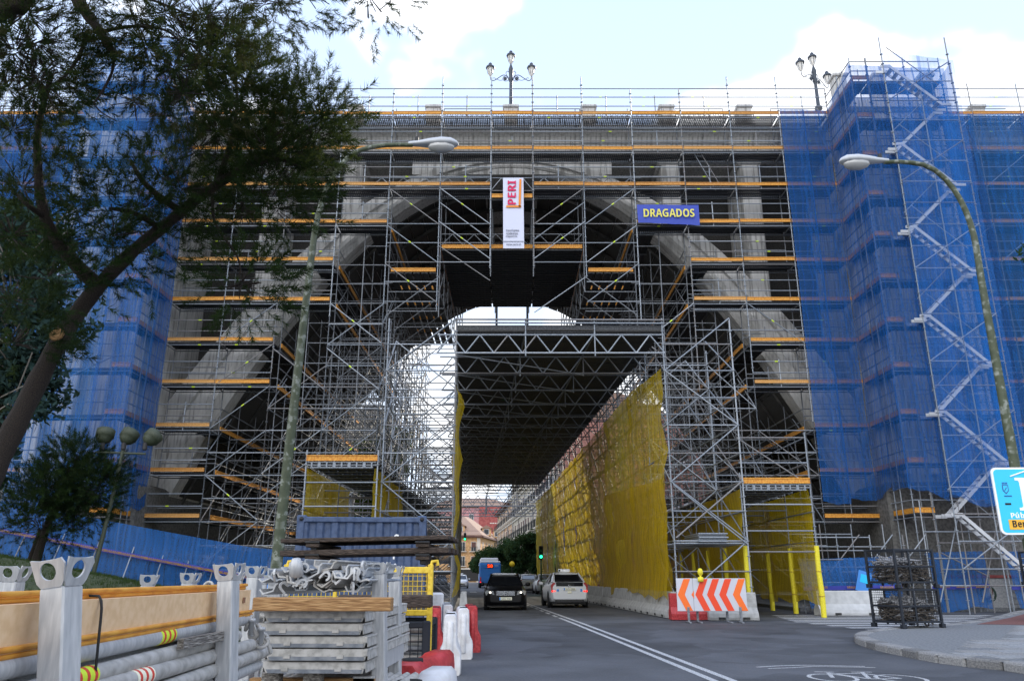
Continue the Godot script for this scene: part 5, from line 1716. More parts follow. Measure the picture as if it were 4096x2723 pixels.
# ---------- vehicles ----------
func car(called: String, label: String, at: Vector3, turn: float, paint: Material, style: int, group := "") -> Node3D:
	# front looks along +z; style 0 saloon, 1 hatchback
	var t := thing(called, label, "car", at, turn, group)
	# stations: z, half width, bottom, top
	var S := [[2.25, 0.62, 0.34, 0.62], [2.2, 0.76, 0.24, 0.72], [1.95, 0.85, 0.2, 0.83], [1.3, 0.885, 0.2, 0.93], [0.75, 0.89, 0.2, 0.98], [0.0, 0.89, 0.2, 0.97], [-1.1, 0.89, 0.2, 0.99], [-1.75, 0.875, 0.22, 1.0], [-2.15, 0.82, 0.3, 0.97], [-2.26, 0.72, 0.42, 0.9]]
	if style == 1:
		S = [[2.2, 0.6, 0.34, 0.62], [2.14, 0.75, 0.24, 0.72], [1.85, 0.84, 0.2, 0.85], [1.2, 0.87, 0.2, 0.97], [0.6, 0.87, 0.2, 1.0], [-0.3, 0.87, 0.2, 1.02], [-1.2, 0.87, 0.2, 1.06], [-1.85, 0.86, 0.22, 1.1], [-2.12, 0.82, 0.28, 1.08], [-2.2, 0.74, 0.38, 1.0]]
	var secs := []
	for s in S:
		var ring := []
		for q in [[0.8, 0.0, 0.0], [0.96, 0.05, 0.1], [1.0, 0.3, 0.0], [1.0, 0.55, 0.0], [0.975, 0.8, 0.0], [0.9, 0.94, 0.0], [0.78, 1.0, 0.0]]:
			ring.append(Vector3(s[1] * q[0], lerpf(s[2], s[3], q[1]), s[0]))
		for i in range(6, -1, -1):
			var q: Vector3 = ring[i]
			ring.append(Vector3(-q.x, q.y + (0.012 if i == 6 else 0.0), q.z))
		secs.append(ring)
	part(t, "body", rings(secs), paint)
	# cabin: [z, y, half width]
	var A := [[0.95, 0.96, 0.74], [0.2, 1.40, 0.57], [-0.85, 1.43, 0.57], [-1.75, 0.99, 0.70]]
	if style == 1:
		A = [[1.0, 0.98, 0.74], [0.1, 1.44, 0.57], [-1.0, 1.47, 0.56], [-2.02, 1.12, 0.66]]
	var c := []
	for q in A:
		c.append([Vector3(-q[2], q[1], q[0]), Vector3(q[2], q[1], q[0])])
	var st := start()
	quad(st, c[0][0], c[1][0], c[1][1], c[0][1])
	part(t, "windscreen", done(st), M.car_glass)
	st = start()
	quad(st, c[3][1], c[2][1], c[2][0], c[3][0])
	part(t, "rear_window", done(st), M.car_glass)
	for k in [0, 1]:
		st = start()
		quad(st, c[0][k], c[1][k], c[2][k], c[3][k])
		part(t, "side_window", done(st), M.car_glass)
	var roof := []
	for q in [[A[1][0] + 0.12, A[1][1] - 0.03, A[1][2] + 0.01], [A[1][0] - 0.25, A[1][1] + 0.045, A[1][2] + 0.02], [A[2][0] + 0.3, A[2][1] + 0.04, A[2][2] + 0.02], [A[2][0] - 0.1, A[2][1] - 0.01, A[2][2] + 0.01]]:
		roof.append([Vector3(-q[2], q[1] - 0.05, q[0]), Vector3(-q[2] * 0.85, q[1], q[0]), Vector3(0, q[1] + 0.02, q[0]), Vector3(q[2] * 0.85, q[1], q[0]), Vector3(q[2], q[1] - 0.05, q[0])])
	part(t, "roof", rings(roof), paint)
	for k in [0, 1]:
		var sx := -0.01 if k == 0 else 0.01
		for e in [[0, 1], [2, 3]]:
			bar(t, "pillar", c[e[0]][k] + Vector3(sx, 0, 0), c[e[1]][k] + Vector3(sx, 0, 0), 0.04, paint)
		bar(t, "pillar", Vector3(c[1][k].x, 1.42, -0.4), Vector3(c[0][k].x, 0.97, -0.4), 0.04, M.black)
		bar(t, "waistline", c[0][k], c[3][k], 0.03, paint)
		var mir := part(t, "mirror", lathe([[0, -0.11], [0.07, -0.09], [0.085, 0.0], [0.06, 0.09], [0, 0.11]], 10), paint, Transform3D(Basis(Vector3(0, 0, 1), PI * 0.5), Vector3(0.99 if k else -0.99, 1.02, 0.72)))
		part(t, "mirror_arm", box(Vector3(0.14, 0.04, 0.06)), M.black, at_(0.88 if k else -0.88, 0.98, 0.72))
		for z in [1.38, -1.35]:
			var w := part(t, "wheel", lathe([[0.2, -0.1], [0.3, -0.1], [0.325, -0.07], [0.325, 0.07], [0.3, 0.1], [0.2, 0.1]], 20), M.rubber, Transform3D(Basis(Vector3(0, 0, 1), PI * 0.5), Vector3(0.79 if k else -0.79, 0.32, z)))
			part(w, "rim", lathe([[0, -0.08], [0.21, -0.095], [0.21, 0.095], [0, 0.08]], 10), M.chrome)
			part(t, "wheel_arch", lathe([[0, -0.06], [0.37, -0.06], [0.37, 0.06], [0, 0.06]], 18), M.black, Transform3D(Basis(Vector3(0, 0, 1), PI * 0.5), Vector3(0.826 if k else -0.826, 0.34, z)))
	part(t, "underside", box(Vector3(1.5, 0.14, 3.8)), M.black, at_(0, 0.22, 0))
	return t

func plate(t: Node, z: float, y: float, s: String, face: float) -> void:
	var b := Basis(UP, 0.0 if face > 0 else PI)
	var p := part(t, "number_plate", cbox(Vector3(0.52, 0.115, 0.02), 0.006), M.plate, Transform3D(b, Vector3(0, y, z)))
	part(p, "plate_band", box(Vector3(0.05, 0.1, 0.01)), M.plate_blue, at_(-0.23, 0, 0.009))
	text(p, "plate_lettering", s, 0.4, M.ink_grey, at_(0.03, 0, 0.011), false, 0.004, 0.075)

func taxi_sign(t: Node, z: float) -> void:
	var s := part(t, "roof_sign", cbox(Vector3(0.55, 0.14, 0.16), 0.03), M.sign_white, at_(0, 1.6, z))
	part(s, "green_lamp", box(Vector3(0.08, 0.08, 0.17)), M.green_box, at_(0.22, 0, 0))

func rear_lights(t: Node, z: float, y: float, lit: bool) -> void:
	for k in [-1, 1]:
		var l := part(t, "tail_light", prism([Vector2(-0.1, -0.2), Vector2(0.1, -0.2), Vector2(0.12, 0.1), Vector2(0.02, 0.22), Vector2(-0.06, 0.2)], 0.2), M.red_dark, Transform3D(Basis.from_scale(Vector3(k, 1, 1)) , Vector3(0.7 * k, y, z)))
		if lit:
			part(l, "brake_lamp", cbox(Vector3(0.19, 0.07, 0.06), 0.01), M.glow_red, at_(0, -0.15, -0.09))

func vehicles() -> void:
	# black saloon coming towards us
	var t := car("black_car", "black saloon car driving towards us out of the road tunnel", v(-0.33, 0, 35.9), 0.03, M.car_black, 0)
	part(t, "roof_edge_strip", box(Vector3(1.0, 0.02, 0.05)), M.chrome, at_(0, 1.445, 0.1))  # chrome strip across the front of the roof
	for k in [-1, 1]:
		var l := part(t, "headlight", prism([Vector2(-0.2, -0.08), Vector2(0.16, -0.1), Vector2(0.22, 0.05), Vector2(0.12, 0.1), Vector2(-0.16, 0.06)], 0.12), M.headlamp, Transform3D(Basis(UP, k * 0.35) * Basis.from_scale(Vector3(k, 1, 1)), Vector3(0.63 * k, 0.7, 2.14)))
		part(l, "headlamp_glint", lathe([[0, -0.03], [0.05, 0], [0, 0.03]], 10), M.glow_glint, Transform3D(Basis(Vector3.RIGHT, PI * 0.5), Vector3(-0.02, 0, 0.06)))  # added glow standing in for a reflection in the headlamp
		part(t, "fog_lamp", lathe([[0, -0.03], [0.055, 0], [0, 0.03]], 10), M.headlamp, Transform3D(Basis(Vector3.RIGHT, PI * 0.5), Vector3(0.64 * k, 0.38, 2.2)))
	var g := part(t, "grille", prism([Vector2(-0.36, -0.1), Vector2(0.36, -0.1), Vector2(0.43, 0.1), Vector2(-0.43, 0.1)], 0.06), M.black, at_(0, 0.68, 2.25))
	for k in 4:
		part(g, "grille_bar", cbox(Vector3(0.76, 0.022, 0.03), 0.008), M.chrome, at_(0, -0.075 + 0.05 * k, 0.03))
	var e := part(g, "round_emblem", ring_mesh(0.075, 0.01), M.chrome, Transform3D(Basis(Vector3.RIGHT, PI * 0.5), Vector3(0, 0, 0.06)))
	for k in 3:
		var an := PI * 0.5 + TAU * k / 3.0
		bar(g, "emblem_spoke", Vector3(0, 0, 0.06), Vector3(cos(an) * 0.07, sin(an) * 0.07, 0.06), 0.008, M.chrome, false, 5)
	plate(t, 2.3, 0.47, "5832 FNT", 1.0)
	# white hatchback taxi going away
	var w := car("white_taxi", "white hatchback taxi with roof sign driving away beside the concrete barrier", v(2.42, 0, 38.6), PI + 0.06, M.car_white, 1)
	taxi_sign(w, -0.3)
	rear_lights(w, -2.08, 0.86, true)
	plate(w, -2.23, 0.8, "3370 HNW", -1.0)
	part(w, "lower_rear_window", box(Vector3(1.2, 0.16, 0.03)), M.car_glass, at_(0, 1.0, -2.2))
	part(w, "spoiler", cbox(Vector3(1.2, 0.05, 0.14), 0.015), M.black, at_(0, 1.13, -2.08))
	part(w, "rear_emblem", ring_mesh(0.05, 0.012), M.chrome, Transform3D(Basis(Vector3.RIGHT, PI * 0.5), Vector3(0, 0.93, -2.22)))
	part(w, "rear_sticker", box(Vector3(0.09, 0.1, 0.01)), M.plate_blue, at_(0.52, 0.75, -2.21))
	part(w, "rear_sticker", box(Vector3(0.08, 0.12, 0.01)), M.plate_blue, at_(-0.52, 0.75, -2.21))
	part(w, "reversing_lamp", cbox(Vector3(0.18, 0.09, 0.02), 0.01), M.plate, at_(0, 0.67, -2.22))
	part(w, "bumper_dark_strip", box(Vector3(1.3, 0.1, 0.05)), M.black, at_(0, 0.3, -2.16))  # black strip along the bottom of the rear bumper
	# taxi coming from far off
	var f := car("far_white_taxi", "small white taxi far down the street coming towards us beside the bus", v(-6.0, 0, 96.0), 0.05, M.car_white, 1)
	taxi_sign(f, -0.2)
	for k in [-1, 1]:
		part(f, "headlight", cbox(Vector3(0.34, 0.14, 0.1), 0.03), M.headlamp, at_(0.6 * k, 0.68, 2.12))
	part(f, "grille", cbox(Vector3(1.1, 0.14, 0.06), 0.02), M.black, at_(0, 0.42, 2.18))
	plate(f, 2.22, 0.55, "4168 GKL", 1.0)
	# cars waiting along the right
	var parked := [["white car parked third behind the concrete blocks, farthest away", 0.25, 78.0], ["white hatchback parked behind the concrete blocks, middle of three", 1.35, 71.0], ["white hatchback parked behind the concrete blocks, nearest the yellow net", 2.65, 66.0]]
	for q in parked:
		var p := car("parked_car", q[0], v(q[1], 0, q[2]), PI + 0.07, M.car_white, 1, "white cars beyond the concrete blocks")
		rear_lights(p, -2.08, 0.86, false)
		plate(p, -2.23, 0.8, "7204 DBC", -1.0)
	for i in 3:
		var p := car("distant_car", ["dark car far down the street at the left, nearest", "dark car far down the street at the left, middle", "dark car far down the street at the left, farthest"][i], v(-10.2 - i * 0.9, 0, 118.0 + i * 9), 0.1, M.car_black if i else M.iron_blue, 0, "dark cars far down the street")
		for k in [-1, 1]:
			part(p, "headlight", cbox(Vector3(0.34, 0.14, 0.1), 0.03), M.headlamp, at_(0.6 * k, 0.68, 2.12))
	# blue city bus
	var b := thing("city_bus", "blue city bus with an orange 50 display seen from behind", "bus", v(-2.55, 0, 95.0), 0.05)
	part(b, "body", cbox(Vector3(2.5, 2.45, 11.8), 0.12), M.bus_blue, at_(0, 1.62, -5.9))
	part(b, "roof", cbox(Vector3(2.46, 0.2, 11.7), 0.09), M.bus_white, at_(0, 2.92, -5.9))
	part(b, "roof_unit", cbox(Vector3(2.1, 0.42, 7.0), 0.1), M.bus_white, at_(-0.08, 3.2, -4.2))
	part(b, "rear_window_panel", cbox(Vector3(2.2, 0.5, 0.06), 0.03), M.bus_blue, at_(0, 2.45, 0.0))
	var dsp := part(b, "display", cbox(Vector3(0.78, 0.46, 0.08), 0.02), M.black, at_(0, 2.48, 0.02))
	text(dsp, "display_number", "50", 0.6, M.glow_orange, at_(0, 0, 0.05), false, 0.01, 0.34)
	for k in [-1, 1]:
		part(b, "tail_light", cbox(Vector3(0.16, 0.5, 0.06), 0.02), M.red_dark, at_(1.1 * k, 1.0, 0.02))
		part(b, "tail_lamp", cbox(Vector3(0.14, 0.14, 0.06), 0.02), M.glow_red, at_(1.1 * k, 0.66, 0.03))
		for z in [-2.6, -8.9]:
			part(b, "wheel", lathe([[0, -0.14], [0.46, -0.14], [0.48, 0.0], [0.46, 0.14], [0, 0.14]], 18), M.rubber, Transform3D(Basis(Vector3(0, 0, 1), PI * 0.5), Vector3(1.13 * k, 0.48, z)))
		for i in 6:
			part(b, "side_window", box(Vector3(0.03, 0.95, 1.6)), M.car_glass, at_(1.25 * k, 2.1, -1.3 - i * 1.85))
	part(b, "engine_grille", cbox(Vector3(1.7, 0.5, 0.05), 0.02), M.bus_blue, at_(0, 1.0, 0.01))
	part(b, "bumper", cbox(Vector3(2.48, 0.3, 0.12), 0.04), M.black, at_(0, 0.45, 0.0))
	text(b, "rear_lettering", "0042", 0.4, M.bus_white, at_(0.75, 2.5, 0.04), false, 0.01, 0.1)

# ---------- street things ----------
func jersey(called: String, label: String, a: Vector3, turn: float, length: float, m: Material, group := "") -> void:
	var t := thing(called, label, "concrete barrier", a, turn, group)
	var prof := [Vector2(-0.29, 0.02), Vector2(0.29, 0.02), Vector2(0.3, 0.1), Vector2(0.27, 0.22), Vector2(0.13, 0.4), Vector2(0.09, 0.82), Vector2(0.07, 0.85), Vector2(-0.07, 0.85), Vector2(-0.09, 0.82), Vector2(-0.13, 0.4), Vector2(-0.27, 0.22), Vector2(-0.3, 0.1)]
	part(t, "block", prism(prof, length - 0.03), m)
	for k in [-1, 1]:
		part(t, "foot", box(Vector3(0.5, 0.05, 0.3)), M.black, at_(0, 0.02, k * length * 0.3))
		part(t, "lifting_slot", box(Vector3(0.62, 0.07, 0.22)), M.concrete_dark, at_(0, 0.075, k * length * 0.24))

func water_barrier(label: String, at: Vector3, turn: float, m: Material, blue := false) -> Node3D:
	var t := thing("water_barrier", label, "plastic barrier", at, turn, "red and white plastic barriers")
	# end-on outline lofted along the length, narrow at the top with a flared foot
	var secs := []
	for q in [[-0.52, 0.8], [-0.49, 1.0], [-0.2, 1.0], [-0.17, 0.9], [0.17, 0.9], [0.2, 1.0], [0.49, 1.0], [0.52, 0.8]]:
		var ring := []
		var k: float = q[1]
		for p in [[0.15, 0.0], [0.165, 0.03], [0.165, 0.24], [0.155, 0.3], [0.115, 0.38], [0.1, 0.46], [0.098, 0.72], [0.09, 0.79], [0.06, 0.82]]:
			ring.append(Vector3(p[0] * (k if p[1] > 0.3 else minf(1.0, k + 0.1)), p[1] * (1.0 if k > 0.95 else 0.985), q[0]))
		for i in range(8, -1, -1):
			var p: Vector3 = ring[i]
			ring.append(Vector3(-p.x, p.y, p.z))
		secs.append(ring)
	part(t, "body", rings(secs), m)
	part(t, "filler_hole", lathe([[0.0, 0.0], [0.05, 0.0], [0.065, 0.012], [0.068, 0.0], [0.07, -0.03]], 14), M.rubber, at_(0, 0.822, 0.33))
	part(t, "plug", cyl(8), m, Transform3D(Basis.from_scale(Vector3(0.022, 0.06, 0.022)), Vector3(0, 0.33, 0.54)))
	for k in [-1, 1]:
		part(t, "coupling", lathe([[0.03, 0.1], [0.045, 0.12], [0.045, 0.7], [0.03, 0.72]], 8), m, at_(0, 0, 0.53 * k))
	if blue:
		part(t, "blue_panel", prism([Vector2(-0.2, -0.05), Vector2(0.24, -0.05), Vector2(0.24, 0.09), Vector2(0.0, 0.09)], 0.012), M.sign_blue, Transform3D(Basis(UP, PI * 0.5) * Basis(Vector3.RIGHT, -0.04), Vector3(0.104, 0.6, 0.1)))
	return t

func street_lamp(label: String, at: Vector3, lean: float, s: float, arm: float, h: float, m: Material) -> void:
	var t := thing("street_lamp", label, "street lamp", at, 0.0, "curved green street lamps")
	part(t, "base_plate", cbox(Vector3(0.42, 0.04, 0.42), 0.01), M.lamp_green, at_(0, 0.02, 0))
	var p := [Vector3(0, 0, 0), Vector3(lean * 0.15 * s, h * 0.35, 0), Vector3(lean * 0.35 * s, h * 0.7, 0), Vector3(lean * 0.5 * s, h * 0.84, 0), Vector3((lean * 0.5 + 0.13 * arm) * s, h * 0.93, 0), Vector3((lean * 0.5 + 0.38 * arm) * s, h * 0.985, 0), Vector3((lean * 0.5 + 0.7 * arm) * s, h * 1.0, 0), Vector3((lean * 0.5 + arm) * s, h * 1.0, 0)]
	var path := smooth_path(p, 40)
	var r := []
	for i in 41:
		r.append(lerpf(0.105, 0.038, pow(i / 40.0, 0.8)))
	part(t, "post", sweep(path, r, 14), m)
	part(t, "access_door", cbox(Vector3(0.1, 0.4, 0.02), 0.008), M.lamp_green, at_(0, 0.9, 0.1))
	var e: Vector3 = path[40]
	# lamp head: flattened shell with a glass bowl
	var secs := []
	for q in [[-0.08, 0.045, 0.045], [0.12, 0.075, 0.07], [0.3, 0.12, 0.1], [0.5, 0.155, 0.12], [0.68, 0.14, 0.11], [0.78, 0.08, 0.06], [0.81, 0.02, 0.02]]:
		var ring := []
		for k in 16:
			var an := TAU * k / 16.0
			var y: float = sin(an) * q[2] * (1.0 if sin(an) > 0 else 0.5)
			ring.append(e + Vector3(q[0] * s, y + 0.02, cos(an) * q[1] * s))
		secs.append(ring)
	var hd := part(t, "lamp_head", rings(secs), M.lamp_white)
	secs = []
	for q in [[0.27, 0.02, 0.02], [0.32, 0.09, 0.08], [0.45, 0.125, 0.125], [0.6, 0.12, 0.12], [0.7, 0.08, 0.08], [0.74, 0.02, 0.02]]:
		var ring := []
		for k in 14:
			var an := TAU * k / 14.0
			ring.append(e + Vector3(q[0] * s, -0.03 + sin(an) * q[2], cos(an) * q[1] * s))
		secs.append(ring)
	part(t, "glass_bowl", rings(secs), M.bowl)
	part(t, "sensor_cap", cyl(10), M.black, Transform3D(Basis.from_scale(Vector3(0.035, 0.1, 0.035)), e + Vector3(0.06 * s, 0.11, 0)))

func mesh_panel(t: Node, called: String, a: Vector3, right: Vector3, up: Vector3, step: float, r: float, m: Material) -> void:
	var nu := int(right.length() / step)
	var nv := int(up.length() / step)
	for i in nu + 1:
		var o := a + right * (float(i) / nu)
		bar(t, called, o, o + up, r, m, true, 4)
	for j in nv + 1:
		var o := a + up * (float(j) / nv)
		bar(t, called, o, o + right, r, m, true, 4)

func mesh_cage(label: String, at: Vector3, turn: float, w: float, d: float, h: float, fill: Material, n: int, group := "") -> Node3D:
	var t := thing("mesh_cage", label, "cage", at, turn, group)
	var c := []
	for sx in [-1, 1]:
		for sz in [-1, 1]:
			var p := Vector3(sx * w * 0.5, 0, sz * d * 0.5)
			part(t, "corner_post", cbox(Vector3(0.06, h, 0.06), 0.01), M.mesh_dark, at_(p.x, h * 0.5, p.z))
			part(t, "foot", cbox(Vector3(0.12, 0.1, 0.12), 0.01), M.mesh_dark, at_(p.x, 0.05, p.z))
	for y in [0.14, h * 0.55, h - 0.03]:
		for s in [-1, 1]:
			part(t, "frame_bar", cbox(Vector3(w, 0.05, 0.04), 0.008), M.mesh_dark, at_(0, y, s * d * 0.5))
			part(t, "frame_bar", cbox(Vector3(0.04, 0.05, d), 0.008), M.mesh_dark, at_(s * w * 0.5, y, 0))
	for s in [-1, 1]:
		part(t, "middle_post", cbox(Vector3(0.05, h - 0.1, 0.04), 0.008), M.mesh_dark, at_(-w * 0.14, h * 0.5, s * d * 0.5))
		mesh_panel(t, "wire_mesh", Vector3(-w * 0.5, 0.14, s * d * 0.5), Vector3(w, 0, 0), Vector3(0, h - 0.17, 0), 0.06, 0.0035, M.mesh_dark)
		mesh_panel(t, "wire_mesh", Vector3(s * w * 0.5, 0.14, -d * 0.5), Vector3(0, 0, d), Vector3(0, h - 0.17, 0), 0.06, 0.0035, M.mesh_dark)
	part(t, "floor", box(Vector3(w, 0.03, d)), M.mesh_dark, at_(0, 0.13, 0))
	var top := h * 0.8
	for i in n:
		var p := Vector3(rng.randf_range(-.42, .42) * w, 0.16 + rng.randf() * (top - 0.16), rng.randf_range(-.42, .42) * d)
		var hi := top * (1.0 - 0.5 * absf(p.x / w + 0.1))
		if p.y > hi:
			continue
		var q := Vector3(rng.randfn(0, 1), rng.randfn(0, 0.35), rng.randfn(0, 1)).normalized() * rng.randf_range(0.05, 0.22)
		var a := p - q
		var b := p + q
		a.x = clampf(a.x, -w * 0.48, w * 0.48)
		b.x = clampf(b.x, -w * 0.48, w * 0.48)
		a.z = clampf(a.z, -d * 0.48, d * 0.48)
		b.z = clampf(b.z, -d * 0.48, d * 0.48)
		if i % 4 == 0:
			put(t, "metal_fittings", ring_mesh(0.04, 0.012), M.scrap_light if p.y > top * 0.6 else fill, Transform3D(Basis.from_euler(Vector3(rng.randf() * 6, rng.randf() * 6, 0)), p), true)
		else:
			bar(t, "metal_fittings", a, b, rng.randf_range(0.012, 0.024), M.scrap_light if (i % 5 == 0 or p.y > top * 0.75) else fill, true, 6)
	return t

func traffic_light(label: String, at: Vector3, h: float, arm := false) -> void:
	var t := thing("traffic_light", label, "traffic light", at, 0.0, "green traffic lights")
	if arm:
		bar(t, "cable", Vector3(-12, h + 0.6, 0), Vector3(12, h + 0.9, 0), 0.015, M.iron)
		bar(t, "hanger", Vector3(0, h + 0.4, 0), Vector3(0, h + 0.75, 0), 0.03, M.iron)
	else:
		bar(t, "pole", Vector3.ZERO, Vector3(0, h, 0), 0.06, M.green_box)
	var b := part(t, "housing", cbox(Vector3(0.34, 1.0, 0.3), 0.05), M.black, at_(0, h, 0))
	for k in 3:
		var m: Material = M.glow_green if k == 0 else M.rubber
		part(b, "lens", lathe([[0, 0.0], [0.11, 0.0], [0.1, 0.03], [0, 0.05]], 14), m, Transform3D(Basis(Vector3.RIGHT, PI * 0.5), Vector3(0, -0.31 + 0.31 * k, 0.15)))
		part(b, "visor", lathe([[0.13, 0.0], [0.13, 0.16], [0.12, 0.16], [0.12, 0.0]], 14), M.black, Transform3D(Basis(Vector3.RIGHT, PI * 0.5), Vector3(0, -0.31 + 0.31 * k, 0.13)))
	var l := OmniLight3D.new()
	l.name = "signal_light"
	t.add_child(l)
	l.position = Vector3(0, h - 0.31, 0.36)
	l.light_color = Color(.15, 1, .6)
	l.light_energy = 0.25
	l.light_size = 0.1
	l.omni_range = 20.0
	l.omni_attenuation = 2.0
	l.shadow_enabled = true

func street_things() -> void:
	var bw := mat("bowl", lin(.42, .42, .42), 0.12, 0.2)
	street_lamp("green curved street lamp on the left, arching over the container", v(-3.62, 0, 12.4), 0.5, 1.0, 1.6, 8.72, M.lamp_peel)
	street_lamp("green curved street lamp with peeling paint on the right pavement", v(8.12, 0.1, 12.7), -0.05, -1.0, 1.38, 8.45, M.lamp_peel)
	# three floodlights on a mast
	var t := thing("floodlight_mast", "thin green mast with three round floodlights on the grass bank", "floodlight", v(-11.2, bank(-10.85, 22.0) - 0.02, 22.0))
	var H := 3.45
	part(t, "mast", sweep([Vector3(-0.1, -0.1, 0), Vector3(0.1, H * 0.5, 0), Vector3(0.25, H, 0)], [0.06, 0.055, 0.05], 10), M.lamp_green)
	bar(t, "cross_bar", Vector3(-0.5, H - 0.05, 0), Vector3(0.9, H - 0.1, 0), 0.03, M.lamp_green)
	for k in 3:
		var x := -0.35 + 0.6 * k
		part(t, "bracket", cbox(Vector3(0.12, 0.24, 0.1), 0.03), M.black, at_(x, H + 0.12, 0))
		part(t, "floodlight", lathe([[0.0, 0.0], [0.1, 0.02], [0.19, 0.1], [0.22, 0.19], [0.245, 0.2], [0.25, 0.4], [0.23, 0.42], [0.0, 0.4]], 18), M.lamp_green, Transform3D(Basis(Vector3(0, 0, 1), [0.05, -0.2, -0.5][k]) * Basis(Vector3.RIGHT, [-0.3, -0.5, -0.6][k]), Vector3(x, H + 0.2, 0)))
	# blue container end-on
	var c := thing("shipping_container", "blue corrugated steel container behind the left stacks", "container", v(-2.86, 0, 15.3), 0.1)
	var z := 0.0
	var secs := []
	var pts := []
	var x := -1.12
	while x < 1.1:
		pts.append_array([Vector2(x, 0.0), Vector2(x + 0.1, 0.0), Vector2(x + 0.14, -0.045), Vector2(x + 0.24, -0.045)])
		x += 0.28
	pts.append(Vector2(1.12, 0))
	var a := []
	var b := []
	for q in pts:
		a.append(Vector3(q.x, 0.2, q.y))
		b.append(Vector3(q.x, 2.33, q.y))
	part(c, "corrugated_end", rings([a, b], false, false, false), M.container, at_(0, 0, -0.03))
	part(c, "top_rail", cbox(Vector3(2.44, 0.1, 0.1), 0.015), M.container, at_(0, 2.38, -0.05))
	part(c, "bottom_rail", cbox(Vector3(2.44, 0.2, 0.1), 0.015), M.container, at_(0, 0.1, -0.05))
	for s in [-1, 1]:
		part(c, "corner_post", cbox(Vector3(0.14, 2.43, 0.14), 0.015), M.container, at_(1.15 * s, 1.215, -0.07))
		var cast := part(c, "corner_casting", cbox(Vector3(0.18, 0.14, 0.18), 0.02), M.container, at_(1.135 * s, 2.39, -0.085))
		part(cast, "casting_hole", lathe([[0, 0], [0.04, 0], [0.04, 0.01], [0, 0.01]], 10), M.black, Transform3D(Basis(Vector3.RIGHT, PI * 0.5), Vector3(0, 0, 0.088)))
		var sa := []
		var sb := []
		var zz := -0.2
		while zz > -5.9:
			for q in [Vector2(zz, 0), Vector2(zz - 0.07, 0), Vector2(zz - 0.14, -0.036), Vector2(zz - 0.21, -0.036)]:
				sa.append(Vector3(s * (1.2 + q.y), 0.2, q.x))
				sb.append(Vector3(s * (1.2 + q.y), 2.35, q.x))
			zz -= 0.28
		part(c, "corrugated_side", rings([sa, sb], false, false, false), M.container)
		part(c, "side_rail", cbox(Vector3(0.08, 0.1, 6.0), 0.01), M.container, at_(1.18 * s, 2.39, -3.05))
		part(c, "side_rail", cbox(Vector3(0.08, 0.18, 6.0), 0.01), M.container, at_(1.18 * s, 0.1, -3.05))
	part(c, "added_rear_blocker", box(Vector3(2.36, 2.3, 0.05)), M.container, at_(0, 1.25, -6.03))
	part(c, "roof", box(Vector3(2.36, 0.03, 5.95)), M.container, at_(0, 2.36, -3.05))
	for i in 4:
		text(c, "lettering", ["C", "P", "I", "U"][i], [0.1, 0.09, 0.035, 0.1][i], M.sign_white, at_(0.655, 2.02 - 0.27 * i, -0.026), false, 0.006, 0.19)
	# chevron board
	var s := thing("chevron_sign", "white diversion board with five orange chevrons pointing left and a yellow lamp", "sign", v(6.06, 0.81, 25.0), -0.03)
	part(s, "board", cbox(Vector3(2.1, 0.95, 0.03), 0.008), M.chevron_white)
	for i in 5:
		var cx: float = -0.86 + [0.0, 0.53, 0.88, 1.25, 1.66][i]
		part(s, "chevron", prism([Vector2(cx - 0.16, 0), Vector2(cx + 0.04, 0.46), Vector2(cx + 0.24, 0.46), Vector2(cx + 0.05, 0), Vector2(cx + 0.27, -0.46), Vector2(cx + 0.07, -0.46)], 0.006), M.chevron_orange if i in [0, 4] else M.chevron_red, at_(0, 0, 0.019))
	part(s, "chevron_tip", prism([Vector2(-0.61, 0), Vector2(-0.53, 0.12), Vector2(-0.53, -0.12)], 0.006), M.chevron_orange, at_(0, 0, 0.019))
	part(s, "board_seam", box(Vector3(0.01, 0.95, 0.004)), M.ink_grey, at_(-0.55, 0, 0.017))
	for px in [-0.7, 0.7]:
		for e in [-0.08, 0.25]:
			part(s, "leg", cbox(Vector3(0.07, 0.5, 0.05), 0.008), M.galv_dark, at_(px + e * signf(px) * -1.0 + 0.05, -0.6, -0.05 - e))
			part(s, "foot_bar", cbox(Vector3(0.07, 0.04, 0.7), 0.008), M.galv_dark, at_(px + e * signf(px) * -1.0 + 0.05, -0.79, -0.05))
	var lamp := part(s, "warning_lamp", lathe([[0.0, 0.0], [0.085, 0.0], [0.085, 0.13], [0.03, 0.14], [0.03, 0.17], [0.08, 0.22], [0.085, 0.3], [0.05, 0.38], [0, 0.39]], 14), M.pad_yellow, at_(-0.31, 0.38, 0.07))
	# parking sign
	var p := thing("parking_sign", "blue public parking sign with white border at the right border", "sign", v(8.02, 2.465, 12.3), -0.06)
	part(p, "border", prism(rounded(1.06, 1.02, 0.08), 0.03), M.sign_white)
	part(p, "face", prism(rounded(1.0, 0.96, 0.06), 0.006), M.sign_cyan, at_(0, 0, 0.018))
	text(p, "letter", "P", 0.36, M.sign_white, at_(-0.02, 0.1, 0.024), true, 0.006, 0.5)
	for k in [-1, 1]:
		bar(p, "roof_line", Vector3(-0.02 + 0.24 * k, 0.37, 0.024), Vector3(-0.02, 0.45, 0.024), 0.011, M.sign_white)
	var crest := part(p, "crest", prism([Vector2(-0.045, 0.07), Vector2(0.045, 0.07), Vector2(0.045, -0.02), Vector2(0, -0.07), Vector2(-0.045, -0.02)], 0.004), M.sign_blue, at_(-0.36, 0.17, 0.023))
	part(crest, "crest_field", prism([Vector2(-0.033, 0.058), Vector2(0.033, 0.058), Vector2(0.033, -0.014), Vector2(0, -0.05), Vector2(-0.033, -0.014)], 0.004), M.sign_cyan, at_(0, 0, 0.002))
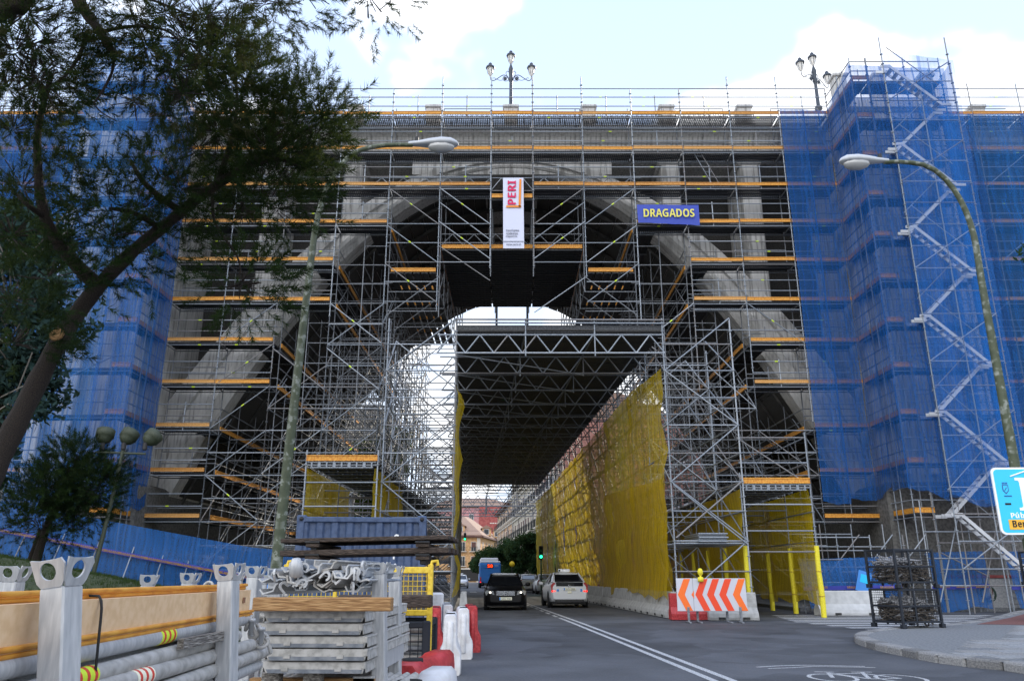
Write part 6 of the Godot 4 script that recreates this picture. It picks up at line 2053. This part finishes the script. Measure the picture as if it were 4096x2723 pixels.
	for k in 4:
		part(p, "crest_crown", box(Vector3(0.012, 0.03, 0.004)), M.sign_blue, at_(-0.393 + 0.022 * k, 0.265, 0.024))
	bar(p, "crest_mark", Vector3(-0.38, 0.15, 0.026), Vector3(-0.345, 0.2, 0.026), 0.006, M.sign_blue)
	text(p, "crest_lettering", "MADRID", 0.11, M.sign_blue, at_(-0.34, 0.07, 0.024), false, 0.004, 0.02)
	text(p, "lettering", "Público", 0.4, M.sign_white, at_(-0.15, -0.22, 0.024), false, 0.006, 0.085)
	part(p, "name_strip", box(Vector3(0.86, 0.15, 0.008)), M.sign_amber, at_(0.03, -0.36, 0.024))
	text(p, "strip_lettering", "Benavente", 0.62, M.ink, at_(-0.04, -0.35, 0.03), false, 0.004, 0.1)
	part(p, "dark_patch", box(Vector3(0.09, 0.03, 0.004)), M.ink, at_(-0.36, -0.05, 0.023))
	part(p, "clamp", cbox(Vector3(0.3, 0.06, 0.3), 0.02), M.lamp_green, at_(0.15, 0.1, -0.16))
	part(p, "clamp", cbox(Vector3(0.3, 0.06, 0.3), 0.02), M.lamp_green, at_(0.15, -0.3, -0.16))
	# concrete blocks along the right of the road
	var line := [[5.35, 28.6], [5.2, 30.7], [5.08, 32.8], [4.92, 34.9], [4.78, 37.0], [4.62, 39.1], [4.45, 41.2], [4.3, 43.3], [4.1, 45.4], [3.9, 47.5], [3.6, 52.0], [3.25, 56.5], [2.9, 61.0]]
	var words := ["nearest to the red plastic block", "second from the red plastic block", "third from the red plastic block", "just right of the white taxi's rear wheel", "right beside the white taxi", "level with the front of the white taxi", "first in front of the white taxi", "second in front of the white taxi", "third in front of the white taxi", "fourth in front of the white taxi", "before the nearest parked white car", "below the middle parked white car", "farthest along before the parked white cars"]
	for i in line.size():
		jersey("concrete_barrier", "grey concrete barrier block %s" % words[i], v(line[i][0], 0, line[i][1]), 0.07, 2.1 if i < 10 else 4.4, M.jersey, "concrete barrier blocks on the right")
	jersey("concrete_barrier", "grey concrete barrier block end-on at the left of the tunnel mouth", v(-1.62, 0, 27.6), 0.05, 2.2, M.jersey)
	jersey("concrete_barrier", "whitish concrete barrier block beside the yellow padded posts", v(12.1, 0, 29.5), PI * 0.5 + 0.02, 2.5, M.jersey_white)
	jersey("concrete_barrier", "grey concrete barrier block hidden behind the chevron sign", v(7.0, 0, 26.4), PI * 0.5, 1.6, M.jersey)
	var rp := thing("red_block", "dark red plastic barrier block left of the chevron sign", "plastic barrier", v(5.75, 0, 26.6), PI * 0.5)
	part(rp, "block", prism([Vector2(-0.25, 0.02), Vector2(0.25, 0.02), Vector2(0.25, 0.2), Vector2(0.12, 0.4), Vector2(0.1, 0.82), Vector2(-0.1, 0.82), Vector2(-0.12, 0.4), Vector2(-0.25, 0.2)], 1.35), M.plastic_red)
	for k in 3:
		part(rp, "rib", prism([Vector2(-0.16, 0.05), Vector2(0.27, 0.05), Vector2(0.15, 0.38), Vector2(-0.15, 0.38)], 0.08), M.plastic_red, at_(0, 0, -0.35 + 0.35 * k))
	# white and red water barriers
	var wb := [["upright white plastic barrier nearest us in the standing row", -0.92, 12.5, 0.06, 0], ["white plastic barrier standing second, right of the first", -0.88, 14.75, 0.1, 0], ["red plastic barrier standing at the right end of the row", -0.80, 16.0, 0.12, 1], ["red plastic barrier half hidden behind the yellow cage post", -1.38, 15.0, 0.08, 1], ["white plastic barrier half hidden behind the red one", -1.30, 16.6, 0.1, 0]]
	for q in wb:
		water_barrier(q[0], v(q[1], 0, q[2]), q[3], M.plastic_red if q[4] else M.plastic_white)
	water_barrier("white plastic barrier with blue mark, closest to us at the bottom edge", v(-0.49, 0.0, 4.72), -0.12, M.plastic_white, true)
	water_barrier("red plastic barrier behind the closest white one", v(-0.60, 0.0, 5.85), -0.15, M.plastic_red)
	var wp := thing("white_barrier", "white plastic barrier panel with small blue label beside the concrete block", "plastic barrier", v(-2.3, 0, 22.0), 0.05)
	part(wp, "panel", cbox(Vector3(0.95, 0.9, 0.35), 0.05), M.plastic_white, at_(0, 0.48, 0))
	part(wp, "label", box(Vector3(0.36, 0.12, 0.01)), M.sign_blue, at_(-0.12, 0.72, 0.18))
	text(wp, "label_lettering", "DRAGADOS", 0.3, M.banner_yellow, at_(-0.12, 0.72, 0.188), false, 0.004, 0.06)
	# cages on the right
	mesh_cage("lower dark mesh cage full of scrap fittings on the pavement corner", v(10.0, 0.12, 21.0), 0.35, 1.25, 0.95, 0.93, M.scrap, 900, "dark mesh cages")
	mesh_cage("upper dark mesh cage of tube couplers stacked on another cage", v(10.0, 1.06, 21.0), 0.35, 1.25, 0.95, 0.95, M.scrap, 1000, "dark mesh cages")
	mesh_cage("dark mesh cage cut off by the right border, lower one", v(15.7, 0.13, 23.6), 0.1, 1.3, 0.95, 0.95, M.scrap, 500, "dark mesh cages")
	mesh_cage("dark mesh cage cut off by the right border, upper one", v(15.7, 1.1, 23.6), 0.1, 1.3, 0.95, 0.95, M.scrap, 500, "dark mesh cages")
	# graffiti wall
	var g := thing("graffiti_wall", "low pale wall with ring graffiti and red coping under the right tower", "wall", v(20.0, 0.1, 33.3))
	part(g, "panel", cbox(Vector3(4.6, 1.15, 0.2), 0.02), M.graffiti, at_(0, 0.6, 0))
	part(g, "coping", cbox(Vector3(4.7, 0.12, 0.3), 0.02), M.wall_red, at_(0, 1.23, 0))
	for k in 2:
		part(g, "painted_ring", ring_mesh(0.3, 0.05), M.green_box if k else M.shutter, Transform3D(Basis(Vector3.RIGHT, PI * 0.5) * Basis.from_scale(Vector3(1, 0.15, 1)), Vector3(-0.9 + 0.12 * k, 0.66 - 0.1 * k, 0.1)))
	text(g, "painted_word", "Sa", 0.9, M.ink_grey, at_(0.6, 0.6, 0.105), false, 0.004, 0.5)
	# notice on the blue fence
	var nt := thing("notice_sheet", "small tilted cyan notice hanging on the blue fence above the white block", "sign", v(13.1, 1.15, 30.5), 0.0)
	part(nt, "sheet", cbox(Vector3(0.5, 0.75, 0.01), 0.003), M.plate_blue, Transform3D(Basis(Vector3(0, 0, 1), -0.3), Vector3.ZERO))
	part(nt, "white_mark", box(Vector3(0.3, 0.3, 0.006)), M.sign_cyan, Transform3D(Basis(Vector3(0, 0, 1), -0.3), Vector3(0.03, 0.1, 0.008)))
	# signals and round sign
	traffic_light("green traffic light hanging over the street before the ochre house", v(-6.3, 0, 108.0), 6.4, true)
	traffic_light("green traffic light on a post behind the far concrete blocks", v(2.25, 0, 63.0), 3.1)
	var rs := thing("round_sign", "round yellow sign on a thin post right of the bus", "sign", v(0.0, 0, 88.0))
	bar(rs, "post", Vector3.ZERO, Vector3(0, 2.7, 0), 0.04, M.iron)
	part(rs, "disc", lathe([[0, 0], [0.3, 0], [0.3, 0.03], [0, 0.03]], 20), M.yellow_sign, Transform3D(Basis(Vector3.RIGHT, PI * 0.5), Vector3(0, 2.6, 0.03)))
	# pedestrian sign on the left net
	var ps := thing("walker_sign", "small round blue sign with white walker on the left blue fence", "sign", v(-8.6, 0.78, 28.9))
	part(ps, "disc", lathe([[0, 0], [0.28, 0], [0.28, 0.02], [0, 0.02]], 20), M.plate_blue, Transform3D(Basis(Vector3.RIGHT, PI * 0.5), Vector3.ZERO))
	bar(ps, "walker_mark", Vector3(0, 0.08, 0.02), Vector3(0.02, -0.06, 0.02), 0.03, M.sign_white)
	bar(ps, "walker_mark", Vector3(0.02, -0.06, 0.02), Vector3(-0.06, -0.18, 0.02), 0.02, M.sign_white)
	bar(ps, "walker_mark", Vector3(0.02, -0.06, 0.02), Vector3(0.08, -0.18, 0.02), 0.02, M.sign_white)
	part(ps, "walker_mark", lathe([[0, -0.03], [0.035, 0], [0, 0.03]], 8), M.sign_white, at_(0.0, 0.14, 0.02))

func rounded(w: float, h: float, r: float) -> Array:
	var o := []
	for q in [[1, 1, 0], [-1, 1, 1], [-1, -1, 2], [1, -1, 3]]:
		for k in 5:
			var an: float = PI * 0.5 * (q[2] + k / 4.0)
			o.append(Vector2(q[0] * (w * 0.5 - r) + cos(an) * r, q[1] * (h * 0.5 - r) + sin(an) * r))
	return o

# ---------- the foreground stacks ----------
func rack_post(t: Node, at: Vector3, h: float, w: float, turn: float, lean := 0.0) -> void:
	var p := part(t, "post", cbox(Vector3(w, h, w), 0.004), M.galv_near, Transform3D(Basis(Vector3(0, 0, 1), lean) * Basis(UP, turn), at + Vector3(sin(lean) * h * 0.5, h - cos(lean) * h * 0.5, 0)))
	# head of two flared plates with round holes
	for k in 2:
		var o := []
		var hole := []
		for q in [[-0.5, 0.0], [0.5, 0.0], [0.56, 0.25], [0.78, 1.0], [0.35, 0.93], [-0.35, 0.93], [-0.62, 1.0], [-0.56, 0.3]]:
			o.append(Vector2(q[0] * w, q[1] * 0.062))
		var st := start()
		var c := Vector2(0.0, 0.034)
		var n := 20
		var outer := []
		for i in n:
			var an := TAU * i / n
			var d := Vector2(cos(an), sin(an))
			var best := 0.0
			for e in o.size():
				var hit = Geometry2D.segment_intersects_segment(c, c + d * 0.3, o[e], o[(e + 1) % o.size()])
				if hit != null:
					best = maxf(best, c.distance_to(hit))
			outer.append(c + d * best)
			hole.append(c + d * 0.019)
		for i in n:
			var j := (i + 1) % n
			for z in [0.002, -0.002]:
				var q := [Vector3(hole[i].x, hole[i].y, z), Vector3(outer[i].x, outer[i].y, z), Vector3(outer[j].x, outer[j].y, z), Vector3(hole[j].x, hole[j].y, z)]
				if z > 0:
					q.reverse()
				quad(st, q[0], q[1], q[2], q[3])
			quad(st, Vector3(hole[i].x, hole[i].y, 0.002), Vector3(hole[j].x, hole[j].y, 0.002), Vector3(hole[j].x, hole[j].y, -0.002), Vector3(hole[i].x, hole[i].y, -0.002))
			quad(st, Vector3(outer[i].x, outer[i].y, -0.002), Vector3(outer[j].x, outer[j].y, -0.002), Vector3(outer[j].x, outer[j].y, 0.002), Vector3(outer[i].x, outer[i].y, 0.002))
		var b := Basis(UP, PI * 0.5 * k) * Basis(Vector3.RIGHT, 0.3)
		part(p, "post_head", done(st), M.galv_near, Transform3D(b, Vector3(0, h * 0.5, 0) + Basis(UP, PI * 0.5 * k) * Vector3(0, 0, w * 0.48)))

func foreground() -> void:
	# rack A: orange boards and tubes, running away from us
	var dirn := Vector3(0.1, 0, -1.0).normalized()
	var ax := func(u: float, off: float, y: float) -> Vector3:
		# point on the rack's right-hand face: u along it by distance, off to the left of it
		return Vector3(-0.92 - 0.05 * u - off, y, -u)
	var ra := thing("storage_rack", "galvanised storage rack with forked post heads closest to us on the left", "rack")
	rack_post(ra, Vector3(-0.966, 0, -1.76), 1.328, 0.06, -0.2, 0.13)
	rack_post(ra, Vector3(-1.032, 0, -2.98), 1.335, 0.06, -0.15, 0.08)
	rack_post(ra, Vector3(-2.15, 0, -3.0), 1.33, 0.065, 0.0)
	rack_post(ra, Vector3(-1.92, 0, -3.15), 1.33, 0.065, 0.0)
	for u in [1.76, 2.98]:
		beam(ra, "cross_beam", ax.call(u, -0.04, 0.86), ax.call(u + 0.1, 0.95, 0.86), 0.06, 0.06, M.galv_near)
	beam(ra, "long_beam", ax.call(1.2, -0.02, 0.8), ax.call(3.5, -0.02, 0.8), 0.06, 0.06, M.galv_near)
	# ribbed boards
	for i in 2:
		var o := thing("orange_board", ["ribbed orange board on the near side of the rack, strapped down", "second ribbed orange board lying just behind the first"][i], "board", Vector3.ZERO, 0.0, "orange boards in the rack")
		var y := 1.245 - 0.012 * i
		var off := 0.045 + 0.115 * i
		beam(o, "web", ax.call(0.7, off, y), ax.call(3.5 - 0.1 * i, off, y), 0.055, 0.098, M.orange_pale)
		for e in [[-0.052, 0.032], [-0.038, 0.036], [0.055, 0.02], [0.068, 0.012]]:
			if e[0] < 0:
				bar(o, "rib", ax.call(0.7, off - e[1] + 0.006, y + e[0]), ax.call(3.55 - 0.1 * i, off - e[1] + 0.006, y + e[0]), 0.0065, M.orange)
			bar(o, "rib", ax.call(0.7, off + e[1] - 0.006, y + e[0]), ax.call(3.55 - 0.1 * i, off + e[1] - 0.006, y + e[0]), 0.0065, M.orange)
		part(o, "slot", cbox(Vector3(0.004, 0.022, 0.03), 0.001), M.rust, Transform3D(Basis(UP, 0.05), ax.call(3.4, off - 0.03, y + 0.01)))
	# tubes
	var rows := [[1.176, 0.03, 2.93], [1.172, 0.09, 2.9], [1.17, 0.15, 2.8], [1.122, 0.012, 2.78], [1.12, 0.075, 2.9], [1.076, -0.008, 2.98], [1.074, 0.055, 2.84], [1.032, -0.02, 3.1], [1.03, 0.045, 2.95], [1.028, 0.11, 2.8], [0.985, -0.01, 3.02], [0.983, 0.055, 2.9], [0.9, 0.0, 2.95], [0.895, 0.065, 3.1], [1.115, 0.16, 2.7], [1.03, 0.16, 2.8]]
	for i in rows.size():
		var q: Array = rows[i]
		var words: String = ["topmost tube right under the orange board", "top-layer tube, second from the near side", "top-layer tube, third from the near side", "upper tube with lime label below the wooden wedge", "upper tube behind the lime-labelled one", "bright tube with pale label, third layer at the near side", "tube behind the bright labelled one", "longest tube sticking out toward the deck stack", "fourth-layer tube, second from the near side", "fourth-layer tube, third from the near side", "low tube at the near side, fifth layer", "low tube second in the fifth layer", "lowest tube at the near side", "lowest tube second from the near side, sticking out far", "tube deep behind under the orange boards", "tube deep behind the labelled ones"][i]
		var o := thing("steel_tube", "grey tube: %s" % words, "tube", Vector3.ZERO, 0.0, "steel tubes in the left rack")
		var a: Vector3 = ax.call(0.75, q[1], q[0] + 0.012 * (i % 3) - 0.01)
		var b: Vector3 = ax.call(q[2] * 1.2, q[1], q[0])
		var n := (b - a).normalized()
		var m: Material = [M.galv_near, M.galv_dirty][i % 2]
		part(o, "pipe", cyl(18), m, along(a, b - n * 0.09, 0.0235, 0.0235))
		part(o, "spigot", cyl(16), m, along(b - n * 0.09, b, 0.0205, 0.0205))
		part(o, "bore", cyl(14), M.black, along(b - n * 0.01, b + n * 0.001, 0.016, 0.016))
		if i in [0, 3, 5]:
			var u: float = [0.66, 0, 0, 0.49, 0, 0.56][i]
			var c := a.lerp(b, u)
			part(o, "label", cyl(18), M.label_lime if i != 5 else M.plate, along(c - n * 0.06, c + n * 0.06, 0.0242, 0.0242))
			for k in 3:
				part(o, "label_print", cyl(18), M.label_red, along(c + n * (-0.045 + 0.04 * k), c + n * (-0.03 + 0.04 * k), 0.0246, 0.0246))
	var wd := thing("wooden_wedge", "weathered grey wooden lath wedged across between the tubes", "timber")
	beam(wd, "lath", ax.call(2.6, -0.02, 1.148), ax.call(3.04, -0.045, 1.148), 0.02, 0.03, M.timber_grey)
	var wl := thing("wooden_spacer", "pale wooden spacer block at the left edge below the tubes", "timber")
	beam(wl, "block", ax.call(1.0, 0.06, 1.09), ax.call(1.72, 0.05, 1.09), 0.09, 0.06, M.timber_grey)
	var sp := thing("black_strap", "thin black strap hanging over the orange board", "strap")
	part(sp, "band", sweep(smooth_path([ax.call(2.12, 0.2, 1.31), ax.call(2.1, 0.05, 1.302), ax.call(2.08, 0.012, 1.29), ax.call(2.06, -0.004, 1.2), ax.call(2.06, -0.008, 1.1), ax.call(2.05, -0.012, 0.9)], 24), flat(25, 0.0035), 6), M.rubber)
	var wr := thing("bent_wire", "white curved wire end sticking up at the left border", "wire")
	part(wr, "wire", sweep(smooth_path([v(-1.92, 1.24, 3.0), v(-1.945, 1.29, 3.0), v(-1.965, 1.335, 3.0), v(-1.995, 1.39, 3.0)], 10), flat(11, 0.006), 8), M.plastic_white)
	# coupler heads at the tube ends
	for i in 3:
		var o := thing("tube_clamp", "cast steel clamp hanging on the tube ends, %s" % ["upper", "middle", "lower"][i], "clamp", ax.call(3.52, 0.02 - 0.03 * i, 1.16 - 0.035 * i), 0.5 * i)
		part(o, "jaw", ring_mesh(0.028, 0.009), M.galv_dirty, Transform3D(Basis.from_euler(Vector3(0.5, 0.4 * i, 1.2)), Vector3.ZERO))
		part(o, "wedge", cbox(Vector3(0.016, 0.075, 0.012), 0.003), M.galv_dirty, Transform3D(Basis(Vector3(0, 0, 1), 0.5), Vector3(0.03, -0.02, 0.015)))
		part(o, "bolt", lathe([[0, -0.03], [0.01, -0.03], [0.01, 0.02], [0.016, 0.02], [0.016, 0.035], [0, 0.035]], 8), M.galv_near, at_(-0.02, 0.02, 0.02))
	# rack C further back on the left, with tubes that carry ring couplers
	var rc := thing("storage_rack", "galvanised storage rack further back, behind the orange boards", "rack")
	for q in [[-2.02, 4.55, 1.30], [-1.87, 4.75, 1.31], [-1.88, 5.6, 1.32], [-1.40, 4.45, 1.345], [-1.36, 4.7, 1.335], [-1.33, 4.62, 1.30], [-1.62, 5.3, 1.3]]:
		rack_post(rc, Vector3(q[0], 0, -q[1]), q[2], 0.066, rng.randf_range(-.3, .3))
	for q in [[0.3, 4.5], [0.3, 5.4]]:
		beam(rc, "cross_beam", v(-2.1, q[0], q[1]), v(-1.35, q[0], q[1]), 0.06, 0.06, M.galv_near)
	var bun := thing("coupler_tubes", "bundle of short tubes with ring couplers in the rear rack", "tube bundle")
	for j in 5:
		for i in 3:
			var y := 1.0 + 0.058 * j
			var d := 5.1 + 0.09 * i
			bar(bun, "pipe", v(-1.92 + 0.03 * (j % 2), y, d), v(-1.44, y, d), 0.019, M.galv_dirty)
	for i in 9:
		put(bun, "ring_coupler", ring_mesh(0.032, 0.009), M.galv_dirty, Transform3D(Basis.from_euler(Vector3(1.5 + rng.randf_range(-.3, .3), rng.randf_range(-.8, .8), 0)), v(-1.86 + 0.045 * i, 1.285 - 0.04 * (i % 3), 5.02)))
	# rack B: stack of steel decks
	var rb := thing("storage_rack", "galvanised rack with bright posts holding the stacked decks", "rack")
	rack_post(rb, Vector3(-0.69, 0, -4.25), 1.36, 0.068, -0.1, 0.05)
	rack_post(rb, Vector3(-0.70, 0, -4.9), 1.35, 0.066, -0.1, 0.04)
	beam(rb, "side_rail", v(-0.70, 0.93, 4.28), v(-0.67, 0.93, 5.0), 0.05, 0.09, M.galv_near)
	beam(rb, "base_beam", v(-1.3, 0.84, 4.22), v(-0.68, 0.84, 4.22), 0.05, 0.05, M.timber)
	part(rb, "foot_plate", cbox(Vector3(0.11, 0.09, 0.01), 0.003), M.galv_near, at_(-0.735, 0.83, -4.2))
	part(rb, "bolt_head", lathe([[0, 0], [0.018, 0], [0.018, 0.014], [0, 0.014]], 6), M.rust, Transform3D(Basis(Vector3.RIGHT, PI * 0.5), v(-0.735, 0.83, 4.19)))
	for i in 5:
		var y := 1.165 - 0.057 * i
		var o := thing("steel_deck", "dusty steel scaffold deck, %s in the stack" % ["topmost", "second from the top", "third from the top", "fourth from the top", "lowest"][i], "scaffold deck", v(-0.955 + 0.014 * [0, -0.4, 1.2, 1.6, 1.0][i], y, 4.0 - 0.01 * (i % 2)), -0.04, "steel decks in the centre rack")
		part(o, "top_sheet", cbox(Vector3(0.5, 0.012, 1.2), 0.003), M.galv_dirty, at_(0, 0.018, -0.6))
		part(o, "front_lip", prism([Vector2(-0.25, 0.022), Vector2(0.25, 0.022), Vector2(0.235, -0.026), Vector2(-0.225, -0.026)], 0.014), M.galv_dirty, at_(0, 0, 0))
		part(o, "lip_edge", prism([Vector2(-0.225, 0), Vector2(0.235, 0), Vector2(0.23, -0.017), Vector2(-0.215, -0.017)], 0.006), M.galv_dark, at_(0, -0.009, 0.009))
		for k in [-0.135, 0.12]:
			part(o, "lip_tab", cbox(Vector3(0.032, 0.018, 0.006), 0.001), M.galv_dirty, at_(k, -0.009, 0.014))
		part(o, "end_cap", cbox(Vector3(0.022, 0.026, 0.016), 0.003), M.galv_dirty, at_(0.238, 0.006, 0.002))
		for k in [-1, 1]:
			part(o, "side_lip", cbox(Vector3(0.006, 0.046, 1.18), 0.002), M.galv_dirty, Transform3D(Basis(Vector3(0, 0, 1), 0.12 * k), Vector3(0.246 * k, -0.003, -0.6)))
	var tb := thing("timber_beam", "yellowish timber beam lying across the top of the steel decks", "timber", v(-0.9, 1.222, 3.94), -0.03)
	part(tb, "beam", cbox(Vector3(0.66, 0.062, 0.075), 0.004), M.timber)
	var tb2 := thing("timber_beam", "dark timber board behind the bracket pile inside the yellow cage", "timber", v(-0.95, 1.17, 6.2), 0.0)
	part(tb2, "beam", cbox(Vector3(0.7, 0.09, 0.12), 0.01), M.timber_dark)
	for i in 2:
		var o := thing("wood_block", ["wooden block under the left end of the deck stack", "wooden block under the middle of the deck stack"][i], "timber", v(-1.16 + 0.2 * i, 0.875, 4.1))
		part(o, "block", cbox(Vector3(0.085, 0.06, 0.08), 0.004), M.timber_grey)
	# pile of angled brackets on top
	var pile := thing("bracket_pile", "heaped pile of bent steel deck brackets with hooks", "metal brackets")
	var ho := []
	for k in 9:
		var an := PI * (1.0 - k / 6.5)
		ho.append(Vector2(0.028 + cos(an) * 0.03, 0.03 + sin(an) * 0.03))
	for k in range(8, -1, -1):
		var an := PI * (1.0 - k / 6.5)
		ho.append(Vector2(0.028 + cos(an) * 0.017, 0.03 + sin(an) * 0.017))
	ho.append(Vector2(0.011, -0.01))
	ho.append(Vector2(-0.002, -0.01))
	var hook := prism(ho, 0.012)
	var angle := prism([Vector2(-0.05, 0.028), Vector2(-0.042, 0.03), Vector2(-0.03, 0.008), Vector2(0.022, 0.006), Vector2(0.04, 0.03), Vector2(0.058, 0.034), Vector2(0.059, 0.028), Vector2(0.044, 0.023), Vector2(0.027, 0.0), Vector2(-0.034, 0.0)], 0.5)
	for i in 40:
		var u := rng.randf()
		var lay := int(rng.randf() * 4.0)
		var p := v(-1.16 + 0.44 * u, 1.265 + 0.032 * lay + 0.02 * sin(u * 3.0), 3.98 + rng.randf_range(0.0, 0.1))
		var b := Basis(UP, -0.12 + rng.randf_range(-.22, .22)) * Basis(Vector3(0, 0, 1), rng.randf_range(-.7, .9))
		put(pile, "bracket", angle, [M.galv_near, M.galv_dirty, M.galv_pale][i % 3], Transform3D(b * Basis.from_scale(Vector3(1, 1, 1) * rng.randf_range(0.85, 1.15)), p + Vector3(0, 0, -0.28)))
		if i % 3 == 0:
			put(pile, "bracket_hook", hook, M.galv_near, Transform3D(Basis(UP, rng.randf_range(-.5, 3.4)) * Basis(Vector3(0, 0, 1), rng.randf_range(-.9, .9)) * Basis.from_scale(Vector3.ONE * 0.8), p + Vector3(0, 0.0, 0.012)))
	part(pile, "round_cup", lathe([[0.018, 0], [0.035, 0.01], [0.032, 0.06], [0.02, 0.09], [0, 0.092]], 14), M.galv_near, Transform3D(Basis(Vector3.RIGHT, 0.3), v(-1.05, 1.345, 3.98)))
	# pile under the decks
	var low := thing("ribbed_sheets", "ribbed grey sheets lying under the deck stack at the bottom edge", "metal sheets")
	for i in 16:
		bar(low, "rib", v(-1.32 + 0.045 * i, 0.79, 4.0), v(-1.2 + 0.045 * i, 0.83, 4.6), 0.022, M.galv_dirty)
	# yellow mesh cage with timber panels on top
	var yc := thing("yellow_cage", "yellow steel mesh cage behind the stacks", "cage", v(-1.2, 0, 6.5), -0.03)
	for q in [[-0.6, 0.0], [0.555, 0.0]]:
		part(yc, "post", cbox(Vector3(0.042, 1.44, 0.042), 0.006), M.yellow_paint, at_(q[0], 0.72, q[1]))
		part(yc, "hook", sweep([Vector3(q[0], 1.42, q[1]), Vector3(q[0] + 0.01, 1.46, q[1]), Vector3(q[0] + 0.05, 1.465, q[1]), Vector3(q[0] + 0.055, 1.43, q[1])], flat(4, 0.014), 8), M.yellow_paint)
	for z in [0.0]:
		part(yc, "top_bar", cbox(Vector3(1.16, 0.05, 0.04), 0.006), M.yellow_paint, at_(-0.02, 1.395, z))
		part(yc, "middle_bar", cbox(Vector3(1.16, 0.045, 0.04), 0.006), M.yellow_paint, at_(-0.02, 1.075, z))
		for xx in [-0.2, 0.2]:
			part(yc, "stile", cbox(Vector3(0.03, 0.32, 0.03), 0.005), M.yellow_paint, at_(xx, 1.23, z))
		mesh_panel(yc, "wire_mesh", Vector3(-0.6, 1.08, z), Vector3(1.16, 0, 0), Vector3(0, 0.31, 0), 0.036, 0.0028, M.yellow_paint)
	var sack := thing("canvas_sack", "dusty brown sack slumped inside the yellow cage", "sack", v(-0.86, 1.05, 6.9))
	part(sack, "sack", lathe([[0.0, 0], [0.17, 0.01], [0.2, 0.08], [0.16, 0.16], [0.09, 0.21], [0.1, 0.25], [0, 0.26]], 12), M.timber_grey)
	mesh_cage("dark mesh cage below the yellow cage, full of tubes", v(-1.02, 0.0, 6.72), 0.0, 0.72, 0.6, 1.02, M.galv_dirty, 260, "dark mesh cages")
	var ct := thing("caged_tubes", "grey tubes lying inside the dark cage below the yellow mesh", "tube bundle")
	for j in 12:
		for i in 3:
			bar(ct, "pipe", v(-1.35, 0.2 + 0.068 * j, 6.5 + 0.15 * i), v(-0.69, 0.2 + 0.068 * j, 6.5 + 0.15 * i), 0.024, M.galv_dirty if (i + j) % 3 else M.galv_dark)
	for i in 2:
		var o := thing("timber_panel", ["upper dark timber formwork panel with iron clamps", "lower dark timber formwork panel on the yellow cage"][i], "timber panel", v(-1.2, 1.64 - 0.1 * i, 7.0), -0.02 + 0.005 * i, "dark timber panels")
		for k in 4:
			part(o, "plank", cbox(Vector3(1.38, 0.035 + 0.01 * i, 0.19), 0.005), M.timber_dark, Transform3D(Basis(Vector3(0, 0, 1), 0.02), Vector3(0.02 * (k % 2), 0, 0.3 - k * 0.2)))
		for xx in [-0.42, 0.48]:
			var cl := part(o, "clamp", cbox(Vector3(0.11, 0.03, 0.8), 0.006), M.timber_dark, at_(xx, -0.05, 0.02))
			part(cl, "clamp_plate", cbox(Vector3(0.12, 0.015, 0.02), 0.003), M.iron, at_(0, 0.025, 0.4))
			part(cl, "clamp_web", cbox(Vector3(0.05, 0.06, 0.7), 0.006), M.iron, at_(0, -0.02, 0))
